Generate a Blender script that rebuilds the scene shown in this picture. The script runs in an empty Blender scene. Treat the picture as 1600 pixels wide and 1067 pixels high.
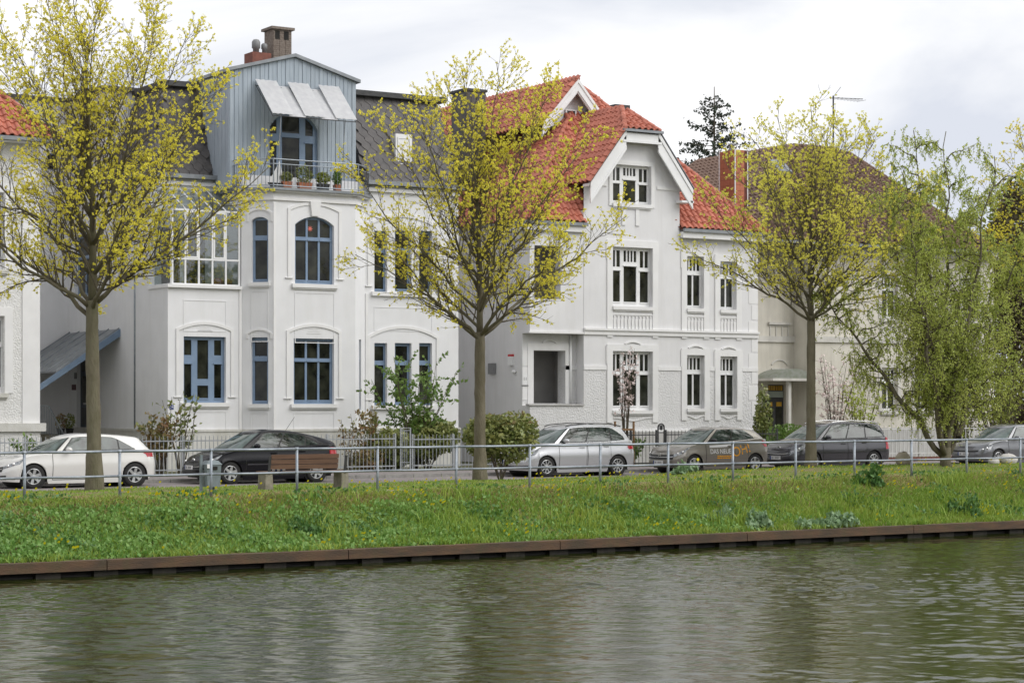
import bpy, math, random
import numpy as np
from mathutils import Vector, Matrix
R = math.radians
random.seed(7); rng = np.random.default_rng(11)
scene = bpy.context.scene
col = scene.collection

# ------------------------------------------------------------------ camera
CZ = 3.4                       # eye height above the water
F = 3200.0 / 1600.0            # focal length in picture widths
YAW = math.atan2(.847, .5315)
cd = bpy.data.cameras.new('camera'); cam = bpy.data.objects.new('camera', cd); col.objects.link(cam)
cam.location = (0, 0, CZ)
cam.rotation_euler = (R(90), 0, YAW - R(90))
cd.sensor_width = 36; cd.lens = 36 * F
cd.shift_y = (533.5 - 630.0) / 1600.0 * -1
cd.clip_start = .5; cd.clip_end = 3000
scene.camera = cam

# ------------------------------------------------------------------ sky and sun
SUN_AZ = (0.50, -0.62)          # horizontal direction towards the sun
SUN_EL = 42
w = bpy.data.worlds.new("World"); scene.world = w; w.use_nodes = True
nt = w.node_tree; nt.nodes.clear()
def N(t, tree=None, **k):
    n = (tree or nt).nodes.new(t)
    for a, b in k.items(): setattr(n, a, b)
    return n
out = N('ShaderNodeOutputWorld'); bg = N('ShaderNodeBackground'); bg.inputs[1].default_value = .088
sky = N('ShaderNodeTexSky'); sky.sky_type = 'NISHITA'; sky.sun_disc = False
sky.sun_elevation = R(SUN_EL); sky.sun_rotation = math.atan2(SUN_AZ[0], SUN_AZ[1])
tc = N('ShaderNodeTexCoord')
mp = N('ShaderNodeMapping'); mp.inputs['Scale'].default_value = (1.6, 1.6, 4.2); mp.inputs['Location'].default_value = (.45, .3, .1)
n1 = N('ShaderNodeTexNoise'); n1.inputs['Scale'].default_value = 1.7; n1.inputs['Detail'].default_value = 7; n1.inputs['Roughness'].default_value = .52; n1.inputs['Distortion'].default_value = .35
n2 = N('ShaderNodeTexNoise'); n2.inputs['Scale'].default_value = 3.6; n2.inputs['Detail'].default_value = 8; n2.inputs['Roughness'].default_value = .5
cr = N('ShaderNodeValToRGB')
cr.color_ramp.elements[0].position = .39; cr.color_ramp.elements[0].color = (5.9, 6.2, 6.9, 1)
cr.color_ramp.elements[1].position = .57; cr.color_ramp.elements[1].color = (9.0, 9.0, 9.15, 1)
e = cr.color_ramp.elements.new(.47); e.color = (7.4, 7.55, 7.9, 1)
mx = N('ShaderNodeMixRGB'); cr2 = N('ShaderNodeValToRGB')
cr2.color_ramp.elements[0].position = .25; cr2.color_ramp.elements[0].color = (.9, .9, .9, 1)
cr2.color_ramp.elements[1].position = .45; cr2.color_ramp.elements[1].color = (1, 1, 1, 1)
L = nt.links.new
L(tc.outputs['Generated'], mp.inputs[0]); L(mp.outputs[0], n1.inputs[0]); L(mp.outputs[0], n2.inputs[0])
L(n1.outputs[0], cr.inputs[0]); L(n2.outputs[0], cr2.inputs[0])
L(cr2.outputs[0], mx.inputs[0]); L(sky.outputs[0], mx.inputs[1]); L(cr.outputs[0], mx.inputs[2])
L(mx.outputs[0], bg.inputs[0]); L(bg.outputs[0], out.inputs[0])
sd = bpy.data.lights.new('sun', 'SUN'); sd.energy = 1.5; sd.angle = R(50); sd.color = (1, .98, .95)
so = bpy.data.objects.new('sun', sd); col.objects.link(so)
sv = Vector((SUN_AZ[0], SUN_AZ[1], 0)).normalized() * math.cos(R(SUN_EL)); sv.z = math.sin(R(SUN_EL))
so.rotation_euler = (-sv).to_track_quat('-Z', 'Y').to_euler()
scene.view_settings.view_transform = 'Standard'; scene.view_settings.look = 'None'
scene.view_settings.exposure = 0.52; scene.view_settings.gamma = 1
scene.view_settings.use_curve_mapping = False
scene.cycles.max_bounces = 6; scene.cycles.transparent_max_bounces = 8; scene.cycles.transmission_bounces = 4
scene.cycles.glossy_bounces = 3; scene.cycles.diffuse_bounces = 3

# ------------------------------------------------------------------ materials
def mat(name, c, c2=None, rough=.7, ns=3, bump=0, bs=40, metal=0, spec=.5, coat=0, island=False, transl=0, stain=None, stretch=(1, 1, 1), lo=.35, hi=.65, bd=.02, detail=5):
    m = bpy.data.materials.new(name); m.use_nodes = True; t = m.node_tree
    p = t.nodes['Principled BSDF']; ou = t.nodes['Material Output']
    p.inputs['Roughness'].default_value = rough; p.inputs['Metallic'].default_value = metal
    p.inputs['Specular IOR Level'].default_value = spec; p.inputs['Coat Weight'].default_value = coat; p.inputs['Coat Roughness'].default_value = .06
    c = tuple(c) + (1,); c2 = (tuple(c2) + (1,)) if c2 else tuple(min(1, v * .82) for v in c[:3]) + (1,)
    ge = N('ShaderNodeNewGeometry', t); mpn = N('ShaderNodeMapping', t); mpn.inputs['Scale'].default_value = stretch
    t.links.new(ge.outputs['Position'], mpn.inputs[0])
    no = N('ShaderNodeTexNoise', t); no.inputs['Scale'].default_value = ns; no.inputs['Detail'].default_value = detail
    t.links.new(mpn.outputs[0], no.inputs[0])
    mr = N('ShaderNodeMapRange', t); mr.inputs[1].default_value = lo; mr.inputs[2].default_value = hi
    t.links.new(no.outputs[0], mr.inputs[0])
    mix = N('ShaderNodeMixRGB', t); mix.inputs[1].default_value = c; mix.inputs[2].default_value = c2
    if island:
        ad = N('ShaderNodeMath', t, operation='MULTIPLY_ADD'); ad.inputs[1].default_value = .45
        ml = N('ShaderNodeMath', t, operation='MULTIPLY'); ml.inputs[1].default_value = .55
        t.links.new(ge.outputs['Random Per Island'], ml.inputs[0])
        t.links.new(mr.outputs[0], ad.inputs[0]); t.links.new(ml.outputs[0], ad.inputs[2]); t.links.new(ad.outputs[0], mix.inputs[0])
    else:
        t.links.new(mr.outputs[0], mix.inputs[0])
    last = mix.outputs[0]
    if stain:
        mp2 = N('ShaderNodeMapping', t); mp2.inputs['Scale'].default_value = (1.7, 1.7, .22); t.links.new(ge.outputs['Position'], mp2.inputs[0])
        n_ = N('ShaderNodeTexNoise', t); n_.inputs['Scale'].default_value = 1.3; n_.inputs['Detail'].default_value = 8; n_.inputs['Roughness'].default_value = .65
        t.links.new(mp2.outputs[0], n_.inputs[0])
        m2 = N('ShaderNodeMapRange', t); m2.inputs[1].default_value = .48; m2.inputs[2].default_value = .8; m2.inputs[4].default_value = .7
        t.links.new(n_.outputs[0], m2.inputs[0])
        x2 = N('ShaderNodeMixRGB', t); x2.inputs[2].default_value = tuple(stain) + (1,)
        t.links.new(m2.outputs[0], x2.inputs[0]); t.links.new(last, x2.inputs[1]); last = x2.outputs[0]
    t.links.new(last, p.inputs['Base Color'])
    if bump:
        nb = N('ShaderNodeTexNoise', t); nb.inputs['Scale'].default_value = bs; nb.inputs['Detail'].default_value = 4
        t.links.new(mpn.outputs[0], nb.inputs[0])
        b = N('ShaderNodeBump', t); b.inputs['Strength'].default_value = bump; b.inputs['Distance'].default_value = bd
        t.links.new(nb.outputs[0], b.inputs['Height']); t.links.new(b.outputs[0], p.inputs['Normal'])
    if transl:
        tr = N('ShaderNodeBsdfTranslucent', t); t.links.new(last, tr.inputs[0])
        ms = N('ShaderNodeMixShader', t); ms.inputs[0].default_value = transl
        t.links.new(p.outputs[0], ms.inputs[1]); t.links.new(tr.outputs[0], ms.inputs[2]); t.links.new(ms.outputs[0], ou.inputs[0])
    return m
M = {}
M['stucco'] = mat('white_stucco', (.79, .79, .80), (.74, .74, .75), .85, 1.2, .25, 60, stain=(.68, .68, .67), bd=.006)
M['stucco3'] = mat('offwhite_stucco', (.755, .75, .755), (.71, .705, .71), .85, 1.2, .25, 60, stain=(.62, .61, .6), bd=.006)
M['roughcast'] = mat('roughcast_stucco', (.73, .725, .725), (.68, .675, .675), .9, 8, .8, 16, stain=(.6, .6, .59), bd=.045)
M['roughwhite'] = mat('roughcast_white', (.78, .775, .76), (.72, .715, .70), .9, 6, 1.0, 18, stain=(.68, .67, .65), bd=.04)
M['trim'] = mat('white_trim_plaster', (.81, .805, .80), (.76, .755, .75), .7, 2, .15, 50, stain=(.7, .69, .68), bd=.004)
M['plinth'] = mat('grey_plinth', (.52, .51, .50), (.44, .43, .42), .9, 2, .5, 25, stain=(.36, .36, .32))
M['plinthw'] = mat('pale_plinth', (.66, .65, .62), (.58, .57, .53), .9, 2, .4, 25, stain=(.45, .44, .36))
M['cream'] = mat('cream_stucco', (.68, .645, .57), (.60, .565, .49), .9, 1.2, .4, 50, stain=(.42, .40, .35))
M['cream_trim'] = mat('cream_trim', (.64, .62, .575), (.54, .52, .48), .85, 2, .3, 40, stain=(.38, .37, .34))
M['whiteframe'] = mat('white_window_frame', (.82, .82, .82), (.77, .77, .77), .35, 3)
M['blueframe'] = mat('blue_window_frame', (.21, .29, .41), (.18, .255, .37), .4, 4)
M['cladding'] = mat('blue_grey_boards', (.40, .455, .51), (.33, .385, .44), .75, 2.5, .3, 30, stretch=(6, 6, .5), stain=(.29, .33, .36))
M['zinc'] = mat('zinc_sheet', (.27, .285, .30), (.20, .215, .23), .45, 3, .1, 10, metal=.4)
M['zincblue'] = mat('blue_painted_beam', (.19, .265, .37), (.15, .215, .31), .5, 3)
M['slate'] = mat('slate', (.045, .042, .044), (.11, .10, .095), .6, 5, .4, 30, island=True)
M['darkroof'] = mat('roof_felt', (.05, .05, .052), (.08, .08, .08), .8, 4, .4, 20)
M['redtile'] = mat('red_clay_tile', (.58, .19, .12), (.33, .10, .065), .55, 1.6, .2, 30, island=True)
M['reddeck'] = mat('red_tile_underlay', (.16, .045, .03), (.12, .035, .025), .8, 4)
M['browntile'] = mat('brown_clay_tile', (.12, .066, .046), (.175, .105, .07), .6, 1.6, .3, 30, island=True)
M['browndeck'] = mat('brown_tile_underlay', (.05, .028, .024), (.06, .035, .03), .8, 4)
M['chim_brick'] = mat('weathered_brick', (.16, .125, .10), (.24, .20, .17), .9, 12, .8, 40)
M['redbrick'] = mat('red_brick', (.22, .085, .06), (.15, .06, .045), .9, 8, .6, 30)
M['chim_tile'] = mat('orange_tile_cladding', (.50, .165, .08), (.40, .12, .06), .6, 6, .2, 30, island=True)
M['metal'] = mat('galvanised_steel', (.36, .39, .42), (.27, .30, .335), .5, 9, .15, 60, metal=.55, detail=8)
M['darkmetal'] = mat('dark_iron', (.03, .032, .035), (.05, .05, .052), .5, 6)
M['fencegrey'] = mat('grey_painted_steel', (.38, .40, .42), (.30, .32, .34), .5, 6)
M['fencewhite'] = mat('white_painted_pickets', (.66, .66, .64), (.56, .56, .53), .6, 4)
M['rust'] = mat('rusty_steel', (.07, .046, .03), (.12, .068, .036), .85, 3, .6, 25, stain=(.06, .065, .025), stretch=(.5, .5, 2.5))
M['dark'] = mat('dark_recess', (.012, .011, .01), (.02, .018, .015), .9)
M['pile'] = mat('dark_wet_pile', (.018, .015, .011), (.035, .03, .02), .7, 6, .5, 20)
M['asphalt'] = mat('grey_clinker_road', (.30, .265, .255), (.22, .195, .19), .9, 5, .5, 40)
M['kerb'] = mat('kerb_stone', (.36, .35, .33), (.26, .25, .24), .9, 8, .5, 30)
M['sand'] = mat('bare_sandy_soil', (.33, .27, .185), (.24, .19, .12), .95, 5, .7, 30)
M['soil'] = mat('grassy_soil', (.13, .16, .035), (.21, .16, .075), .95, 1.1, .8, 12, stain=(.08, .115, .025))
M['farsoil'] = mat('garden_soil', (.07, .085, .03), (.10, .085, .05), .95, 2, .8, 12)
M['grass'] = mat('grass_blades', (.15, .30, .03), (.36, .43, .07), .6, .9, island=True, transl=.3)
M['drygrass'] = mat('dry_grass_blades', (.46, .35, .18), (.28, .25, .09), .7, 1.3, island=True, transl=.2)
M['herb'] = mat('nettle_leaves', (.13, .28, .05), (.28, .43, .12), .5, 1.2, island=True, transl=.3)
M['herbdark'] = mat('dark_weed_leaves', (.06, .145, .035), (.12, .24, .06), .5, 1.5, island=True, transl=.25)
M['herbpale'] = mat('pale_weed_leaves', (.32, .44, .26), (.18, .30, .13), .5, 1.5, island=True, transl=.25)
M['yellowflower'] = mat('yellow_petals', (.90, .80, .03), (.85, .70, .02), .5, 3, transl=.2)
M['bark'] = mat('maple_bark', (.115, .10, .062), (.165, .145, .10), .9, 5, 1.0, 22, stretch=(1, 1, .35), stain=(.095, .105, .045), bd=.03)
M['limb'] = mat('twig_bark', (.075, .062, .042), (.11, .09, .06), .85, 6, .4, 30)
M['blossom'] = mat('maple_blossom', (.97, .87, .12), (.80, .76, .10), .6, 1.2, island=True, transl=.5)
M['blossom2'] = mat('pale_maple_blossom', (.95, .88, .17), (.78, .77, .14), .6, 1.2, island=True, transl=.5)
M['willow'] = mat('willow_leaves', (.58, .61, .15), (.40, .50, .10), .55, .8, island=True, transl=.4)
M['laurel'] = mat('shrub_leaves', (.11, .17, .04), (.36, .36, .12), .4, 2.5, island=True, transl=.2)
M['redleaf'] = mat('reddish_shrub_leaves', (.32, .17, .09), (.22, .27, .08), .45, 2.2, island=True, transl=.25, lo=.42, hi=.58)
M['lilac'] = mat('lilac_leaves', (.22, .33, .07), (.12, .21, .05), .5, 2.2, island=True, transl=.3)
M['yellowbush'] = mat('yellow_green_leaves', (.34, .36, .05), (.19, .25, .05), .55, 1.2, island=True, transl=.35)
M['hedge'] = mat('brown_conifer_hedge', (.075, .05, .03), (.11, .10, .04), .8, 1.4, island=True)
M['pine'] = mat('spruce_needles', (.03, .045, .03), (.055, .07, .045), .8, 2, island=True)
M['magnolia'] = mat('pink_petals', (.82, .64, .62), (.86, .78, .74), .5, 3, island=True, transl=.3)
M['wood'] = mat('brown_bench_wood', (.17, .095, .06), (.12, .065, .042), .7, 4, .4, 30, stretch=(.4, 3, 3))
M['stake'] = mat('wood_stake', (.30, .18, .09), (.24, .14, .07), .8, 4, .3, 30)
M['concrete'] = mat('weathered_concrete', (.29, .265, .205), (.19, .175, .13), .9, 7, .6, 40, stain=(.13, .125, .075))
M['stone'] = mat('boulder', (.36, .32, .25), (.27, .24, .18), .9, 5, .7, 20)
M['palestone'] = mat('pale_boulder', (.62, .60, .56), (.5, .48, .45), .9, 5, .7, 20)
M['terracotta'] = mat('terracotta', (.42, .16, .08), (.33, .12, .06), .8, 5)
M['binmetal'] = mat('grey_bin_metal', (.19, .225, .24), (.15, .18, .19), .6, 7)
M['red'] = mat('red_plastic', (.55, .03, .03), (.5, .025, .025), .35)
M['white'] = mat('white_paint', (.8, .8, .8), (.75, .75, .75), .4)
M['black'] = mat('black_plastic', (.015, .015, .016), (.02, .02, .02), .5)
M['tyre'] = mat('tyre_rubber', (.018, .018, .018), (.028, .027, .026), .85, 20)
M['chrome'] = mat('chrome', (.75, .75, .76), (.7, .7, .7), .15, metal=1)
M['alloy'] = mat('alloy_wheel', (.62, .63, .64), (.55, .56, .57), .3, metal=.7)
M['grey'] = mat('grey_paint', (.22, .22, .225), (.2, .2, .2), .5)
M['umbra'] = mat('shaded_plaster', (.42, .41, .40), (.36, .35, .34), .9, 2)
M['yellow'] = mat('amber_glass', (.62, .36, .03), (.45, .25, .02), .3)
M['frost'] = mat('frosted_glass', (.38, .43, .39), (.33, .38, .34), .3)
M['orange'] = mat('orange_vinyl', (.85, .38, .01), (.82, .35, .01), .4)
M['blue'] = mat('blue_enamel', (.02, .05, .22), (.02, .05, .22), .3)
M['lampglass'] = mat('headlight_glass', (.42, .44, .46), (.12, .13, .14), .08, 9, coat=1)
M['taillamp'] = mat('tail_lamp', (.55, .02, .03), (.35, .01, .02), .1, 9, coat=1)
def glassmat(name, c, c2, spec=.5, ns=1.6, ior=1.5, rough=.03, wave=.06):
    m = mat(name, c, c2, rough, ns, wave, 1.3, spec=spec, bd=.05); m.node_tree.nodes['Principled BSDF'].inputs['IOR'].default_value = ior
    return m
M['pane'] = glassmat('window_glass', (.008, .009, .008), (.042, .044, .032), ns=2.2, ior=1.4)
M['carglass'] = glassmat('car_glass', (.012, .017, .016), (.07, .095, .085), ns=3.5, ior=1.6, wave=0)
M['screenglass'] = glassmat('windscreen_glass', (.05, .07, .062), (.11, .15, .135), ns=3.5, ior=1.7, wave=0)
def clear(name, f, tint):
    m = bpy.data.materials.new(name); m.use_nodes = True; t = m.node_tree; t.nodes.remove(t.nodes['Principled BSDF'])
    g = N('ShaderNodeBsdfGlossy', t); g.inputs['Roughness'].default_value = .02
    tr = N('ShaderNodeBsdfTransparent', t); tr.inputs[0].default_value = tint + (1,)
    ms = N('ShaderNodeMixShader', t); ms.inputs[0].default_value = f
    t.links.new(tr.outputs[0], ms.inputs[1]); t.links.new(g.outputs[0], ms.inputs[2]); t.links.new(ms.outputs[0], t.nodes['Material Output'].inputs[0])
    return m
M['clear'] = clear('conservatory_glass', .16, (.72, .76, .76))
M['plastic'] = mat('translucent_awning_sheet', (.80, .80, .80), (.72, .72, .73), .35, 5, transl=.45)

# ------------------------------------------------------------------ mesh helpers
class MB:
    def __init__(s): s.v = []; s.f = []
    def add(s, vs, fs):
        b = len(s.v); s.v += [tuple(p) for p in vs]; s.f += [tuple(b + i for i in f) for f in fs]
    def box(s, x0, x1, y0, y1, z0, z1):
        s.add([(x0,y0,z0),(x1,y0,z0),(x1,y1,z0),(x0,y1,z0),(x0,y0,z1),(x1,y0,z1),(x1,y1,z1),(x0,y1,z1)],
              [(0,3,2,1),(4,5,6,7),(0,1,5,4),(1,2,6,5),(2,3,7,6),(3,0,4,7)]); return s
    def hexa(s, P):   # 8 points: bottom loop, top loop
        s.add(P, [(0,3,2,1),(4,5,6,7),(0,1,5,4),(1,2,6,5),(2,3,7,6),(3,0,4,7)]); return s
    def fbox(s, fr, a0, a1, z0, z1, d0, d1):   # d0 = outer face, d1 = inner face, inwards positive
        P = fr.P; return s.hexa([P(a0,z0,d0),P(a1,z0,d0),P(a1,z0,d1),P(a0,z0,d1),P(a0,z1,d0),P(a1,z1,d0),P(a1,z1,d1),P(a0,z1,d1)])
    def prism(s, fr, poly, d0, d1):
        n = len(poly); vs = [fr.P(a, z, d0) for a, z in poly] + [fr.P(a, z, d1) for a, z in poly]
        s.add(vs, [tuple(range(n)), tuple(range(2*n-1, n-1, -1))] + [((i+1) % n, i, n+i, n+(i+1) % n) for i in range(n)]); return s
    def band(s, fr, pts, wd, d0, d1, closed=False):   # raised strip along a polyline in the frame's plane
        n = len(pts); L_, R_ = [], []
        for i in range(n):
            a = Vector(pts[i-1]) if (i or closed) else None; b = Vector(pts[i]); c = Vector(pts[(i+1) % n]) if (i < n-1 or closed) else None
            t1 = (b-a).normalized() if a is not None else (c-b).normalized(); t2 = (c-b).normalized() if c is not None else t1
            t = (t1+t2); t = t.normalized() if t.length > 1e-6 else t1
            nrm = Vector((-t.y, t.x)); k = wd/2/max(.4, nrm.dot(Vector((-t1.y, t1.x))))
            L_.append(b+nrm*k); R_.append(b-nrm*k)
        m = n if closed else n-1
        for i in range(m):
            j = (i+1) % n
            s.prism(fr, [tuple(R_[i]), tuple(R_[j]), tuple(L_[j]), tuple(L_[i])], d0, d1)
        return s
    def tube(s, pts, rad, n=6, cap=True):
        pts = [Vector(p) for p in pts]; k = len(pts)
        if not hasattr(rad, '__len__'): rad = [rad]*k
        b = len(s.v); up = Vector((0, 0, 1))
        for i, p in enumerate(pts):
            t = (pts[min(i+1, k-1)] - pts[max(i-1, 0)]).normalized()
            u = t.cross(Vector((1, 0, 0)) if abs(t.z) > .9 else up).normalized(); w_ = t.cross(u)
            for j in range(n):
                a = 2*math.pi*j/n; q = p + (u*math.cos(a) + w_*math.sin(a))*rad[i]; s.v.append((q.x, q.y, q.z))
        for i in range(k-1):
            for j in range(n):
                j2 = (j+1) % n; s.f.append((b+i*n+j, b+i*n+j2, b+(i+1)*n+j2, b+(i+1)*n+j))
        if cap: s.f.append(tuple(b+(k-1)*n+j for j in range(n))); s.f.append(tuple(b+j for j in reversed(range(n))))
        return s
    def lathe(s, prof, c, axis='z', n=16, cap=True):
        b = len(s.v); k = len(prof)
        for r, h in prof:
            for j in range(n):
                a = 2*math.pi*j/n
                s.v.append((c[0]+r*math.cos(a), c[1]+r*math.sin(a), c[2]+h) if axis == 'z' else (c[0]+r*math.cos(a), c[1]+h, c[2]+r*math.sin(a)))
        for i in range(k-1):
            for j in range(n):
                j2 = (j+1) % n; s.f.append((b+i*n+j, b+i*n+j2, b+(i+1)*n+j2, b+(i+1)*n+j))
        if cap: s.f.append(tuple(b+j for j in reversed(range(n)))); s.f.append(tuple(b+(k-1)*n+j for j in range(n)))
        return s
    def mesh(s, name, m, off=(0, 0, 0), smooth=False):
        me = bpy.data.meshes.new(name); o = off
        me.from_pydata([(x-o[0], y-o[1], z-o[2]) for x, y, z in s.v], [], s.f)
        if smooth: me.polygons.foreach_set('use_smooth', [True]*len(me.polygons))
        me.materials.append(m); me.update(); return me
def rootof(o):
    while o.parent: o = o.parent
    return o
def wl(o): return rootof(o).location if o else Vector((0, 0, 0))
def part(name, mb, m, parent=None, smooth=False, label=None, kind=None):
    m = M[m] if isinstance(m, str) else m
    me = mb.mesh(name, m, wl(parent), smooth); o = bpy.data.objects.new(name, me); col.objects.link(o); o.parent = parent
    if label: o['label'] = label
    if kind: o['kind'] = kind
    return o
def fix(o):   # consistent outward normals
    import bmesh
    b = bmesh.new(); b.from_mesh(o.data); bmesh.ops.remove_doubles(b, verts=b.verts, dist=1e-4); bmesh.ops.recalc_face_normals(b, faces=b.faces); b.to_mesh(o.data); b.free(); return o
def thing(name, label, cat, loc=(0, 0, 0), group=None, rz=0):
    o = bpy.data.objects.new(name, None); col.objects.link(o); o.location = loc; o.rotation_euler = (0, 0, rz)
    o.empty_display_size = .3; o['label'] = label; o['category'] = cat
    if group: o['group'] = group
    return o
def solo(name, mb, m, label, cat, loc, group=None, smooth=False):
    m = M[m] if isinstance(m, str) else m
    o = bpy.data.objects.new(name, mb.mesh(name, m, loc, smooth)); col.objects.link(o); o.location = loc
    o['label'] = label; o['category'] = cat
    if group: o['group'] = group
    return o
def struct(name, mb, m):
    o = part(name, mb, m); o['kind'] = 'structure'; return o
def inst(name, me, parent, loc, mtx=None, label=None):   # an alike piece sharing mesh data; loc in world
    o = bpy.data.objects.new(name, me); col.objects.link(o); o.parent = parent
    l = Vector(loc) - wl(parent)
    o.matrix_basis = Matrix.Translation(l) @ (mtx.to_4x4() if mtx is not None else Matrix.Identity(4))
    return o
def copy_tree(o, parent=None):
    c = o.copy(); col.objects.link(c); c.parent = parent
    for ch in list(o.children): copy_tree(ch, c)
    return c
# ray through a photograph point (1600 wide) -> point of a real plane; used to survey the place
def ray(px, py):
    u = px-800; return Vector((.5315*3200+.847*u, .847*3200-.5315*u, 630-py))
def aty(px, py, y):
    r = ray(px, py); t = y/r.y; return (r.x*t, CZ+r.z*t)
class Frame:      # a vertical plane: origin, direction to the right as seen from outside; d runs inwards
    def __init__(s, ox, oy, ux, uy):
        l = math.hypot(ux, uy); s.o = (ox, oy); s.u = (ux/l, uy/l); s.n = (-uy/l, ux/l)
    def P(s, a, z, d=0): return (s.o[0]+s.u[0]*a+s.n[0]*d, s.o[1]+s.u[1]*a+s.n[1]*d, z)
    def px(s, px, py):
        r = ray(px, py); k = s.o[0]*s.n[0]+s.o[1]*s.n[1]; t = k/(r.x*s.n[0]+r.y*s.n[1])
        x, y = r.x*t, r.y*t; return ((x-s.o[0])*s.u[0]+(y-s.o[1])*s.u[1], CZ+r.z*t)
    def rect(s, x0, x1, y0, y1, ym=None):
        xm = (x0+x1)/2; a0, _ = s.px(x0, y1); a1, _ = s.px(x1, y1); _, z0 = s.px(xm, y1); _, z1 = s.px(xm, y0); return [a0, a1, z0, z1]
def clip(poly, cp):   # convex clip (counter-clockwise clip polygon)
    for i in range(len(cp)):
        ax, ay = cp[i]; bx, by = cp[(i+1) % len(cp)]; outp = []
        def side(p): return (bx-ax)*(p[1]-ay)-(by-ay)*(p[0]-ax)
        for j in range(len(poly)):
            p, q = poly[j], poly[(j+1) % len(poly)]; sp, sq = side(p), side(q)
            if sp >= 0: outp.append(p)
            if (sp > 0 > sq) or (sp < 0 < sq):
                t = sp/(sp-sq); outp.append((p[0]+(q[0]-p[0])*t, p[1]+(q[1]-p[1])*t))
        poly = outp
        if len(poly) < 3: return []
    return poly
def archpoly(a0, a1, z0, z1, rise, n=12):
    if rise <= 0: return [(a0, z0), (a1, z0), (a1, z1), (a0, z1)]
    c = (a1-a0)/2; r = (c*c+rise*rise)/(2*rise); cx = (a0+a1)/2; cz = z1-r; th = math.asin(min(1, c/r))
    return [(a0, z0), (a1, z0)] + [(cx+r*math.sin(th-2*th*i/n), cz+r*math.cos(th-2*th*i/n)) for i in range(n+1)]
def wall(mb, fr, a0, a1, z0, z1, ops, d=0, rev=.2, cp=None):
    """wall sheet at depth d with openings (a0,a1,z0,z1[,rise]) and their reveals"""
    A = sorted({a0, a1, *[max(a0, min(a1, v)) for o in ops for v in o[:2]]}); Z = sorted({z0, z1, *[max(z0, min(z1, v)) for o in ops for v in o[2:4]]})
    for i in range(len(A)-1):
        for j in range(len(Z)-1):
            ca, cz = (A[i]+A[i+1])/2, (Z[j]+Z[j+1])/2
            if A[i+1]-A[i] < 1e-5 or Z[j+1]-Z[j] < 1e-5: continue
            if any(o[0] < ca < o[1] and o[2] < cz < o[3] for o in ops): continue
            q = [(A[i], Z[j]), (A[i+1], Z[j]), (A[i+1], Z[j+1]), (A[i], Z[j+1])]
            if cp: q = clip(q, cp)
            if len(q) > 2: mb.add([fr.P(a, z, d) for a, z in q], [tuple(range(len(q)))])
    for o in ops:
        b0, b1, y0, y1 = o[:4]; rise = o[4] if len(o) > 4 else 0
        y0c, y1c = max(y0, z0), min(y1, z1)
        if y1c <= y0c or b1 <= a0 or b0 >= a1: continue
        P = fr.P; top = y1 if rise == 0 else y1-rise
        y1s = min(y1c, top)
        if y1s > y0c:
            mb.add([P(b0,y0c,d),P(b0,y0c,d+rev),P(b0,y1s,d+rev),P(b0,y1s,d)], [(0,1,2,3)])
            mb.add([P(b1,y0c,d),P(b1,y0c,d+rev),P(b1,y1s,d+rev),P(b1,y1s,d)], [(3,2,1,0)])
        if y0 >= z0: mb.add([P(b0,y0,d),P(b1,y0,d),P(b1,y0,d+rev),P(b0,y0,d+rev)], [(0,1,2,3)])
        if y1 <= z1:
            if rise == 0: mb.add([P(b0,y1,d),P(b1,y1,d),P(b1,y1,d+rev),P(b0,y1,d+rev)], [(3,2,1,0)])
            else:
                arc = archpoly(b0, b1, y0, y1, rise)[2:]
                for p, q in zip(arc, arc[1:]):
                    mb.add([P(p[0],p[1],d),P(p[0],p[1],d+rev),P(q[0],q[1],d+rev),P(q[0],q[1],d)], [(0,1,2,3)])
                    mb.add([P(p[0],p[1],d),P(q[0],q[1],d),P(q[0],y1,d),P(p[0],y1,d)], [(3,2,1,0)])
    return mb
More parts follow.
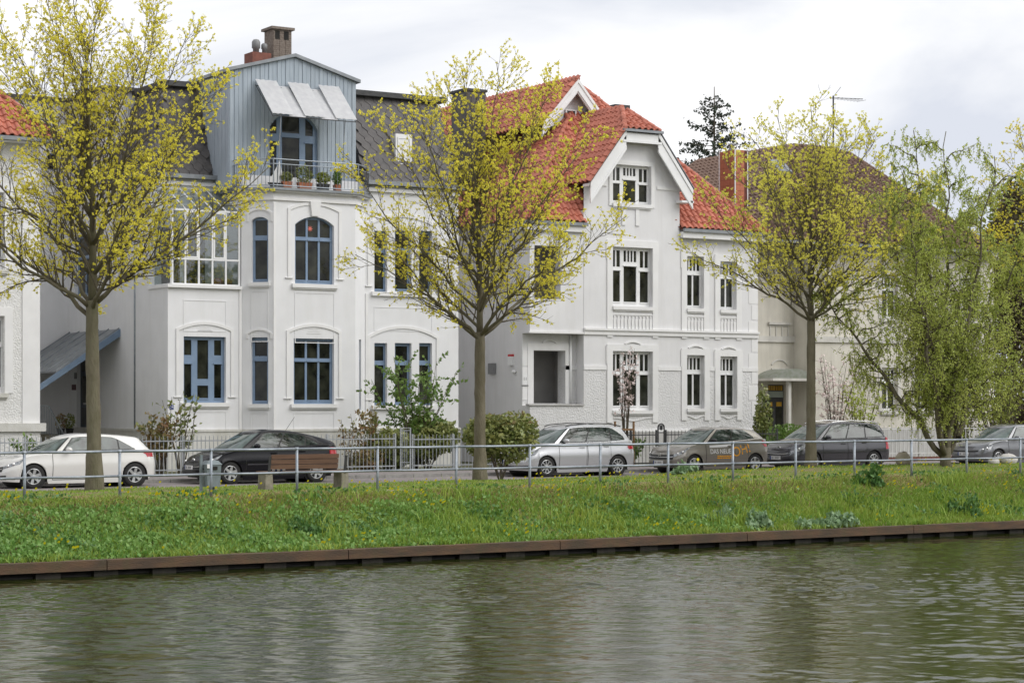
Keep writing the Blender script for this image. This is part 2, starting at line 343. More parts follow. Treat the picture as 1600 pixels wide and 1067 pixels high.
def window(bld, fr, op, layout, fm, d=.14, rise=0, sill=None, label=None, th=.05, sillmat='trim', glass='pane'):
    """layout: glass openings in unit coordinates (u0,u1,v0,v1,bars)"""
    a0, a1, z0, z1 = op[:4]; W_, H_ = a1-a0, z1-z0; g = []
    for it in layout:
        u0, u1, v0, v1 = it[:4]; nb = it[4] if len(it) > 4 else 1
        w1 = (u1-u0)/nb; gap = .028/W_ if nb > 1 else 0
        for k in range(nb): g.append((a0+(u0+w1*k+gap*(k > 0))*W_, a0+(u0+w1*(k+1)-gap*(k < nb-1))*W_, z0+v0*H_, z0+v1*H_))
    cp = archpoly(a0, a1, z0, z1, rise) if rise else None
    mb = MB(); wall(mb, fr, a0, a1, z0, z1, g, d, th, cp)
    f = part('window', mb, fm, bld, label=label)
    for q in g:
        pl = [(q[0], q[2]), (q[1], q[2]), (q[1], q[3]), (q[0], q[3])]
        if rise: pl = clip(pl, archpoly(a0+.045, a1-.045, z0, z1-.045, rise))
        if len(pl) > 2:
            pm = MB(); pm.prism(fr, pl, d+th*.7, d+th*.9); part('pane', pm, glass, f)
    if rise:   # bent head of the frame
        arc = archpoly(a0, a1, z0, z1, rise)[2:]; hb = MB(); hb.band(fr, arc, .09, d-.01, d+.05); part('frame', hb, fm, f)
    # transoms stand a little proud
    tb = MB(); rows = sorted({round(q[3], 3) for q in g})
    for it in layout:
        if .3 < it[3] < .88: tb.fbox(fr, a0+(it[0]-.02)*W_, a0+(it[1]+.02)*W_, z0+it[3]*H_+.012, z0+it[3]*H_+.05, d-.035, d)
        if it[2] < .12: tb.fbox(fr, a0+it[0]*W_, a0+it[1]*W_, z0+it[2]*H_-.04, z0+it[2]*H_-.012, d-.03, d)
    if tb.v: part('transom', tb, fm, f)
    if sill is not None:
        sb = MB(); sb.fbox(fr, a0-sill, a1+sill, z0-.13, z0-.002, -.1, d-.002); sb.fbox(fr, a0-sill+.03, a1+sill-.03, z0-.18, z0-.13, -.06, -.002); part('window_sill', sb, sillmat, bld)
    return f
def tiles(parent, name, P0, U, V, poly, tw, tl, m, kind='pan', limit=0, lift=.03, jit=.006):
    """lay tiles on a roof plane: P0 origin on the eave, U along it, V up the slope (unit), polygon in (u,v); returns list to be placed"""
    U = Vector(U).normalized(); V = Vector(V).normalized(); Nn = U.cross(V)
    us = [p[0] for p in poly]; vs = [p[1] for p in poly]; res = []
    def inside(u, v):
        c = False
        for i in range(len(poly)):
            x1, y1 = poly[i]; x2, y2 = poly[i-1]
            if (y1 > v) != (y2 > v) and u < (x2-x1)*(v-y1)/(y2-y1)+x1: c = not c
        return c
    row = 0; v = min(vs)+.02
    while v < max(vs):
        u = min(us)+(tw/2 if (kind == 'hex' and row % 2) else 0)
        while u < max(us)+tw:
            if inside(u+tw/2, v+tl*.4):
                res.append((Vector(P0)+U*u+V*v+Nn*(lift+random.uniform(-jit, jit)), Matrix((U, V, Nn)).transposed()))
            u += tw
        v += tl; row += 1
    return res
def tile_mesh(kind, tw, tl, m):
    mb = MB()
    if kind == 'pan':
        prof = [(0, .0), (.12, .05), (.3, .075), (.48, .055), (.62, .008), (.8, -.016), (1.0, .0)]
        L_ = tl*1.12
        for (x, z) in prof: mb.v.append((x*tw*1.02, 0, z+.036))
        for (x, z) in prof: mb.v.append((x*tw*1.02, L_, z-.004))
        for (x, z) in prof: mb.v.append((x*tw*1.02, 0, z-.008))
        n = len(prof)
        for i in range(n-1): mb.f += [(i, i+1, n+i+1, n+i), (2*n+i, 2*n+i+1, i+1, i)]
        mb.f.append((0, n, 2*n)); mb.f.append((n-1, 3*n-1, 2*n-1))
    elif kind == 'hex':
        w2 = tw*.5; pts = [(tw*.5, -tl*.45), (tw*.97, tl*.1), (tw*.97, tl*.8), (tw*.5, tl*1.3), (tw*.03, tl*.8), (tw*.03, tl*.1)]
        for x, y in pts: mb.v.append((x, y, .022-.012*(y/tl)))
        for x, y in pts: mb.v.append((x, y, -.006))
        mb.f = [(0, 1, 2, 3, 4, 5)] + [(i, i+6, (i+1) % 6+6, (i+1) % 6) for i in range(6)]
    elif kind == 'flat':
        mb.box(.008, tw-.008, .006, tl*1.05, -.005, .022)
    return mb
def place_tiles(parent, name, lst, mb, m, limit=290):
    me = mb.mesh(name, M[m]); lst = sorted(lst, key=lambda q: (q[0]-Vector((0, 0, CZ))).length)
    for p, mx_ in lst[:limit]: inst(name, me, parent, p, mx_)
    rest = lst[limit:]
    if rest:
        b = MB(); vs = [Vector(v) for v in mb.v]
        for p, mx_ in rest: b.add([mx_ @ v + p for v in vs], mb.f)
        part(name, b, m, parent, kind='stuff')
def textmesh(body, size, ext=.002):
    c = bpy.data.curves.new('t', 'FONT'); c.body = body; c.size = size; c.extrude = ext; c.align_x = 'CENTER'; c.align_y = 'CENTER'
    o = bpy.data.objects.new('t', c); me = bpy.data.meshes.new_from_object(o)
    vs = [tuple(v.co) for v in me.vertices]; fs = [tuple(p.vertices) for p in me.polygons]
    bpy.data.objects.remove(o); bpy.data.meshes.remove(me); return vs, fs
def text_on(fr, body, size, a, z, d, name, m, parent):
    vs, fs = textmesh(body, size); mb = MB(); mb.add([fr.P(a+x, z+y, d-zz) for x, y, zz in vs], fs); return part(name, mb, m, parent)
# ------------------------------------------------------------------ terrain, water, road
def smooth(a, b, v): t = np.clip((v-a)/(b-a), 0, 1); return t*t*(3-2*t)
def lump(x, y, s, a): return a*(np.sin(x*s*1.3+1.7*np.sin(y*s*.9))+np.sin(y*s*1.9+2.1+1.3*np.sin(x*s*.7)))
def gz(x, y):
    x = np.asarray(x, float); y = np.asarray(y, float)
    top = 1.23 + .19*smooth(33, 42, x) - .06*smooth(46, 52, x)
    front = 1.29 + .05*smooth(25, 45, x)
    flat = front + (top-front)*smooth(42.5, 49, y)
    s = smooth(38.4, 42.1, y)
    z = .27 + (flat-.27)*s
    return z + lump(x, y, 1.1, .016) + lump(x+3, y, 3.1, .012)*(1-smooth(42, 43.5, y)) + .05*np.sin(x*.55)*smooth(39, 40.5, y)*(1-smooth(40.5, 42, y))
def gridmesh(name, xs, ys, zf, m, kind='structure'):
    X, Y = np.meshgrid(xs, ys, indexing='ij'); Z = zf(X, Y); nx, ny = X.shape
    co = np.stack([X, Y, Z], -1).reshape(-1, 3); I = np.arange(nx*ny).reshape(nx, ny)
    fc = np.stack([I[:-1, :-1], I[1:, :-1], I[1:, 1:], I[:-1, 1:]], -1).reshape(-1, 4)
    o = fastmesh(name, co, fc, m); o['kind'] = kind; o.data.polygons.foreach_set('use_smooth', [True]*len(o.data.polygons)); return o
def fastmesh(name, co, fc, m, parent=None, off=None):
    k = fc.shape[1]; me = bpy.data.meshes.new(name); co = np.asarray(co, np.float32)
    if off is not None: co = co-np.asarray(off, np.float32)
    me.vertices.add(len(co)); me.vertices.foreach_set('co', co.ravel())
    me.loops.add(fc.size); me.loops.foreach_set('vertex_index', fc.astype(np.int32).ravel())
    me.polygons.add(len(fc)); me.polygons.foreach_set('loop_start', (np.arange(len(fc))*k).astype(np.int32))
    me.update(calc_edges=True); me.materials.append(M[m] if isinstance(m, str) else m)
    o = bpy.data.objects.new(name, me); col.objects.link(o); o.parent = parent; return o
# far ground sheet, with the road cut as a lower strip
g = MB()
g.add([(-600, 57.35, 1.20), (900, 57.35, 1.20), (900, 1500, 1.20), (-600, 1500, 1.20)], [(0, 1, 2, 3)]); struct('ground', g, 'farsoil')
g = MB(); g.add([(-600, 49.75, 1.12), (900, 49.75, 1.12), (900, 55.1, 1.12), (-600, 55.1, 1.12)], [(0, 1, 2, 3)]); struct('road', g, 'asphalt')
g = MB(); g.box(-600, 900, 55.25, 57.35, .9, 1.22); struct('pavement', g, 'asphalt')
kp = struct('kerb', MB().box(-600, 8, 55.1, 55.25, .9, 1.23), 'kerb')
kme = MB().box(0, .98, 0, .15, -.3, .02).mesh('kerb_stone', M['kerb'])
for i in range(62): inst('kerb_stone', kme, kp, (8+i, 55.1, 1.205+random.uniform(-.004, .004)))
struct('kerb', MB().box(70, 900, 55.1, 55.25, .9, 1.23), 'kerb')
kp2 = struct('verge_kerb', MB().box(-600, 8, 49.6, 49.75, .9, 1.2), 'kerb')
kme2 = MB().box(0, .98, 0, .12, -.3, .015).mesh('kerb_stone', M['kerb'])
for i in range(62): inst('kerb_stone', kme2, kp2, (8+i, 49.62, 1.185+random.uniform(-.004, .004)))
gridmesh('grass_bank', np.r_[np.linspace(-400, 8, 20), np.arange(8.2, 66, .2), np.linspace(66.5, 600, 20)], np.r_[np.arange(38.55, 43, .14), np.arange(43, 49.7, .5), 49.61], gz, 'soil')
# sandy patch in front of the bench
b0 = aty(300, 780, 46.2)
# ------------------------------------------------------------------ water
wm = bpy.data.materials.new('canal_water'); wm.use_nodes = True; t = wm.node_tree; p = t.nodes['Principled BSDF']
p.inputs['Base Color'].default_value = (.022, .027, .006, 1); p.inputs['Roughness'].default_value = .035; p.inputs['IOR'].default_value = 1.33; p.inputs['Specular IOR Level'].default_value = .5
M['water'] = wm
def waves(X, Y):
    Z = np.zeros_like(X); r = np.random.default_rng(5)
    A = smooth(-1, 1, np.sin(X*.16+Y*.11+.6)+.7*np.sin(X*.07-Y*.21+2)+.4*np.sin(X*.33+Y*.4))  # gust patches
    for i in range(48):
        lam = .19*(1.052**i); k = 2*math.pi/lam; th = r.normal(math.radians(58), .5); ph = r.uniform(0, 6.28)
        amp = .0043*lam*(1 if lam < .7 else .3)
        q = k*(X*math.cos(th)+Y*math.sin(th))+ph+.6*np.sin(X*.9*r.uniform(.5, 1.5)+ph)+.6*np.sin(Y*1.1*r.uniform(.5, 1.5))
        Z += amp*(np.sin(q)+.25*np.sin(2*q))*(.5+.8*A if lam < .9 else 1)
    return Z*(.35+.65*(1-smooth(36, 38.6, Y)))
# dense patch where the picture looks, plain beyond
Xs = np.arange(2, 46, .042); Ys = np.arange(14, 38.72, .036)
def wz(X, Y): return waves(X, Y)
wo = gridmesh('water', Xs, Ys, wz, 'water')
# plain canal water outside the patch: four strips around it
g = MB()
for x0, x1, y0, y1 in ((-600, 2, -300, 38.72), (46-.05, 900, -300, 38.72), (2, 46-.05, -300, 14)):
    g.add([(x0, y0, 0), (x1, y0, 0), (x1, y1, 0), (x0, y1, 0)], [(0, 1, 2, 3)])
struct('canal_water', g, 'water')
nb = N('ShaderNodeTexNoise', t); nb.inputs['Scale'].default_value = 9; nb.inputs['Detail'].default_value = 5
ge = N('ShaderNodeNewGeometry', t); mpn = N('ShaderNodeMapping', t); mpn.inputs['Scale'].default_value = (1.0, 1.9, 1); mpn.inputs['Rotation'].default_value = (0, 0, R(-28))
t.links.new(ge.outputs['Position'], mpn.inputs[0]); t.links.new(mpn.outputs[0], nb.inputs[0])
bu = N('ShaderNodeBump', t); bu.inputs['Strength'].default_value = .16; bu.inputs['Distance'].default_value = .02
t.links.new(nb.outputs[0], bu.inputs['Height']); t.links.new(bu.outputs[0], p.inputs['Normal'])
# ------------------------------------------------------------------ steel bank edge on piles
edge = thing('steel_bank_edge', 'long rusty brown steel beam holding the grassy bank above the water', 'bank edge', (8, 38.6, 0))
seam = 4.0; xx = 4.0; lens = []
while xx < 62:
    ln = 5.35; bm_ = MB(); bm_.box(xx, xx+ln-.02, 38.42, 38.66, .12, .295); bm_.box(xx, xx+ln-.02, 38.44, 38.75, .295, .315)
    part('beam', bm_, 'rust', edge); xx += ln
part('backing_wall', MB().box(-200, 300, 38.72, 38.8, -1, .27), 'dark', edge)
part('beam', MB().box(-200, 4, 38.42, 38.66, .12, .3), 'rust', edge); part('beam', MB().box(62, 300, 38.42, 38.66, .12, .3), 'rust', edge)
pm = MB().box(0, .5, 0, .16, -.6, .118).mesh('pile', M['pile'])
for i in range(48): inst('pile', pm, edge, (5+i*1.19+random.uniform(-.07, .07), 38.53, 0))
# ------------------------------------------------------------------ railing
posts = [38, 187, 330, 464, 590, 713, 828, 938, 1044, 1145, 1243, 1335, 1424, 1510, 1594]
RY = 42.1
rl = thing('metal_railing', 'long galvanised tube railing with two rails along the top of the grass bank', 'railing', (20, RY, 1.3))
px_ = [aty(q, 700, RY)[0] for q in posts]; d0 = px_[1]-px_[0]; dn = px_[-1]-px_[-2]
px_ = [px_[0]-d0*2, px_[0]-d0] + px_ + [px_[-1]+dn, px_[-1]+2*dn, px_[-1]+3*dn]
def topz(x):  # rail height surveyed from the photograph
    a = aty(38, 707, RY); b = aty(1594, 685.5, RY); return a[1]+(b[1]-a[1])*(x-a[0])/(b[0]-a[0])
for x in px_:
    z0 = float(gz(x, RY)); part('post', MB().tube([(x+random.uniform(-.01, .01), RY, z0-.2), (x, RY, topz(x))], .033, 8), 'metal', rl, True)
for dz, r_ in ((0, .03), (-.535, .026)):
    for i in range(len(px_)-1):
        x, x2 = px_[i], px_[i+1]
        part('rail', MB().tube([(x+.0, RY-.0, topz(x)+dz), ((x+x2)/2, RY, (topz(x)+topz(x2))/2+dz-.006), (x2, RY, topz(x2)+dz)], r_, 8), 'metal', rl, True)
        cm = MB().tube([(x-.045, RY, topz(x)+dz), (x+.045, RY, topz(x)+dz)], r_+.008, 8); part('clamp', cm, 'metal', rl, True)
# ------------------------------------------------------------------ bench
bx, _ = aty(408, 745, 45.6); by = 45.6; bz = float(gz(bx+1, by))
bxe, _ = aty(541, 745, 45.6); W_ = bxe-bx
bench = thing('park_bench', 'brown slatted park bench on two concrete blocks facing away on the grass verge', 'bench', (bx+W_/2, by, bz))
for x in (bx+.02, bx+W_-.24):
    part('concrete_leg', MB().hexa([(x, by-.2, bz-.1), (x+.22, by-.2, bz-.1), (x+.22, by+.25, bz-.1), (x, by+.25, bz-.1), (x+.02, by-.18, bz+.40), (x+.2, by-.18, bz+.40), (x+.2, by+.25, bz+.40), (x+.02, by+.25, bz+.40)]), 'concrete', bench)
    part('back_support', MB().hexa([(x+.09, by-.2, bz+.38), (x+.14, by-.2, bz+.38), (x+.14, by-.12, bz+.38), (x+.09, by-.12, bz+.38), (x+.09, by-.27, bz+.82), (x+.14, by-.27, bz+.82), (x+.14, by-.22, bz+.82), (x+.09, by-.22, bz+.82)]), 'darkmetal', bench)
for i in range(3): part('seat_slat', MB().box(bx+.0, bx+W_, by-.16+i*.16, by-.02+i*.16, bz+.402, bz+.445), 'wood', bench)
for i in range(3):
    z = bz+.50+i*.125; y = by-.22-i*.025; part('back_slat', MB().hexa([(bx+.15, y, z), (bx+W_-.35, y, z), (bx+W_-.35, y+.035, z), (bx+.15, y+.035, z), (bx+.15, y-.02, z+.11), (bx+W_-.35, y-.02, z+.11), (bx+W_-.35, y+.015, z+.11), (bx+.15, y+.015, z+.11)]), 'wood', bench)
# note: the bench back faces the canal
for i, (q, c_) in enumerate(((.33, 'left'), (.47, 'right'))):
    x = bx+q; bt = thing('plastic_bottle', f'clear plastic bottle with blue label lying on the bench seat, {c_} of the two', 'bottle', (x, by-.1, bz+.47))
    part('bottle_body', MB().tube([(x-.06, by-.1, bz+.48), (x+.08, by-.1, bz+.48), (x+.11, by-.1, bz+.48), (x+.13, by-.1, bz+.48)], [.034, .034, .012, .012], 8), 'white', bt, True)
    part('label', MB().tube([(x-.02, by-.1, bz+.48), (x+.04, by-.1, bz+.48)], .0355, 8), 'blue', bt, True)
# litter bin
lx, _ = aty(316, 745, 46.3); ly = 46.3; lz = float(gz(lx, ly))
lb = thing('litter_bin', 'grey metal litter bin on a post in front of the black car', 'litter bin', (lx, ly, lz))
part('post', MB().box(lx-.06, lx+.0, ly-.03, ly+.03, lz-.1, lz+.92), 'binmetal', lb)
part('bin_body', MB().hexa([(lx+.06, ly-.2, lz+.14), (lx+.38, ly-.2, lz+.14), (lx+.38, ly+.14, lz+.14), (lx+.06, ly+.14, lz+.14), (lx+.02, ly-.22, lz+.68), (lx+.41, ly-.22, lz+.68), (lx+.41, ly+.16, lz+.68), (lx+.02, ly+.16, lz+.68)]), 'binmetal', lb)
part('bin_lid', MB().hexa([(lx+.0, ly-.24, lz+.682), (lx+.43, ly-.24, lz+.682), (lx+.43, ly+.18, lz+.682), (lx+.0, ly+.18, lz+.682), (lx+.12, ly-.14, lz+.78), (lx+.36, ly-.14, lz+.78), (lx+.36, ly+.14, lz+.78), (lx+.12, ly+.14, lz+.78)]), 'binmetal', lb)
part('bracket', MB().box(lx-.0, lx+.06, ly-.02, ly+.02, lz+.55, lz+.6), 'darkmetal', lb)
part('notice', MB().box(lx+.02, lx+.1, ly-.262, ly-.245, lz+.6, lz+.7), 'white', lb)
part('slot', MB().box(lx+.12, lx+.3, ly-.238, ly-.222, lz+.56, lz+.64), 'dark', lb)
part('foot', MB().box(lx+.2, lx+.3, ly-.06, ly+.04, lz-.1, lz+.14), 'binmetal', lb)
# boulders
def boulder(name, label, px, py, y, s, m):
    x, z = aty(px, py, y); z = float(gz(x, y)); mb = MB(); r = random.Random(px); n = 9
    for i in range(7):
        a = math.pi*i/6
        for j in range(n):
            b = 2*math.pi*j/n; k = 1+r.uniform(-.13, .13)
            mb.v.append((x+s[0]*math.sin(a)*math.cos(b)*k, y+s[1]*math.sin(a)*math.sin(b)*k, z+s[2]*.45+s[2]*math.cos(a)*k*.6))
    for i in range(6):
        for j in range(n): mb.f.append((i*n+j, (i+1)*n+j, (i+1)*n+(j+1) % n, i*n+(j+1) % n))
    solo(name, mb, m, label, 'boulder', (x, y, z), smooth=True)
boulder('boulder', 'large brown boulder on the grass verge left of the willow', 1411, 722, 48.5, (.3, .22, .42), 'stone')
boulder('boulder', 'rounded pale white stone in front of the grey car at right', 1575, 722, 49.0, (.42, .25, .34), 'palestone')
boulder('boulder', 'low pale stone on the verge beside the grey car front wheel', 1553, 725, 49.1, (.22, .18, .22), 'palestone')
# ------------------------------------------------------------------ garden fences
def fence(name, label, x0, x1, y, z0, h, sp, m, hoop=False, gate=None, skip=()):
    f = thing(name, label, 'fence', ((x0+x1)/2, y, z0)); n = int((x1-x0)/sp)
    pk = MB().tube([(0, 0, 0), (0, 0, h-.02), (0, 0, h+.02)], [.012, .012, .003], 4) if m != 'fencewhite' else MB().hexa([(-.022, -.01, 0), (.022, -.01, 0), (.022, .01, 0), (-.022, .01, 0), (-.006, -.01, h), (.006, -.01, h), (.006, .01, h), (-.006, .01, h)])
    me = pk.mesh('picket', M[m])
    for i in range(min(n, 290)):
        x = x0+sp*(i+.5)
        if gate and gate[0] < x < gate[1]: continue
        inst('picket', me, f, (x, y, z0))
    for dz in (.14, h-.14): part('fence_rail', MB().box(x0, x1, y-.012, y+.018, z0+dz-.018, z0+dz+.018), m, f)
    k = max(2, int((x1-x0)/2.4))
    for i in range(k+1):
        x = x0+(x1-x0)*i/k; part('fence_post', MB().box(x-.025, x+.025, y+.0, y+.05, z0-.1, z0+h+.03), m, f)
    return f
FY = 57.45; FZ = 1.2
xa = lambda q: aty(q, 700, FY)[0]
part('base_kerb', MB().box(12, 34.2, FY-.06, FY+.06, 1.1, 1.26), 'kerb', fence('garden_fence', 'thin grey steel picket fence in front of the house with blue windows', 12.2, xa(618), FY, FZ+.06, 1.15, .135, 'fencegrey'))
fence('garden_fence', 'short stretch of grey picket fence between ornamental gate and round bush', xa(645), xa(770), FY, FZ+.06, 1.12, .135, 'fencegrey')
gt = thing('garden_gate', 'narrow grey iron garden gate panel with a central ornament', 'gate', (xa(633), FY, FZ))
for q in (626, 641): part('gate_post', MB().box(xa(q)-.02, xa(q)+.02, FY-.02, FY+.02, FZ, FZ+1.42), 'fencegrey', gt)
for dz in (.3, .8, 1.32, 1.40): part('gate_bar', MB().box(xa(626)+.02, xa(641)-.02, FY-.012, FY+.012, FZ+dz, FZ+dz+.02), 'fencegrey', gt)
for k in range(1, 4): part('gate_bar', MB().box(xa(626)+k*.075-.008, xa(626)+k*.075+.008, FY-.01, FY+.01, FZ+.1, FZ+1.34), 'fencegrey', gt)
fence('garden_fence', 'dark iron picket fence in front of the red roofed white house', xa(945), xa(1026), FY, FZ, 1.25, .15, 'darkmetal')
fence('garden_fence', 'dark iron fence behind the brown-grey car, right of the arched gate ornament', xa(1041), xa(1215), FY, FZ, 1.25, .15, 'darkmetal')
ar = thing('arched_gate_post', 'black wrought iron arch with a star shaped ornament in the dark fence', 'gate post', (xa(1033), FY, FZ))
fr_ = Frame(xa(1033), FY, 1, 0)
arc = [(-.13, FZ)] + [(.13*math.cos(math.pi-math.pi*i/10), FZ+1.36+.13*math.sin(math.pi*i/10)) for i in range(11)] + [(.13, FZ)]
part('arch', MB().band(fr_, arc, .035, -.02, .02), 'darkmetal', ar)
st = MB()
for k in range(6):
    a = math.pi*k/6; st.band(fr_, [(-.1*math.cos(a), FZ+1.36-.1*math.sin(a)), (.1*math.cos(a), FZ+1.36+.1*math.sin(a))], .02, -.015, .015-.002*k)
part('star_ornament', st, 'darkmetal', ar)
part('cross_bar', MB().fbox(fr_, -.13, .13, FZ+1.17, FZ+1.2, -.015, .015), 'darkmetal', ar)
wf = fence('garden_fence', 'white wooden picket fence behind the twisted willow', xa(1372), xa(1500), FY, FZ+.18, 1.2, .2, 'fencewhite')
fence('garden_fence', 'white picket fence at far right behind the grey hatchback', xa(1500), xa(1500)+9, FY, FZ+.18, 1.2, .2, 'fencewhite')
bl = MB()
bb = part('brick_base', MB().box(xa(1372), xa(1500), FY-.05, FY+.1, 1.1, 1.37), 'redbrick', wf)
bme = MB().box(.006, .244, 0, .03, .004, .071).mesh('brick', M['redbrick'])
for r_ in range(2):
    for i in range(int((xa(1500)-xa(1372))/.25)): inst('brick', bme, bb, (xa(1372)+i*.25+(.12 if r_ else 0), FY-.075, 1.22+r_*.075))
# ------------------------------------------------------------------ building 1: white house with blue windows
BY = 61.2; FYY = 61.98; LY = 63.6; XS = 25.76; XR = 36.67; BASE = 1.1; EZ = 10.95
b1 = thing('white_villa', 'white plastered villa with blue windows, slate mansard and blue-grey timber dormer', 'house', (31, FYY, BASE))
F_bay = Frame(0, BY, 1, 0); F_r = Frame(0, FYY, 1, 0); F_l = Frame(0, LY, 1, 0)
XB0, XB1 = 29.14, 32.18; c = .775
F_cl = Frame(XB0-c, FYY, c, -(FYY-BY)); F_cr = Frame(XB1, BY, c, FYY-BY); F_s = Frame(XS, 76, 0, -1)  # side wall, a = 76-y
LC = math.hypot(c, FYY-BY)
ST2 = [(.02, .98, .03, .66), (.02, .98, .72, .98)]
def cols(n, sp, side=.06, bar=.05):
    w_ = (1-2*side-(n-1)*bar)/n; o = []
    for k in range(n):
        u = side+k*(w_+bar); o += [(u, u+w_, .06, sp-.04), (u, u+w_, sp+.02, .96)]
    return o
def surround(fr, op, parent, wd=.12, out=.3, rise=.35, ears=True, name='window_surround', m='trim', low=0):
    a0, a1, z0, z1 = op[:4]; arc = archpoly(a0-out, a1+out, z0, z1+out+rise, rise, 10)
    pts = [(a0-out, z0+low)] + list(reversed(arc[2:])) + [(a1+out, z0+low)]
    mb = MB(); mb.band(fr, pts, wd, -.035, .0)
    if ears:
        for a in (a0-out, a1+out): mb.fbox(fr, a-.14, a+.14, z0+low-.03, z0+low+.0, -.05, 0)
    part(name, mb, m, parent)
def panel(fr, a0, a1, z0, z1, parent, m='stucco', bev=.03):
    mb = MB(); mb.band(fr, [(a0, z0), (a1, z0), (a1, z1), (a0, z1)], bev, -.012, .0, True); part('wall_panel', mb, m, parent)
W = {}
def op(fr, x0, x1, y0, y1, rise=0): r = fr.rect(x0, x1, y0, y1); return (r[0], r[1], r[2], r[3], rise)
# --- walls
o_bay = [op(F_bay, 459, 522, 529, 631), op(F_bay, 461, 522, 339, 444, .28)]
o_cl = [op(F_cl, 392, 419, 527, 631), op(F_cl, 393, 419, 339, 441, .12)]
tri = [(585, 605), (617, 643), (655, 675)]
o_rg = [op(F_r, a, b, 536, 633) for a, b in tri]; o_ru = [op(F_r, a, b, 361, 456) for a, b in tri]
o_cr = [(.42, .66, aty(559, 641, BY)[1], aty(559, 530, BY)[1])]
o_lg = [op(Frame(0, FYY, 1, 0), 287, 353, 526, 629)]
wb = MB(); PT = 2.55   # plinth top
CT = 10.4
wall(wb, F_bay, XB0, XB1, PT, CT, o_bay); wall(wb, F_cl, 0, LC, PT, CT, o_cl); wall(wb, F_cr, 0, LC, PT, CT, o_cr, rev=.12)
wall(wb, F_r, XB1+c, XR, PT, EZ, o_rg+o_ru)
WG = 7.15   # winter garden floor
wall(wb, F_r, XS, XB0-c, PT, WG, o_lg); wall(wb, F_l, XS, XB0-c, WG, EZ, [])
wall(wb, F_r, XB0-c, XB1+c, CT, CT+.02, [])
# side walls
o_side = [(76-70.6, 76-69.2, 11.2, 13.4), (76-70.6, 76-69.0, 7.2, 9.4)]
DOOR = (76-70.35, 76-69.35, 2.35, 5.15)
wall(wb, F_s, 76-71.2, 76-LY, PT, EZ, [o_side[1], DOOR] , rev=.2)
wall(wb, F_s, 76-71.2, 76-67.6, EZ, 14.25, [o_side[0]], rev=.2)
wall(wb, F_s, 76-LY, 76-FYY, PT, WG, [])
F_w = Frame(0, 71.2, 1, 0); o_wing = [op(F_w, 74, 93, 240, 266)]
wall(wb, F_w, 18, XS, BASE, 14.25, o_wing)
wb.add([(XR, FYY, BASE), (XR, 76, BASE), (XR, 76, EZ), (XR, FYY, EZ)], [(0, 1, 2, 3)])
wb.add([(XR, FYY, EZ), (XR, 76, EZ), (XR, 76, 14.1), (XR, LY, 14.1)], [(0, 1, 2, 3)])
wb.add([(18, 76, BASE), (XR, 76, BASE), (XR, 76, 14.1), (18, 76, 14.1)], [(3, 2, 1, 0)])
wb.add([(XB0-c, FYY, PT), (XB0-c, LY, PT), (XB0-c, LY, EZ), (XB0-c, FYY, EZ)], [(3, 2, 1, 0)])
wb.add([(XB0-c, FYY, CT), (XB1+c, FYY, CT), (XB1+c, FYY, EZ), (XB0-c, FYY, EZ)], [(0, 1, 2, 3)])
wb.add([(XS, 67.6, EZ), (XR, 67.6, EZ), (XR, 67.6, 14.25), (XS, 67.6, 14.25)], [(0, 1, 2, 3)])
part('wall', wb, 'stucco', b1)
# plinth
pb = MB()
for fr, a0, a1 in ((F_bay, XB0-.03, XB1+.03), (F_cl, -.03, LC), (F_cr, 0, LC+.03), (F_r, XB1+c, XR+.05), (F_r, XS-.05, XB0-c), (F_s, 76-71.2, 76-FYY)):
    pb.fbox(fr, a0, a1, BASE-.2, PT-.08, -.05, .12); pb.fbox(fr, a0, a1, PT-.08, PT, -.08, .1)
part('plinth', pb, 'plinthw', b1)
# pilaster strips at corners
ps = MB()
for fr, a in ((F_bay, XB0+.0), (F_r, XB0-c-.1), (F_r, XB1+c+.02)): part('pilaster', MB().fbox(fr, a, a+.09, PT, CT-.4 if fr is F_bay else WG, -.03, .0), 'trim', b1)
part('pilaster', MB().tube([(XS+.0, LY+1.2, 2), (XS, LY+1.2, EZ-.1)], .045, 8), 'metal', b1, True, label='slim downpipe on the side wall')
# --- windows
L3 = cols(3, .68); L1 = [(.14, .86, .05, .64), (.14, .86, .72, .95)]
LS = [(.05, .22, .07, .58), (.05, .22, .72, .95), (.36, .62, .36, .95), (.36, .62, .07, .26), (.76, .93, .07, .58), (.76, .93, .72, .95)]
window(b1, F_bay, o_bay[0], L3, 'blueframe', sill=.12); window(b1, F_bay, o_bay[1], L3, 'blueframe', rise=.28, sill=.12)
window(b1, F_cl, o_cl[0], L1, 'blueframe', sill=.08); window(b1, F_cl, o_cl[1], L1, 'blueframe', rise=.12, sill=.08)
window(b1, F_r, o_lg[0], LS, 'blueframe', sill=.12)
for o in o_rg: window(b1, F_r, o, L1, 'blueframe')
for o in o_ru: window(b1, F_r, o, L1, 'blueframe')
for z in (o_rg[0][2], o_ru[0][2]):
    part('window_sill', MB().fbox(F_r, o_rg[0][0]-.12, o_rg[2][1]+.12, z-.14, z-.002, -.1, .15), 'trim', b1)
window(b1, F_cr, o_cr[0], [(.2, .8, .03, .7), (.2, .8, .75, .97)], 'blueframe', d=.08)
window(b1, F_s, o_side[0], [(.08, .47, .05, .6), (.53, .92, .05, .6), (.08, .92, .66, .95)], 'blueframe')
window(b1, F_s, o_side[1], [(.08, .47, .05, .6), (.53, .92, .05, .6), (.08, .92, .66, .95)], 'blueframe')
window(b1, F_w, o_wing[0], [(.08, .92, .08, .92)], 'blueframe')
for o in (o_bay[0], o_bay[1], o_lg[0]): surround(F_bay if o in o_bay else F_r, o, b1, .10, .22, .22, low=.2)
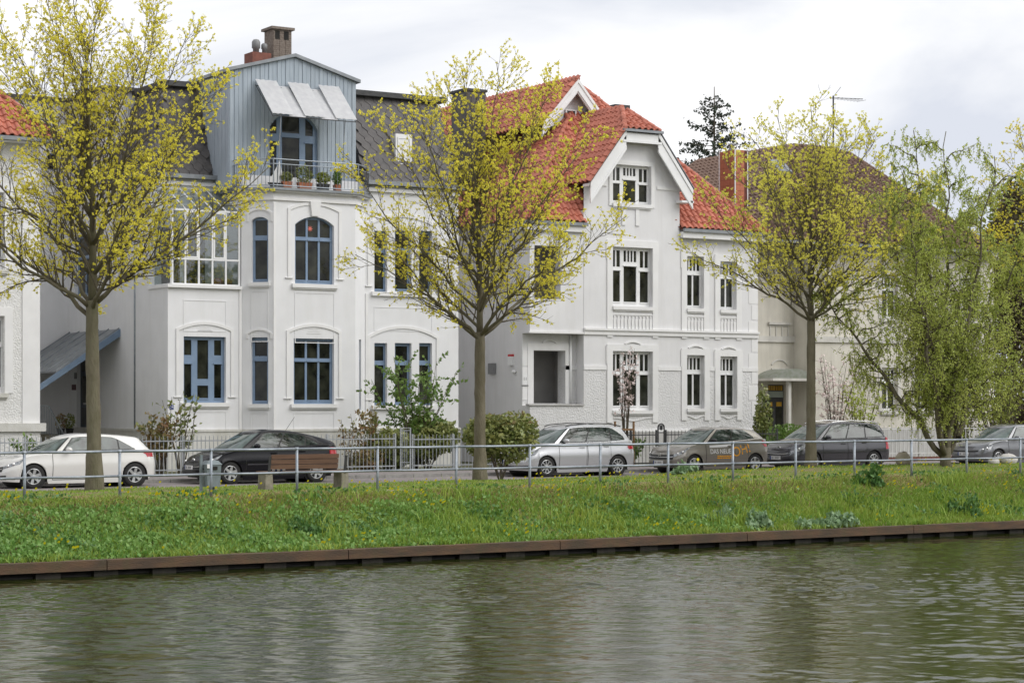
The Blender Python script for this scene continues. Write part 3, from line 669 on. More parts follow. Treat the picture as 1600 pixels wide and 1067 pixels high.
surround(F_cl, o_cl[0], b1, .06, .12, .14, False, low=2.15); surround(F_cl, o_cl[1], b1, .06, .12, .14, False, low=2.0)
tr_ = (o_rg[0][0], o_rg[2][1], o_rg[0][2], o_rg[0][3]); surround(F_r, tr_, b1, .10, .22, .34, low=.2)
tr_ = (o_ru[0][0], o_ru[2][1], o_ru[0][2], o_ru[0][3]); surround(F_r, tr_, b1, .10, .22, .34, low=.2)
kx = (o_bay[1][0]+o_bay[1][1])/2; kz = o_bay[1][3]
part('keystone', MB().hexa([F_bay.P(kx-.12, kz+.02, -.07), F_bay.P(kx+.12, kz+.02, -.07), F_bay.P(kx+.12, kz+.02, 0), F_bay.P(kx-.12, kz+.02, 0), F_bay.P(kx-.2, kz+.5, -.1), F_bay.P(kx+.2, kz+.5, -.1), F_bay.P(kx+.2, kz+.5, 0), F_bay.P(kx-.2, kz+.5, 0)]), 'trim', b1)
for fr, o in ((F_bay, o_bay[0]), (F_bay, o_bay[1]), (F_r, o_lg[0]), (F_cl, o_cl[0]), (F_cl, o_cl[1])):
    z = o[2]; lo_ = z-.95 if o[2] < 5 else z-1.95
    panel(fr, o[0]+.0, o[1]-.0, lo_, z-.3, b1)
panel(F_r, o_lg[0][0], o_lg[0][1], 5.75, 6.75, b1); panel(F_r, o_rg[0][0], o_rg[2][1], 5.9, 6.7, b1)
for o in (o_bay[0], o_lg[0]):
    for k in range(3): part('relief_line', MB().fbox(F_bay if o is o_bay[0] else F_r, (o[0]+o[1])/2-.26+.03*k, (o[0]+o[1])/2+.26-.03*k, o[3]+.17+.07*k, o[3]+.185+.07*k, -.012, 0), 'trim', b1)
# star decoration and window-sill ornaments behind the glass
sx, sz = F_bay.px(488, 357)
stv = [(sx+(.11 if k % 2 == 0 else .045)*math.cos(math.pi*k/8), sz+(.11 if k % 2 == 0 else .045)*math.sin(math.pi*k/8)) for k in range(16)]
sp_ = MB(); ctr = F_bay.P(sx, sz, .165); sp_.add([F_bay.P(a, z, .17) for a, z in stv]+[ctr], [(i, (i+1) % 16, 16) for i in range(16)])
solo('paper_star', sp_, mat('red_paper', (.75, .16, .12), (.7, .2, .15), .7), 'red paper star hanging in the arched first floor window', 'paper star', ctr)
# canted-bay cornice
def cornice(pts, z0, z1, out, m='trim', parent=b1, name='cornice'):
    for (x0, y0), (x1, y1) in zip(pts, pts[1:]):
        fr = Frame(x0, y0, x1-x0, y1-y0); ln = math.hypot(x1-x0, y1-y0)
        part(name, MB().fbox(fr, -out*.45, ln+out*.45, z0, z1, -out, .1), m, parent)
bayp = [(XB0-c-.02, FYY), (XB0, BY), (XB1, BY), (XB1+c, FYY)]
cornice(bayp, CT-.32, CT-.22, .07); cornice(bayp, CT-.05, CT, .16); cornice(bayp, CT, CT+.09, .24, 'zinc', name='gutter')
cornice([(XB0-c, LY), (XB0-c-.02, FYY)], CT, CT+.09, .22, 'zinc', name='gutter')
bf = MB(); bf.add([(XB0-c, LY, CT+.1), (XB0-c, FYY, CT+.1), (XB0, BY, CT+.1), (XB1, BY, CT+.1), (XB1+c, FYY, CT+.1), (XB1+c, LY, CT+.1)], [(0, 1, 2, 3, 4, 5)]); part('balcony_floor', bf, 'zinc', b1)
for fr, a0, a1 in ((F_r, XB1+c+.1, XR), (F_l, XS, XB0-c), (F_s, 76-67.5, 76-LY)):
    part('cornice', MB().fbox(fr, a0, a1, EZ-.3, EZ-.18, -.12, .05), 'trim', b1)
    part('gutter', MB().fbox(fr, a0-.1, a1+.1, EZ-.08, EZ+.06, -.3, .05), 'zinc', b1)
# mansard
TOPZ = 14.15
rf = part('roof', MB().hexa([(XS, LY+.02, EZ), (XR, LY+.02, EZ), (XR, 76, EZ), (XS, 76, EZ), (XS+1.2, LY+1.4, TOPZ), (XR, LY+1.4, TOPZ), (XR, 75.5, TOPZ), (XS+1.2, 75.5, TOPZ)]), 'slate', b1)
part('roof', MB().hexa([(XB1+c, FYY+.02, EZ), (XR, FYY+.02, EZ), (XR, 70, EZ), (XB1+c, 70, EZ), (XB1+c, FYY+1.5, TOPZ-.004), (XR, FYY+1.5, TOPZ-.004), (XR, 70, TOPZ-.004), (XB1+c, 70, TOPZ-.004)]), 'slate', b1)
for (x0, x1, y) in ((XS+1.0, 28.05, LY+1.35), (32.85, XR+.25, FYY+1.45)): part('roof_edge', MB().box(x0, x1, y-.22, y+.3, TOPZ-.02, TOPZ+.16), 'darkroof', b1)
part('roof_edge', MB().box(XS+1.0, XS+1.3, LY+1.35, 67.6, TOPZ-.02, TOPZ+.16), 'darkroof', b1)
part('roof_edge', MB().box(XS-.15, XR+.2, 67.4, 76.2, 14.25, 14.38), 'darkroof', b1)
part('roof_edge', MB().box(17.9, XS-.155, 71.0, 76.2, 14.25, 14.38), 'darkroof', b1)
tw, tl = .36, .27; lst = []
h1 = math.hypot(1.4, TOPZ-EZ)
lst += tiles(b1, 'slate', (XS, LY, EZ), (1, 0, 0), (0, 1.4, TOPZ-EZ), [(0, 0), (28.0-XS, 0), (28.0-XS, h1), (1.2, h1)], tw, tl, 'slate', 'hex')
lst += tiles(b1, 'slate', (32.95, FYY, EZ), (1, 0, 0), (0, 1.5, TOPZ-EZ), [(0, 0), (XR-32.95-.1, 0), (XR-32.95-.1, h1), (0, h1)], tw, tl, 'slate', 'hex')
h2 = math.hypot(1.2, TOPZ-EZ)
l2 = tiles(b1, 'slate', (XS, 67.6, EZ), (0, -1, 0), (1.2, 0, TOPZ-EZ), [(0, 0), (3.9, 0), (2.7, h2), (0, h2)], tw, tl, 'slate', 'hex')
place_tiles(rf, 'slate', lst+l2, tile_mesh('hex', tw, tl, 'slate'), 'slate')
# small white roof window in the right mansard
fr = F_r; a0, _ = fr.px(632, 240); wz0, wz1 = aty(637, 268, FYY+.6)[1], aty(637, 232, FYY+.6)[1]
part('dormer_box', MB().box(34.35, 35.0, FYY+.35, FYY+2, 11.6, 12.75), 'trim', b1)
window(b1, Frame(0, FYY+.33, 1, 0), (34.42, 34.93, 11.68, 12.65), [(.08, .92, .06, .94)], 'whiteframe', d=0)
# --- timber dormer tower
DX0, DX1, DY = 28.1, 32.8, 62.35; DE, DA = 14.4, 15.05; D0 = CT+.1; F_d = Frame(0, DY, 1, 0); F_ds = Frame(DX0, 70, 0, -1)
tower = MB(); DR = (30.0, 31.75, D0+.05, 13.15)
def dz(x): return DE+(DA-DE)*(1-abs(x-(DX0+DX1)/2)/((DX1-DX0)/2))
dr0, dr1 = F_d.px(421, 200)[0], F_d.px(497, 200)[0]; dtop = aty(460, 176, DY)[1]
DR = (dr0, dr1, D0+.02, dtop, .55)
wall(tower, F_d, DX0, DX1, D0, DA, [DR], 0, .25, [(DX0, D0), (DX1, D0), (DX1, DE), ((DX0+DX1)/2, DA), (DX0, DE)])
wall(tower, F_ds, 0, 70-DY, D0, DE, []); tower.add([(DX1, DY, D0), (DX1, 70, D0), (DX1, 70, DE), (DX1, DY, DE)], [(0, 1, 2, 3)])
dt = part('dormer_wall', tower, 'cladding', b1)
bw = (DX1-DX0)/30
for i in range(30):
    x0 = DX0+i*bw; xm = x0+bw/2; zt = dz(xm)-.02; wide = bw-.012; dd = -.028 if i % 2 else -.012
    segs = [(D0, zt)]
    if dr0-.0 < xm < dr1+.0:
        arc = archpoly(*DR[:4], DR[4]); cx = (dr0+dr1)/2; cc = (dr1-dr0)/2; r_ = (cc*cc+.55*.55)/(1.1); zz = DR[3]-r_+math.sqrt(max(0, r_*r_-(xm-cx)**2)); segs = [(zz+.06, zt)]
    for s0, s1 in segs:
        j = random.uniform(-.003, .003)
        bd_ = MB(); bd_.hexa([F_d.P(x0+.006, s0, dd+j), F_d.P(x0+wide, s0, dd+j), F_d.P(x0+wide, s0, 0), F_d.P(x0+.006, s0, 0), F_d.P(x0+.006, min(dz(x0), DA)-.02, dd+j), F_d.P(x0+wide, dz(x0+wide)-.02, dd+j), F_d.P(x0+wide, dz(x0+wide)-.02, 0), F_d.P(x0+.006, dz(x0)-.02, 0)])
        part('board', bd_, 'cladding', dt)
for i in range(6):
    a = 70-DY-(i+1)*.3; part('board', MB().fbox(F_ds, a+.01, a+.29, D0, DE-.02, -.02, 0), 'cladding', dt)
mid = (DX0+DX1)/2
for s, x in ((0, DX0-.1), (1, DX1+.12)):
    pts = [(mid, DA+.1), (x, dz(x)+.1)]
    rb = MB(); rb.add([(mid, DY-.14, DA+.0), (x, DY-.14, dz(x)), (x, 70, dz(x)), (mid, 70, DA), (mid, DY-.14, DA+.11), (x, DY-.14, dz(x)+.11), (x, 70, dz(x)+.11), (mid, 70, DA+.11)], [(0, 1, 2, 3), (4, 5, 6, 7), (0, 1, 5, 4), (1, 2, 6, 5), (2, 3, 7, 6), (0, 3, 7, 4)]); part('dormer_roof', rb, 'zinc', b1)
window(b1, F_d, DR, [(.04, .17, .1, .62), (.04, .17, .72, .97), (.28, .64, .02, .68), (.28, .64, .74, .95), (.76, .92, .1, .62), (.76, .92, .72, .97)], 'blueframe', d=.1, rise=.55, label='blue framed arched balcony door')
# stovepipe and awning
AW = thing('awning', 'three pale translucent corrugated sheets tilted out as an awning above the balcony door', 'awning', ((DX0+DX1)/2, DY-.5, 12.5))
def pt(px, py, y): x, z = aty(px, py, y); return (x, y, z)
y0_, y1_ = DY-.12, DY-1.45
xl = aty(399, 129, y0_)[0]; xr = aty(523, 146, y0_)[0]; zt_ = aty(399, 130, y0_)[1]; zb_ = aty(425, 178, y1_)[1]
ww = (xr-xl)/5
order = [(0, 1.3, .02), (1.05, 2.05, -.04), (2.0, 3.3, .02), (3.05, 4.05, -.04), (3.95, 5.25, .02)]
for u0, u1, off in order:
    n = 6; mb = MB()
    for th_ in (0, .012):
        for k in range(n+1):
            f_ = k/n; ztop = zt_+.10*(off > 0)
            for j in range(9):
                x = xl+(u0+(u1-u0)*j/8)*ww; mb.v.append((x, y0_+(y1_-y0_)*f_, ztop+off+(zb_-ztop)*f_+.012*math.sin(j*2.6)+th_))
    m_ = (n+1)*9
    for s in (0, m_):
        for k in range(n):
            for j in range(8): mb.f.append((s+k*9+j, s+k*9+j+1, s+(k+1)*9+j+1, s+(k+1)*9+j))
    part('awning_sheet', mb, 'plastic', AW, True)
for u in (.0, 1.2, 2.1, 3.2, 4.1, 5.2):
    part('awning_bar', MB().tube([(xl+u*ww, y0_, zt_-.06), (xl+u*ww, y1_, zb_-.06)], .014, 5), 'darkmetal', AW)
for k_ in (.04, 1.0): part('awning_bar', MB().tube([(xl, y0_+(y1_-y0_)*k_, zt_+(zb_-zt_)*k_-.05), (xr+.1, y0_+(y1_-y0_)*k_, zt_+(zb_-zt_)*k_-.05)], .016, 5), 'darkmetal', AW)
for u in (.55, 4.55): part('awning_pole', MB().tube([(xl+u*ww+.5*0, y1_+.35, CT+.1), (xl+u*ww, y1_+.05, zb_)], .016, 6), 'metal', AW)
# balcony railing, planters
br = thing('balcony_railing', 'grey metal balcony railing curving around the bay top', 'railing', (30.6, BY, CT))
bp = [(XB0-c-.15, FYY+.9), (XB0-c-.15, FYY-.06), (XB0-.05, BY-.12), (XB1+.05, BY-.12), (XB1+c+.15, FYY-.06), (XB1+c+.15, FYY+.6)]
for z, r_ in ((CT+1.02, .022), (CT+.86, .016), (CT+.16, .018)):
    part('rail', MB().tube([(x, y, z) for x, y in bp], r_, 6), 'metal', br)
bar = MB().tube([(0, 0, CT+.16), (0, 0, CT+.86)], .009, 4).mesh('baluster', M['metal'])
for (x0, ya), (x1, yb) in zip(bp, bp[1:]):
    ln = math.hypot(x1-x0, yb-ya); n = int(ln/.13)
    for i in range(n): inst('baluster', bar, br, (x0+(x1-x0)*i/n, ya+(yb-ya)*i/n, 0))
    for i in range(n): inst('baluster', bar, br, (x0+(x1-x0)*i/n, ya+(yb-ya)*i/n, 0))
    part('post', MB().tube([(x0, ya, CT+.05), (x0, ya, CT+1.03)], .02, 6), 'metal', br)
def leafball(cx, cy, cz_, rx, ry, rz, n, size, m, parent, name='foliage', seed=0, up=.0, solid=False):
    r = np.random.default_rng(seed+int(cx*100) % 9999)
    d = r.normal(size=(n, 3)); d /= np.linalg.norm(d, axis=1)[:, None]; rad = r.uniform(.35, 1, n)**.5 if not solid else r.uniform(.7, 1, n)
    bump = 1+.22*np.sin(d[:, 0]*5+seed)*np.cos(d[:, 2]*6+d[:, 1]*4+seed*2)
    c_ = np.array([cx, cy, cz_])+d*rad[:, None]*bump[:, None]*np.array([rx, ry, rz])
    return leaves(name, c_, size, m, parent, r, d, up)
def leaves(name, c_, size, m, parent, r, nrm=None, up=0, long=1.5, kind='stuff'):
    n = len(c_); a = r.normal(size=(n, 3)); a[:, 2] += up; a /= np.linalg.norm(a, axis=1)[:, None]
    b = r.normal(size=(n, 3)); b -= (b*a).sum(1)[:, None]*a; b /= np.linalg.norm(b, axis=1)[:, None]
    s = (size*r.uniform(.6, 1.3, n))[:, None]
    co = np.stack([c_-a*s*long*.5, c_+b*s*.42, c_+a*s*long*.5, c_-b*s*.42], 1).reshape(-1, 3)
    fc = np.arange(4*n).reshape(n, 4); o = fastmesh(name, co, fc, m, parent, tuple(wl(parent)) if parent else None); o['kind'] = kind; return o
planters = [(448, .34, 'terracotta', 'laurel', .12, 'terracotta planter box with low green herbs on the balcony edge, left of the conifer pot'), (476, .5, 'terracotta', 'laurel', .24, 'terracotta box with bushy green plant in the middle of the balcony edge'), (505, .42, 'black', 'yellowbush', .16, 'dark planter box with yellow-green foliage behind the balcony rail'), (527, .22, 'terracotta', 'lilac', .2, 'small round terracotta pot near the right end of the balcony')]
for px0, wd, pm_, lm, lh, lab in planters:
    x, _ = aty(px0, 290, BY+.1); y = BY+.12
    pl = thing('flower_pot', lab, 'planter', (x, y, CT+.1))
    part('pot', MB().hexa([(x-wd/2*.85, y-.09, CT+.11), (x+wd/2*.85, y-.09, CT+.11), (x+wd/2*.85, y+.09, CT+.11), (x-wd/2*.85, y+.09, CT+.11), (x-wd/2, y-.11, CT+.32), (x+wd/2, y-.11, CT+.32), (x+wd/2, y+.11, CT+.32), (x-wd/2, y+.11, CT+.32)]), pm_, pl)
    leafball(x, y, CT+.38+lh*.8, wd*.65, .16, lh*1.35, 420, .06, lm, pl, seed=px0)
x, _ = aty(433, 290, BY+.1); y = BY+.14
sb = thing('model_sailing_boat', 'model sailing boat with white sails and black hull standing on the balcony edge', 'model boat', (x, y, CT+.1))
part('hull', MB().hexa([(x-.2, y-.05, CT+.12), (x+.2, y-.05, CT+.12), (x+.2, y+.05, CT+.12), (x-.2, y+.05, CT+.12), (x-.3, y-.07, CT+.26), (x+.28, y-.07, CT+.26), (x+.28, y+.07, CT+.26), (x-.3, y+.07, CT+.26)]), 'black', sb)
fs = Frame(x, y, 1, 0); part('sail', MB().prism(fs, [(-.27, CT+.3), (.1, CT+.3), (.12, CT+1.0)], -.006, .006), 'white', sb); part('sail', MB().prism(fs, [(.13, CT+.32), (.28, CT+.32), (.14, CT+.9)], .01, .02), 'white', sb); part('mast', MB().tube([(x+.12, y+.01, CT+.26), (x+.12, y+.01, CT+1.05)], .008, 5), 'metal', sb)
# chimneys
def chimney(name, label, cx, cy, z0, z1, s, m, brick=None):
    c_ = thing(name, label, 'chimney', (cx, cy, z0)); part('stack', MB().box(cx-s/2, cx+s/2, cy-s/2, cy+s/2, z0, z1), m, c_)
    return c_
ch = chimney('chimney', 'tall weathered brown brick chimney with flat cap above the timber dormer', 31.75, 66.3, 14, 16.65, .72, 'chim_brick')
part('cap', MB().box(31.3, 32.2, 65.85, 66.75, 16.65, 16.74), 'chim_brick', ch)
for x in (31.55, 31.9): part('flue_opening', MB().box(x-.09, x+.09, 65.92, 65.95, 16.3, 16.6), 'dark', ch)
bme1 = MB().box(0, .225, 0, .02, 0, .062).mesh('brick', M['chim_brick'])
for r_ in range(21):
    for k in range(3): inst('brick', bme1, ch, (31.40+k*.238+(.0 if r_ % 2 else -.0), 65.925, 15.05+r_*.073) if r_ < 17 or k != 1 else (31.40+k*.238, 65.93, 15.05+r_*.073))
ch = thing('chimney', 'low red brick chimney with two round grey pots beside the tall chimney', 'chimney', (30.4, 66.2, 14))
cxl = aty(391, 95, 66)[0]; cxr = aty(420, 95, 66)[0]
part('stack', MB().box(cxl, cxr, 65.8, 66.5, 14, 15.75), 'redbrick', ch)
for q, s in ((400, 1), (413, .75)):
    x = aty(q, 90, 66.1)[0]; part('chimney_pot', MB().lathe([(.11*s, 0), (.11*s, .16), (.15*s, .18), (.15*s, .3*s+.1), (.1*s, .42*s+.06), (.02, .44*s+.06)], (x, 66.1, 15.75), n=12), 'grey', ch, True)
# --- winter garden
wg = thing('conservatory', 'glazed white framed conservatory with sloping glass roof on the first floor', 'conservatory', (27, FYY, WG))
part('ledge', MB().box(XS-.05, XB0-c-.03, FYY-.12, LY, WG, WG+.1), 'trim', wg)
gx0, gx1 = XS+.16, XB0-c-.06; gy = FYY+.06; gzt = aty(320, 328, gy)[1]; gzr = aty(350, 300, LY-.1)[1]
F_g = Frame(0, gy, 1, 0); F_gs = Frame(gx0, LY, 0, -1)
nb_ = 5; bwid = (gx1-gx0)/nb_; gm = MB(); tz = WG+.1+(gzt-WG)*.33
for i in range(nb_+1): part('glazing_bar', MB().fbox(F_g, gx0+i*bwid-.03, gx0+i*bwid+.03, WG+.1, gzt, 0, .07), 'whiteframe', wg)
for z in (WG+.12, tz, gzt-.03): part('glazing_bar', MB().fbox(F_g, gx0, gx1, z-.03, z+.03, -.006, .06), 'whiteframe', wg)
for i in range(nb_):
    for z0, z1 in ((WG+.15, tz-.03), (tz+.03, gzt-.06)): part('pane', MB().fbox(F_g, gx0+i*bwid+.03, gx0+(i+1)*bwid-.03, z0, z1, .03, .036), 'clear', wg)
    part('glazing_bar', MB().tube([(gx0+i*bwid, gy, gzt), (gx0+i*bwid, LY-.02, gzr)], .03, 4), 'whiteframe', wg)
    rp = MB(); rp.add([(gx0+i*bwid+.03, gy, gzt+.01), (gx0+(i+1)*bwid-.03, gy, gzt+.01), (gx0+(i+1)*bwid-.03, LY-.02, gzr+.01), (gx0+i*bwid+.03, LY-.02, gzr+.01)], [(0, 1, 2, 3)]); part('roof_pane', rp, 'clear', wg)
part('glazing_bar', MB().tube([(gx1, gy, gzt), (gx1, LY-.02, gzr)], .03, 4), 'whiteframe', wg)
for i in (1, 3):   # opening casements stand proud
    part('casement_frame', MB().band(F_g, [(gx0+i*bwid+.06, tz+.06), (gx0+(i+1)*bwid-.06, tz+.06), (gx0+(i+1)*bwid-.06, gzt-.09), (gx0+i*bwid+.06, gzt-.09)], .05, -.012, .02, True), 'whiteframe', wg)
for a in (0, LY-gy-.03): part('glazing_bar', MB().fbox(F_gs, a, a+.05, WG+.1, gzt+(gzr-gzt)*(0 if a > .1 else .9), 0, .05), 'whiteframe', wg)
for z in (WG+.12, tz): part('glazing_bar', MB().fbox(F_gs, 0, LY-gy, z-.03, z+.03, -.005, .05), 'whiteframe', wg)
part('pane', MB().fbox(F_gs, .05, LY-gy-.04, WG+.15, tz-.03, .02, .026), 'clear', wg); part('pane', MB().fbox(F_gs, .05, LY-gy-.04, tz+.03, gzt-.05, .02, .026), 'clear', wg)
part('dark_doorway', MB().box(27.0, 27.75, LY-.03, LY-.01, WG+.1, gzt-.3), 'pane', wg); part('dark_doorway', MB().box(26.2, 26.85, LY-.03, LY-.01, WG+.1, gzt-.5), 'pane', wg)
x = 28.0; solo('wicker_basket', MB().lathe([(.12, 0), (.17, .1), (.15, .2), (.05, .24)], (x, 62.3, WG+.1), n=10), 'stake', 'round straw basket on the conservatory sill', 'basket', (x, 62.3, WG+.1))
solo('red_cushion', MB().lathe([(.14, 0), (.2, .1), (.17, .22), (.05, .28)], (x-.32, 62.4, WG+.1), n=10), mat('red_cloth', (.3, .04, .035), (.2, .03, .03), .9), 'dark red cushion on the conservatory sill beside the basket', 'cushion', (x-.32, 62.4, WG+.1), smooth=True)
# --- canopy over side entrance, door, steps
cn = thing('entrance_canopy', 'sloping grey sheet metal canopy on blue beams over the side entrance', 'canopy', (XS-1, 68, 5))
def sidept(px, py, X=XS): r = ray(px, py); t_ = X/r.x; return (r.y*t_, CZ+r.z*t_)
yN, zN = sidept(187, 516); yF = 71.1; yN2 = yN
zE = aty(61, 600, yN)[1]; xE = aty(61, 600, yN)[0]
slope = (zN-zE)/(XS-xE); xE2 = XS-2.25; 
def cz2(x): return zN-slope*(XS-x)
part('canopy_sheet', MB().hexa([(xE2, yN, cz2(xE2)), (XS, yN, zN), (XS, yF, zN), (xE2, yF, cz2(xE2)), (xE2, yN, cz2(xE2)+.05), (XS, yN, zN+.05), (XS, yF, zN+.05), (xE2, yF, cz2(xE2)+.05)]), 'zinc', cn)
for i in range(6):
    y = yN+.05+i*(yF-yN-.1)/5; part('seam', MB().hexa([(xE2, y-.015, cz2(xE2)+.05), (XS, y-.015, zN+.05), (XS, y+.015, zN+.05), (xE2, y+.015, cz2(xE2)+.05), (xE2, y-.01, cz2(xE2)+.1), (XS, y-.01, zN+.1), (XS, y+.01, zN+.1), (xE2, y+.01, cz2(xE2)+.1)]), 'zinc', cn)
xx2 = XS-3.1
for y in (yN-.08, (yN+yF)/2, yF-.1):
    part('beam', MB().hexa([(xx2, y, cz2(xx2)-.22), (XS, y, zN-.2), (XS, y+.1, zN-.2), (xx2, y+.1, cz2(xx2)-.22), (xx2, y, cz2(xx2)-.02), (XS, y, zN+.045), (XS, y+.1, zN+.045), (xx2, y+.1, cz2(xx2)-.02)]), 'zincblue', cn)
dd = part('door', MB().fbox(F_s, DOOR[0], DOOR[1], DOOR[2], DOOR[3], .14, .19), mat('dark_blue_door', (.035, .05, .075), (.03, .045, .07), .4), b1)
for u0, u1, v0, v1 in ((.15, .85, .1, .32), (.15, .48, .38, .72), (.52, .85, .38, .72), (.15, .85, .78, .95)):
    part('door_panel', MB().fbox(F_s, DOOR[0]+u0, DOOR[0]+u1, DOOR[2]+v0*2.8, DOOR[2]+v1*2.8, .125, .14), 'pane' if v0 > .35 else 'darkmetal', dd)
part('letter_slot', MB().fbox(F_s, DOOR[0]+.35, DOOR[0]+.65, 3.35, 3.42, .11, .125), 'chrome', dd)
ya, za = sidept(117, 605); part('name_plate', MB().fbox(F_s, 76-ya-.28, 76-ya+.12, za-.1, za+.1, -.02, 0), mat('maroon_plate', (.09, .02, .03), (.08, .02, .03), .4), b1)
part('doorbell', MB().fbox(F_s, 76-ya+.0, 76-ya+.2, za+.3, za+.52, -.03, 0), 'grey', b1)
stp = MB()
for i in range(5): stp.box(XS-1.9+.0, XS-.05, 67.2+.28*i, 71.19, BASE+.0+.24*i if i else BASE, BASE+.24*(i+1))
part('steps', stp, 'concrete', b1)
hr = thing('stair_handrail', 'grey metal stair railing with vertical bars by the side entrance steps', 'handrail', (22.8, 67, 1.2))
ps_ = [aty(62, 634, 67.4), aty(76, 634, 67.4), aty(101, 681, 67.4), aty(112, 700, 67.4)]
ps_ = [(x, 67.4, z) for x, z in ps_]
part('handrail', MB().tube(ps_, .025, 6), 'metal', hr)
for i in range(16):
    x = ps_[0][0]+(ps_[2][0]-ps_[0][0])*i/15; z = ps_[0][2] if x < ps_[1][0] else ps_[1][2]-(x-ps_[1][0])*(ps_[1][2]-ps_[2][2])/(ps_[2][0]-ps_[1][0])
    part('baluster', MB().tube([(x, 67.4, z-.02), (x, 67.4, z-.95)], .01, 4), 'metal', hr)
for q, l_, lm in ((95, 'dark pot with reddish plant beside the side entrance steps', 'redleaf'), (109, 'dark pot with leafy plant right next to the side door', 'laurel')):
    x, z = aty(q, 655, 68.9); pt_ = thing('flower_pot', l_, 'plant pot', (x, 68.9, 2.25)); part('pot', MB().lathe([(.1, 0), (.15, .28)], (x, 68.9, 2.25), n=10), 'black', pt_); leafball(x, 68.9, 2.75, .2, .2, .3, 160, .07, lm, pt_, seed=q)
x, z = F_r.px(268, 636); part('house_number', MB().fbox(F_r, x-.07, x+.07, z-.07, z+.07, -.02, 0), 'blue', b1); text_on(F_r, '24', .12, x, z, -.022, 'number', 'white', b1)
# ------------------------------------------------------------------ building 2: white house with red roofs
b3 = thing('red_roofed_house', 'white stuccoed house with red tiled roofs, half hipped gable and white sash windows', 'house', (45, 62, BASE))
X0, XM, XN, XE = 39.66, 42.0, 46.36, 50.2; Y0 = 62.0; Y1 = 62.5; YW = 62.1; YB = 76
F0 = Frame(0, Y0, 1, 0); F1 = Frame(0, Y1, 1, 0); F2 = Frame(0, YW, 1, 0); FS = Frame(X0, YB, 0, -1); FM = Frame(XM, Y1, 0, -1)
zpl = aty(1000, 672, Y0)[1]; zband = aty(985, 574, Y0)[1]; EV = 9.95; zor = aty(870, 521, Y0)[1]
GA = 4.02
r3 = lambda fr, *q: tuple(fr.rect(*q))
oA = [r3(F0, 957, 1019, 549, 641), r3(F0, 957, 1019, 387, 479), r3(F0, 957, 1017, 259, 319)]
oB = [r3(F2, 1073, 1100, 555, 638), r3(F2, 1125, 1151, 557, 638), r3(F2, 1073, 1099, 401, 482), r3(F2, 1125, 1150, 409, 484)]
oP = [r3(F1, 833, 883, 548, 630)]
LOG = [r3(F0, 835, 876, 384, 467)]
kneeL = aty(974, 217, Y0); kneeR = aty(1014, 221, Y0); crn = aty(1062, 299, Y0)
GZ = (kneeL[1]+kneeR[1])/2
up = MB(); lw = MB()
gx = (kneeL[0]+kneeR[0])/2; ze = aty(1083, 297, Y0-.35)[1]; xeR = aty(1083, 297, Y0-.35)[0]; xeL = 2*gx-xeR
zr = aty(978, 170, Y0+.9)[1]; hz = aty(1040, 208, Y0-.4)[1]; sl = (zr-ze)/(gx-xeL); hw = (zr-hz)/sl
gcp = [(XM, zband), (XN, zband), (XN, ze+sl*(xeR-XN)-.1), (gx+hw, hz-.12), (gx-hw, hz-.12), (XM, ze+sl*(XM-xeL)-.1)]; GZ = hz-.12
wall(lw, F0, XM, XN, zpl, zband, oA); wall(up, F0, XM, XN, zband, GZ, oA, cp=gcp)
wall(lw, F2, XN, XE, zpl, zband, oB); wall(up, F2, XN, XE, zband, EV, oB)
up.add([(XN, Y0, zband), (XN, 66, zband), (XN, 66, GZ-1.4), (XN, Y0, crn[1])], [(0, 1, 2, 3)])
lw.add([(XN, Y0, zpl), (XN, YW, zpl), (XN, YW, zband), (XN, Y0, zband)], [(0, 1, 2, 3)])
wall(up, FM, 0, .5, BASE, EV+.5, []); wall(up, F1, X0, XM, zband, zor+.2, [oP[0]], rev=.5); wall(lw, F1, X0, XM, zpl, zband, [oP[0]], rev=.5)
wall(up, FS, 0, YB-Y1, BASE, EV, [])
up.add([(XE, YW, BASE), (XE, YB, BASE), (XE, YB, EV), (XE, YW, EV)], [(0, 1, 2, 3)]); up.add([(X0, YB, BASE), (XE, YB, BASE), (XE, YB, EV), (X0, YB, EV)], [(3, 2, 1, 0)])
# oriel with open loggia
wall(up, F0, X0, XM-.01, zor, EV, LOG, rev=.35); wall(up, Frame(X0, Y1, 0, -1), 0, .5, zor, EV, [])
up.add([(X0, Y0, zor), (XM, Y0, zor), (XM, Y1, zor), (X0, Y1, zor)], [(0, 1, 2, 3)])
part('wall', up, 'stucco3', b3); part('rough_wall', lw, 'roughcast', b3)
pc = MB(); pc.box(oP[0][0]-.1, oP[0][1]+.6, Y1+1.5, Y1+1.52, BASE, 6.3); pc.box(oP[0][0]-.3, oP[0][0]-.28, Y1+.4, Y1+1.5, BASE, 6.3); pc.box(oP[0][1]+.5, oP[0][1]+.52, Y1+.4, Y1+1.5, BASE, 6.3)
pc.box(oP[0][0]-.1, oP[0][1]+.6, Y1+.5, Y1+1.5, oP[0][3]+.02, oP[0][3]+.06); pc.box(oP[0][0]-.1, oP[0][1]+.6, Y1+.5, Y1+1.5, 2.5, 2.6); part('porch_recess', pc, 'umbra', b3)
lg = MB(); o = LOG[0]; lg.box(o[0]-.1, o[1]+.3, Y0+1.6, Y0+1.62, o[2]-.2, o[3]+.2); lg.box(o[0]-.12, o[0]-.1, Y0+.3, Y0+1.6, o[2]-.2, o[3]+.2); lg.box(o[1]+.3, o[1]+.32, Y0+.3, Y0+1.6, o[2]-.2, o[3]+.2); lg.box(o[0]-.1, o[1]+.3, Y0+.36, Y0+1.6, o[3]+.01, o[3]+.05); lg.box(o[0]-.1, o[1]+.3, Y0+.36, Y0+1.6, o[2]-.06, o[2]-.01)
part('loggia_recess', lg, 'umbra', b3)
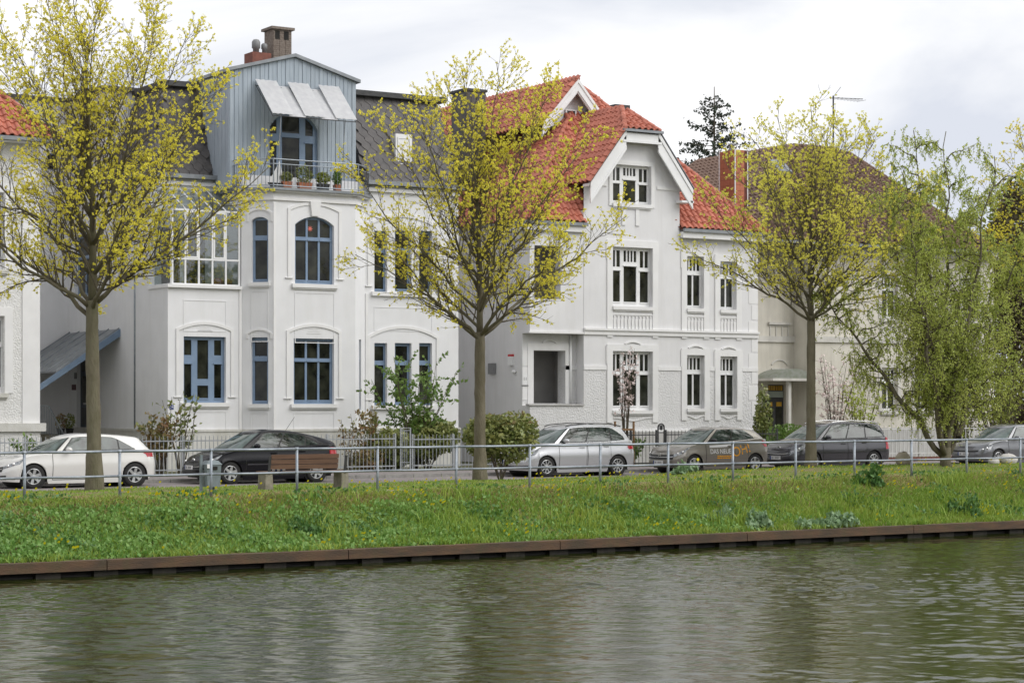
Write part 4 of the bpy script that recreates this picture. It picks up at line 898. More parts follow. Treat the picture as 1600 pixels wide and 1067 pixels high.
# parapet
zpar = aty(870, 631, Y0)[1]; pp = MB(); pp.box(X0, XM, Y0, Y0+.16, BASE, zpar-.06); pp.box(X0, X0+.14, Y0+.16, Y1, BASE, zpar-.06); part('parapet', pp, 'roughcast', b3)
part('parapet_cap', MB().box(X0-.05, XM, Y0-.05, Y0+.2, zpar-.06, zpar), 'plinth', b3)
# plinth, bands, quoins
for fr, a0, a1 in ((F0, XM, XN+.03), (F2, XN+.03, XE)): part('plinth', MB().fbox(fr, a0, a1, BASE-.2, zpl-.07, -.05, .1), 'plinth', b3); part('plinth_cap', MB().fbox(fr, a0, a1, zpl-.07, zpl, -.07, .1), 'trim', b3)
zb1, zb0 = aty(985, 514, Y0)[1], aty(985, 524, Y0)[1]
for fr, a0, a1 in ((F0, XM, XN+.06), (F2, XN+.06, XE)):
    part('belt_course', MB().fbox(fr, a0, a1, zb0, zb1-.08, -.06, 0), 'trim', b3); part('belt_course', MB().fbox(fr, a0-.0, a1+.02, zb1-.08, zb1, -.11, 0), 'trim', b3)
def strips(fr, a0, a1, ops, z0, z1, d):
    e = [a0]; 
    for o in sorted(ops): e += [o[0]-.27, o[1]+.27]
    e.append(a1)
    for i in range(0, len(e), 2): part('string_course', MB().fbox(fr, e[i], e[i+1], z0, z1, -d, 0), 'trim', b3)
strips(F0, XM, XN, [oA[0]], zband-.1, zband+.05, .03); strips(F2, XN, XE, oB[:2], zband-.1, zband+.05, .03)
zg = aty(1040, 295, Y0)[1]; strips(F0, XM+.02, XN, [oA[2]], zg-.06, zg+.06, .035)
part('belt_course', MB().box(X0-.05, XM, Y0-.05, Y0, zor, zor+.07), 'trim', b3)
strips(F1, oP[0][1]+.0, XM, [], zband-.1, zband+.05, .03)
for i in range(9):
    z = zpl+.5+i*.62; a = .45 if i % 2 else .3
    if z < 8.8: part('quoin', MB().fbox(F2, XE-a, XE, z, z+.56, -.012, 0), 'trim', b3)
    if zpar < z < zor-.6: part('quoin', MB().fbox(F1, X0, X0+a, z, z+.56, -.012, 0), 'trim', b3)
# windows
T3 = [(.04, .25, .08, .60, 1), (.04, .25, .67, .95, 2), (.34, .66, .08, .68, 1), (.34, .66, .76, .95, 4), (.75, .96, .08, .60, 1), (.75, .96, .67, .95, 2)]
T3t = [(.04, .25, .08, .52, 1), (.04, .25, .60, .94, 2), (.34, .66, .06, .62, 1), (.34, .66, .74, .94, 4), (.75, .96, .08, .52, 1), (.75, .96, .60, .94, 2)]
D2 = [(.08, .46, .06, .64, 1), (.54, .92, .06, .64, 1), (.08, .92, .73, .95, 4)]
for fr, o, ly in [(F0, oA[0], T3), (F0, oA[1], T3), (F0, oA[2], T3t)]+[(F2, o, D2) for o in oB]:
    window(b3, fr, o, ly, 'whiteframe', d=.16, sill=.02)
    m = MB(); e = .2
    top = o[3]+.28; lo_ = o[2]-.45 if o[2] < 5 else (o[2]-1.15 if o[3] < 9.6 else o[2]-.12)
    if o[3] > 9.6:
        m.band(fr, [(o[0]-.08, o[2]-.1), (o[0]-.08, o[3]+.09), (o[1]+.08, o[3]+.09), (o[1]+.08, o[2]-.1)], .16, -.035, 0)
        for q in (.28, .64): part('bracket', MB().fbox(fr, o[0]+(o[1]-o[0])*q-.08, o[0]+(o[1]-o[0])*q+.08, o[2]-.8, o[2]-.2, -.04, 0), 'trim', b3)
    else:
        m.band(fr, [(o[0]-.13, lo_), (o[0]-.13, o[3]+.13), (o[1]+.13, o[3]+.13), (o[1]+.13, lo_)], .25, -.04, 0)
        m.fbox(fr, o[0]-.29, o[0]-.255, o[3]-.45, o[3]+.2, -.035, 0); m.fbox(fr, o[1]+.255, o[1]+.29, o[3]-.45, o[3]+.2, -.035, 0)
        cx = (o[0]+o[1])/2
        if o[2] < 5:
            arc = [(cx-.35+.7*i/8, o[3]+.27+.09*math.sin(math.pi*i/8)) for i in range(9)]; m.band(fr, arc, .05, -.06, 0)
            ap = MB(); wv = [(o[0]-.02+(o[1]-o[0]+.04)*i/12, lo_+.06+.12*abs(math.cos(math.pi*i/12))**1.5) for i in range(13)]; ap.band(fr, wv, .035, -.03, 0); part('apron_moulding', ap, 'trim', b3)
        else:
            n = max(5, int((o[1]-o[0]+.1)/.165)); part('balustrade_panel', MB().fbox(fr, o[0]-.02, o[1]+.02, o[2]-.33, o[2]-.27, -.03, 0), 'trim', b3)
            for k in range(n):
                a = o[0]+(o[1]-o[0])*(k+.5)/n
                part('baluster', MB().prism(fr, [(a-.03, o[2]-.98), (a+.03, o[2]-.98), (a+.035, o[2]-.85), (a+.055, o[2]-.5), (a+.02, o[2]-.42), (a+.05, o[2]-.36), (a-.05, o[2]-.36), (a-.02, o[2]-.42), (a-.055, o[2]-.5), (a-.035, o[2]-.85)], -.035, 0), 'trim', b3)
            part('balustrade_panel', MB().fbox(fr, o[0]-.0, o[1]+.0, o[2]-1.08, o[2]-1.0, -.03, 0), 'trim', b3)
    part('window_surround', m, 'trim', b3)
o = oP[0]; m = MB(); m.band(F1, [(o[0]-.12, zpar), (o[0]-.12, o[3]+.14), (o[1]+.12, o[3]+.14), (o[1]+.12, zpar)], .25, -.03, 0); m.band(F1, [((o[0]+o[1])/2-.3+.6*i/8, o[3]+.3+.1*math.sin(math.pi*i/8)) for i in range(9)], .05, -.05, 0); part('porch_surround', m, 'trim', b3)
part('downpipe', MB().tube([(XM-.28, Y1-.06, zor), (XM-.28, Y1-.06, zpar-.3)], .045, 8), 'whiteframe', b3, True)
x, z = F1.px(820, 592); part('house_number', MB().fbox(F1, x-.11, x+.11, z-.2, z+.16, -.02, 0), 'white', b3); text_on(F1, '11', .17, x, z+.0, -.022, 'number', 'darkmetal', b3); part('number_plate', MB().fbox(F1, x-.14, x+.14, z-.26, z-.22, -.03, 0), 'grey', b3)
ya, za = sidept(800, 563, X0); part('alarm_box', MB().fbox(FS, YB-ya-.14, YB-ya+.14, za-.18, za+.14, -.1, 0), 'whiteframe', b3); part('alarm_light', MB().fbox(FS, YB-ya-.13, YB-ya+.13, za+.14, za+.22, -.1, 0), 'red', b3)
part('camera_dome', MB().lathe([(.02, -.08), (.07, -.04), (.08, .02), (.05, .06)], (X0-.08, ya-.25, za-.42), n=10), 'whiteframe', b3, True)
ya, za = sidept(771, 576, X0); part('wall_lamp', MB().fbox(FS, YB-ya-.2, YB-ya+.2, za-.2, za+.2, -.12, 0), 'grey', b3)
# --- roofs
RX, RZ, RY2 = 44.95, 15.75, 66.5; ov = .3
tw, tl = .27, .30
T = []
deck = MB(); e0, e1 = X0-ov, XE+ov+.1; yf = Y0-.1
yf2 = YW-ov
kz_ = 13.4; ky_ = yf+(kz_-EV)/(RZ-EV)*(RY2-yf); kx_ = (kneeL[0]+kneeR[0])/2
deck.add([(e0, yf, EV-.02), (e1, yf, EV-.02), (e1, YB, EV-.02), (e0, YB, EV-.02), (RX, RY2, RZ), (RX, YB, RZ), (XM, yf, EV-.02), (XN, yf, EV-.02), (kx_, ky_, kz_)], [(0, 6, 8, 4), (7, 1, 4, 8), (1, 2, 5, 4), (0, 4, 5, 3), (2, 3, 5)])
part('roof_deck', deck, 'reddeck', b3)
def slopeframe(p0, u, top):   # p0 on the eave, top = a point at the ridge; V = up the slope, square to u
    U = Vector(u).normalized(); d = Vector(top)-Vector(p0); V = (d-U*d.dot(U)); return U, V.normalized()
# left slope (faces -X): u runs towards the camera
U, V = slopeframe((e0, YB, EV), (0, -1, 0), (RX, YB, RZ)); hL = (Vector((RX, RY2, RZ))-Vector((e0, RY2, EV))).length; Lw = YB-yf
T += tiles(b3, 't', (e0, YB, EV), U, V, [(0, 0), (Lw, 0), (YB-RY2, hL), (0, hL)], tw, tl, 'redtile', lift=.05)
# front slope
U, V = slopeframe((e0, yf, EV), (1, 0, 0), (RX, RY2, RZ)); hF = math.hypot(RY2-yf, RZ-EV)
T += tiles(b3, 't', (e0, yf, EV), U, V, [(0, 0), (XM-e0-.1, 0), (kx_-e0, hF*(kz_-EV)/(RZ-EV)), (XN-e0, 0), (e1-e0, 0), (RX-e0, hF)], tw, tl, 'redtile', lift=.05)
# gable block roof
gx = (kneeL[0]+kneeR[0])/2; ze = aty(1083, 297, Y0-.35)[1]; xeR = aty(1083, 297, Y0-.35)[0]; xeL = 2*gx-xeR
zr = aty(978, 170, Y0+.9)[1]; yh = Y0+.9; yg = Y0-.4; hz = aty(1040, 208, yg)[1]; hxR = aty(1036, 207, yg)[0]; hxL = 2*gx-hxR
sl = (zr-ze)/(gx-xeL); hw = (zr-hz)/sl; hxL, hxR = gx-hw, gx+hw; yb = 68.5
gd = MB(); gd.add([(xeL, yg, ze), (hxL, yg, hz), (gx, yh, zr), (gx, yb, zr), (xeL, yb, ze), (xeR, yg, ze), (hxR, yg, hz), (xeR, yb, ze)], [(0, 1, 2, 3, 4), (5, 7, 3, 2, 6), (1, 6, 2)]); part('roof_deck', gd, 'reddeck', b3)
U, V = slopeframe((xeL, yb, ze), (0, -1, 0), (gx, yb, zr)); hG = math.hypot(gx-xeL, zr-ze); lg_ = yb-yg; hk = math.hypot(hxL-xeL, hz-ze)
T += tiles(b3, 't', (xeL, yb, ze), U, V, [(0, 0), (lg_, 0), (lg_, hk), (yb-yh, hG), (0, hG)], tw, tl, 'redtile', lift=.05)
U, V = slopeframe((hxL, yg, hz), (1, 0, 0), (gx, yh, zr)); hH = math.hypot(yh-yg, zr-hz)
T += tiles(b3, 't', (hxL, yg, hz), U, V, [(0, 0), (2*hw, 0), (hw, hH)], tw, tl, 'redtile', lift=.05)
place_tiles(b3, 'roof_tile', T, tile_mesh('pan', tw, tl, 'redtile'), 'redtile')
def ridge(p, q, m='redtile', sp=.32, parent=b3, r=.11):
    p, q = Vector(p), Vector(q); n = int((q-p).length/sp); d = (q-p).normalized()
    for i in range(n):
        a = p+d*sp*i; part('ridge_tile', MB().tube([a, a+d*(sp+.03)], [r, r*.86], 8), m, parent, True)
ridge((gx, yh, zr+.03), (gx, yb, zr+.03)); ridge((hxR+.02, yg, hz+.03), (gx, yh, zr+.05)); ridge((hxL, yg, hz+.03), (gx, yh, zr+.05))
ridge((RX, RY2, RZ+.03), (RX, YB, RZ+.03)); ridge((e1, yf, EV+.03), (RX, RY2, RZ+.03)); ridge((e0, yf, EV+.03), (RX, RY2, RZ+.03))
# bargeboards of the half-hipped gable: outer board, inner board and soffit
F_g2 = Frame(0, yg, 1, 0)
def barge(fr, pts, w_, d0, d1, off, name='bargeboard', parent=b3, m='whiteframe'):
    (a0, z0), (a1, z1) = sorted(pts); k = math.sqrt(1+((z1-z0)/(a1-a0))**2)*w_/2
    part(name, MB().prism(fr, [(a0, z0-off-k), (a1, z1-off-k), (a1, z1-off+k), (a0, z0-off+k)], d0, d1), m, parent)
bp_ = [(xeL, ze), (hxL, hz), (hxR, hz), (xeR, ze)]
bL, bT, bR = [(xeL+.05, ze), (hxL+.05, hz)], [(hxL, hz-.02), (hxR, hz-.02)], [(hxR-.05, hz), (xeR-.05, ze)]
k_ = 1/math.cos(math.atan(sl))
for seg in (bL, bR):
    barge(F_g2, seg, .12, -.03, .03, .05*k_); barge(F_g2, seg, .26, 0, .05, .25*k_); barge(F_g2, seg, .09, -.02, .05, .41*k_, 'bargeboard'); 
barge(F_g2, [(hxL-.05, hz), (hxR+.05, hz)], .28, 0, .05, .26); barge(F_g2, [(hxL-.1, hz), (hxR+.1, hz)], .09, -.02, .05, .41)
part('eave_gutter', MB().box(hxL-.12, hxR+.12, yg-.12, yg+.02, hz-.06, hz+.03), 'zinc', b3)
for a, b in ((xeL, hxL), (xeR, hxR)): 
    part('verge_flashing', MB().hexa([(a, yg-.04, ze+.02), (b, yg-.04, hz+.02), (b, yg+.06, hz+.02), (a, yg+.06, ze+.02), (a, yg-.04, ze+.07), (b, yg-.04, hz+.07), (b, yg+.06, hz+.07), (a, yg+.06, ze+.07)]), 'zinc', b3)
    part('soffit', MB().hexa([(a, yg+.05, ze-.12), (b, yg+.05, hz-.12), (b, Y0+.02, hz-.12), (a, Y0+.02, ze-.12), (a, yg+.05, ze-.04), (b, yg+.05, hz-.04), (b, Y0+.02, hz-.04), (a, Y0+.02, ze-.04)]), 'trim', b3)
part('soffit', MB().box(hxL, hxR, yg+.05, Y0+.02, hz-.14, hz-.08), 'trim', b3)
part('soffit', MB().box(xeR-.55, xeR, yg, Y0+.3, ze-.5, ze-.42), 'trim', b3)
# eaves of the wings
for x0, x1, y in ((XN+.02, XE+.35, YW-ov), (X0-.35, XM-.0, Y0-.14)):
    part('eave_board', MB().box(x0, x1, y, y+.5, EV-.32, EV-.1), 'trim', b3); part('eave_gutter', MB().box(x0, x1+.05, y-.1, y+.02, EV-.1, EV+.02), 'zinc', b3)
part('eave_gutter', MB().box(X0-.42, X0-.3, Y0-.1, YB, EV-.1, EV+.02), 'zinc', b3); part('eave_board', MB().box(X0-.3, X0, Y0, YB, EV-.32, EV-.1), 'trim', b3)
# gablet at the top of the main roof
yq = 65.0; ap = aty(903, 125, yq); F_q = Frame(0, yq, 1, 0); pz = ap[1]; pw = 1.6; sl2 = (RZ-EV)/(RX-e0); zq = pz-pw*1.12
gw = MB(); gw.add([(ap[0]-pw, yq+.45, zq), (ap[0]+pw, yq+.45, zq), (ap[0], yq+.45, pz-.1)], [(0, 1, 2)]); part('gablet_wall', gw, 'stucco3', b3)
gr = MB(); gr.add([(ap[0], yq, pz), (ap[0]-pw-.1, yq, zq-.1), (ap[0]-pw-.1, YB, zq-.1), (ap[0], YB, pz), (ap[0]+pw+.1, yq, zq-.1), (ap[0]+pw+.1, YB, zq-.1)], [(0, 1, 2, 3), (0, 3, 5, 4)]); part('roof_deck', gr, 'reddeck', b3)
U, V = slopeframe((ap[0]-pw-.1, YB, zq-.1), (0, -1, 0), (ap[0], YB, pz)); TT = tiles(b3, 't', (ap[0]-pw-.1, YB, zq-.1), U, V, [(0, 0), (YB-yq, 0), (YB-yq, math.hypot(pw+.1, pz-zq+.1)), (0, math.hypot(pw+.1, pz-zq+.1))], tw, tl, 'redtile', lift=.04)
place_tiles(b3, 'roof_tile', TT, tile_mesh('pan', tw, tl, 'redtile'), 'redtile', 8)
ridge((ap[0], yq, pz+.04), (ap[0], YB, pz+.04))
for s in (-1, 1):
    pts = [(ap[0], pz), (ap[0]+s*pw, zq)]
    barge(F_q, pts if s > 0 else pts[::-1], .3, -.02, .05, .2); barge(F_q, pts if s > 0 else pts[::-1], .1, -.05, .05, .04); barge(F_q, pts if s > 0 else pts[::-1], .1, .02, .1, .42)
wq = F_q.rect(889, 902, 173, 186); window(b3, Frame(0, yq+.4, 1, 0), (ap[0]-.3, ap[0]+.22, wq[2], wq[3]+.1), [(.14, .86, .12, .88)], 'whiteframe', d=0)
x0, z0 = aty(940, 175, 70); x1, z1 = aty(972, 166, 70); part('flat_dormer', MB().box(x0, x1-.3, 69, 70.5, z0-1, z1-.12), 'darkroof', b3)
x0, z0 = aty(1064, 300, 64.5); part('skylight', MB().hexa([(47.0, 64.0, 12.15), (47.7, 64.0, 12.15), (47.7, 64.9, 13.3), (47.0, 64.9, 13.3), (47.0, 63.92, 12.25), (47.7, 63.92, 12.25), (47.7, 64.82, 13.4), (47.0, 64.82, 13.4)]), 'zinc', b3)
# slate clad chimney on the left
x, _ = aty(733, 200, 69); ch = thing('chimney', 'broad dark slate clad chimney rising behind the middle maple', 'chimney', (x, 69, 12))
zt = aty(733, 146, 69)[1]; s_ = .45; part('stack', MB().box(x-s_, x+s_, 68.5, 69.6, 9, zt), 'slate', ch); part('cap', MB().box(x-s_-.06, x+s_+.06, 68.44, 69.66, zt, zt+.1), 'darkroof', ch)
fme = tile_mesh('flat', .22, .2, 'slate').mesh('slate', M['slate'])
mfr = Matrix((Vector((1, 0, 0)), Vector((0, 0, 1)), Vector((0, -1, 0)))).transposed()
for r_ in range(14):
    for k in range(4): inst('slate', fme, ch, (x-s_+k*.225, 68.49, zt-.25-r_*.2), mfr)
# orange tile clad chimney behind the right wing
yc = 66.0; x0, z0 = aty(1125, 232, yc); x1, _ = aty(1150, 232, yc); zt = z0; w2 = .85
xc = aty(1146, 232, yc)[0]; ch = thing('chimney', 'orange tile clad chimney with white metal corner strips behind the right wing', 'chimney', (xc, yc, 11))
wch = aty(1149, 232, yc)[0]
xa_, xb_ = aty(1149, 232, yc)[0], aty(1167.5, 232, yc)[0]
# left face seen obliquely, front face straight on
dep = 1.08
part('stack', MB().box(xa_, xb_, yc, yc+dep, 9, zt), 'reddeck', ch)
fl = MB().box(.005, .215, 0, .03, .005, .235).mesh('cladding_tile', M['chim_tile']); fl2 = MB().box(0, .03, .005, .235, .005, .235).mesh('cladding_tile', M['chim_tile'])
nr = 10
for r_ in range(nr):
    for k in range(int((xb_-xa_)/.22)): inst('cladding_tile', fl, ch, (xa_+k*.22, yc-.03, zt-.24*(r_+1)))
    for k in range(int(dep/.24)): inst('cladding_tile', fl2, ch, (xa_-.03, yc+.04+k*.24, zt-.24*(r_+1)))
for xx_, yy_ in ((xa_-.03, yc-.04), (xb_-.0, yc-.04), (xa_-.035, yc+dep-.1)): part('corner_strip', MB().box(xx_-.018, xx_+.018, yy_, yy_+.05, 10, zt+.03), 'whiteframe', ch)
part('chimney_cowl', MB().lathe([(.16, 0), (.14, .1), (.09, .12), (.09, .22), (.17, .26), (.05, .36)], (xa_+.35, yc+.7, zt), n=10), 'grey', ch, True)
# ------------------------------------------------------------------ building 3: cream house with brown roof
b4 = thing('cream_house', 'cream plastered house with big brown hipped roof behind the twisted willow', 'house', (58, 63, BASE))
G0 = Frame(0, 63, 1, 0); G1 = Frame(0, 63.9, 1, 0); GX0, GX1 = 53.5, aty(1553, 500, 63)[0]; GE = 9.8
gop = [tuple(G0.rect(a, b, c_, d_)) for a, b, c_, d_ in ((1290, 1312, 430, 497), (1330, 1352, 430, 497), (1378, 1402, 430, 498), (1430, 1455, 432, 499), (1505, 1528, 436, 502), (1378, 1402, 575, 642), (1430, 1455, 573, 642), (1505, 1530, 572, 640))]
gw = MB(); wall(gw, G0, GX0, GX1, BASE, GE, gop[2:]); dr = tuple(G1.rect(1200, 1229, 601, 674)); fan = tuple(G1.rect(1203, 1231, 509, 527))
wall(gw, G1, 50.2, GX0, BASE, GE, [dr]); wall(gw, Frame(GX0, 63.9, 0, -1), 0, .9, BASE, GE, [])
gw.add([(GX1, 63, BASE), (GX1, 76, BASE), (GX1, 76, GE), (GX1, 63, GE)], [(0, 1, 2, 3)]); gw.add([(50.2, 76, BASE), (GX1, 76, BASE), (GX1, 76, GE), (50.2, 76, GE)], [(3, 2, 1, 0)]); part('wall', gw, 'cream', b4)
for o in gop[2:]: window(b4, G0, o, D2, 'whiteframe', d=.15, sill=.08, sillmat='cream_trim'); part('window_surround', MB().band(G0, [(o[0]-.1, o[2]), (o[0]-.1, o[3]+.1), (o[1]+.1, o[3]+.1), (o[1]+.1, o[2])], .16, -.03, 0), 'cream_trim', b4)
for o in gop[2:5]: part('apron_panel', MB().fbox(G0, o[0], o[1], o[2]-.85, o[2]-.3, -.02, 0), 'cream_trim', b4)
zc0, zc1 = aty(1350, 536, 63)[1], aty(1350, 527, 63)[1]
part('belt_course', MB().fbox(G0, GX0-.06, GX1, zc0, zc1, -.08, 0), 'cream_trim', b4); part('belt_course', MB().fbox(G1, 50.2, GX0, zc0, zc1, -.08, 0), 'cream_trim', b4)
part('plinth', MB().fbox(G0, GX0-.05, GX1, BASE, 2.4, -.06, 0), 'plinth', b4); part('cornice', MB().fbox(G0, GX0-.1, GX1+.1, GE-.35, GE-.1, -.2, 0), 'cream_trim', b4)
part('relief_panel', MB().band(G1, [(fan[0], fan[2]), (fan[1], fan[2]), (fan[1], fan[3]), (fan[0], fan[3])], .05, -.03, 0, True), 'cream_trim', b4)
for k in (1, 2): part('relief_bar', MB().fbox(G1, fan[0]+(fan[1]-fan[0])*k/3-.02, fan[0]+(fan[1]-fan[0])*k/3+.02, fan[2], fan[3], -.03, 0), 'cream_trim', b4)
part('hood_mould', MB().fbox(G1, fan[0]-.1, fan[1]+.1, fan[3]+.04, fan[3]+.14, -.1, 0), 'cream_trim', b4)
rl_ = tuple(G1.rect(1205, 1230, 562, 576)); part('relief_arch', MB().band(G1, list(reversed(archpoly(*rl_, .2)[2:])), .06, -.04, 0), 'cream_trim', b4); part('relief_arch', MB().fbox(G1, rl_[0], rl_[1], rl_[2]-.05, rl_[2]+.02, -.05, 0), 'cream_trim', b4)
cx_, cz_ = aty(1195, 591, 63.2); cr_ = aty(1262, 591, 63.2)[0]; arc = [(cx_+(cr_-cx_)*i/12, cz_+.38*math.sin(math.pi*i/12)**.8) for i in range(13)]
hb = MB(); hb.prism(Frame(0, 63.0, 1, 0), arc, -.35, .88); part('door_hood', hb, mat('mossy_lead', (.20, .22, .17), (.27, .28, .25), .7, 6), b4)
part('hood_edge', MB().fbox(Frame(0, 62.63, 1, 0), cx_-.05, cr_+.05, cz_-.1, cz_, 0, 1.2), 'cream_trim', b4)
px_c = aty(1233, 650, 62.9)[0]; part('porch_column', MB().box(px_c-.07, px_c+.07, 62.85, 63.0, 2, cz_-.1), 'cream_trim', b4)
db = part('door', MB().fbox(G1, dr[0], dr[1], dr[2], dr[3], .2, .24), 'darkmetal', b4); wdr = dr[1]-dr[0]; hdr = dr[3]-dr[2]
part('frosted_transom', MB().fbox(G1, dr[0]+.03, dr[1]-.03, dr[2]+hdr*.73, dr[2]+hdr*.86, .17, .2), 'frost', db)
for k in range(7): part('amber_pane', MB().fbox(G1, dr[0]+.04+k*(wdr-.08)/7, dr[0]+(k+.7)*(wdr-.08)/7+.04, dr[2]+hdr*.88, dr[2]+hdr*.98, .17, .2), 'yellow', db)
for k in range(2):
    part('door_glass', MB().fbox(G1, dr[0]+.08+k*wdr*.5, dr[0]+wdr*(.4+.5*k), dr[2]+hdr*.08, dr[2]+hdr*.52, .18, .2), 'pane', db); part('amber_pane', MB().fbox(G1, dr[0]+.1+k*wdr*.5, dr[0]+wdr*(.38+.5*k), dr[2]+hdr*.54, dr[2]+hdr*.63, .175, .2), 'yellow', db)
x, z = G1.px(1195, 632); part('wall_lantern', MB().lathe([(.05, -.2), (.11, -.05), (.12, .1), (.03, .2)], (x, 63.75, z), n=8), 'black', b4)
hc = struct('entrance_steps', MB().box(dr[0]-.3, dr[1]+.3, 62.6, 63.88, BASE, dr[2]), 'concrete')
# roof
gxL, gxR = 50.4, aty(1558, 385, 62.5)[0]; ay, az = 69.0, aty(1315, 236, 69)[1]; axl = aty(1240, 243, 69)[0]; axr = aty(1318, 234, 69)[0]
ye = 62.5; rd = MB(); rd.add([(gxL, ye, GE), (gxR, ye, GE), (gxR, 76, GE), (gxL, 76, GE), (axl, ay, az), (axr, ay, az)], [(0, 1, 5, 4), (1, 2, 5), (2, 3, 4, 5), (3, 0, 4), (0, 3, 2, 1)]); part('roof_deck', rd, 'browndeck', b4)
U, V = slopeframe((gxL, ye, GE), (1, 0, 0), (axl, ay, az)); hB = math.hypot(ay-ye, az-GE)
T = tiles(b4, 't', (gxL, ye, GE), U, V, [(0, 0), (gxR-gxL, 0), (axr-gxL, hB), (axl-gxL, hB)], .3, .33, 'browntile', lift=.04)
p0 = Vector((gxL, 76, GE)); U = Vector((0, -1, 0)); d_ = Vector((axl, 76, az))-p0; V = (d_-U*d_.dot(U)).normalized(); hS = d_.length
T += tiles(b4, 't', p0, U, V, [(0, 0), (76-ye, 0), (76-ay, hS), (0, hS)], .3, .33, 'browntile', lift=.04)
place_tiles(b4, 'roof_tile', T, tile_mesh('pan', .3, .33, 'browntile'), 'browntile')
for p_, q_ in (((gxL, ye, GE+.05), (axl, ay, az+.05)), ((gxR, ye, GE+.05), (axr, ay, az+.05)), ((axl, ay, az+.05), (axr, ay, az+.05))): ridge(p_, q_, 'browntile', .36, b4)
part('gutter', MB().box(gxL, gxR, ye-.14, ye, GE-.1, GE+.02), 'zinc', b4)
part('skylight', MB().hexa([(54.6, 66.2, 12.9), (55.3, 66.2, 12.9), (55.3, 66.9, 13.45), (54.6, 66.9, 13.45), (54.6, 66.1, 13.05), (55.3, 66.1, 13.05), (55.3, 66.8, 13.6), (54.6, 66.8, 13.6)]), 'zinc', b4)
x, z = aty(1302, 150, 69); an = thing('tv_antenna', 'thin television aerial on a tall mast on the brown roof', 'aerial', (x, 69, az))
part('mast', MB().tube([(x, 69, az-.5), (x, 69, z)], .035, 6), 'darkmetal', an); x2, z2 = aty(1348, 150, 69)
part('boom', MB().tube([(x-.1, 69, z-.1), (x2, 69, z+.0)], .018, 5), 'grey', an)
for k in range(9): q = x+(x2-x)*k/9+.1; part('element', MB().tube([(q, 68.7, z-.1), (q, 69.3, z-.1)], .008, 4), 'grey', an)
part('reflector', MB().tube([(x-.0, 69, z-.05), (x+.35, 68.9, z+.4)], .012, 4), 'grey', an)
# ------------------------------------------------------------------ building 0 at far left
b0_ = thing('neighbour_house', 'white roughcast house with red tiled roof at the left edge', 'house', (18, 61, BASE))
H0 = Frame(0, 61, 1, 0); HX = 21.15; HE = 11.45; hw_ = MB(); how = [tuple(H0.rect(-55, 6, 494, 614)), tuple(H0.rect(-55, 6, 300, 420))]
wall(hw_, H0, 8, HX-.55, BASE, HE, how); hw_.add([(HX, 61, BASE), (HX, 74, BASE), (HX, 74, HE), (HX, 61, HE)], [(0, 1, 2, 3)]); hw_.add([(8, 74, BASE), (HX, 74, BASE), (HX, 74, HE), (8, 74, HE)], [(3, 2, 1, 0)]); part('wall', hw_, 'roughwhite', b0_)
zl = aty(35, 661, 61)[1]
part('corner_pilaster', MB().fbox(H0, HX-.55, HX, zl, HE, -.03, .2), 'trim', b0_); part('base_ledge', MB().fbox(H0, 8, HX+.15, zl-.25, zl, -.16, .2), 'plinthw', b0_); part('plinth', MB().fbox(H0, 8, HX+.0, BASE, zl-.25, -.06, .2), 'roughwhite', b0_)
for o in how: window(b0_, H0, o, T3, 'whiteframe', d=.15, sill=.12, sillmat='plinthw'); part('window_surround', MB().band(H0, [(o[0]-.15, o[2]), (o[0]-.15, o[3]+.15), (o[1]+.15, o[3]+.15), (o[1]+.15, o[2])], .26, -.03, 0), 'trim', b0_)
rd = MB(); hx1 = HX+.45; hy = 60.5; rise_ = 5.2; rd.add([(4, hy, HE), (hx1, hy, HE), (hx1, 74, HE), (4, 74, HE), (9, hy+5, HE+rise_), (hx1-5, hy+5, HE+rise_), (hx1-5, 69, HE+rise_)], [(0, 1, 5, 4), (1, 2, 6, 5), (0, 3, 2, 1), (2, 3, 4, 5, 6)]); part('roof_deck', rd, 'reddeck', b0_)
U, V = slopeframe((4, hy, HE), (1, 0, 0), (9, hy+5, HE+rise_)); hB = math.hypot(5, rise_); T = tiles(b0_, 't', (13, hy, HE), U, V, [(0, 0), (hx1-13, 0), (hx1-5-13, hB), (0, hB)], .27, .3, 'redtile', lift=.04)
place_tiles(b0_, 'roof_tile', T, tile_mesh('pan', .27, .3, 'redtile'), 'redtile'); ridge((hx1, hy, HE+.05), (hx1-5, hy+5, HE+rise_+.05), parent=b0_)
part('gutter', MB().box(8, hx1+.05, hy-.12, hy, HE-.1, HE+.02), 'zinc', b0_); part('soffit', MB().box(8, hx1, hy, 61, HE-.12, HE-.04), 'trim', b0_)
# ------------------------------------------------------------------ cars (nose towards -X, near side towards the canal)
def pl(pts, x):
    for (x0, z0), (x1, z1) in zip(pts, pts[1:]):
        if x <= x1: t = (x-x0)/(x1-x0) if x1 > x0 else 0; return z0+(z1-z0)*max(0, t)
    return pts[-1][1]
def sm(pts, n=5):  # densify a polyline smoothly (Catmull-Rom in z)
    xs = [p[0] for p in pts]; o = []
    for i in range(len(pts)-1):
        p0, p1, p2, p3 = pts[max(i-1, 0)], pts[i], pts[i+1], pts[min(i+2, len(pts)-1)]
        for k in range(n):
            t = k/n; f = lambda j: .5*((2*p1[j])+(-p0[j]+p2[j])*t+(2*p0[j]-5*p1[j]+4*p2[j]-p3[j])*t*t+(-p0[j]+3*p1[j]-3*p2[j]+p3[j])*t**3)
            o.append((max(p1[0], min(p2[0], f(0))), f(1)))
    o.append(pts[-1]); return o
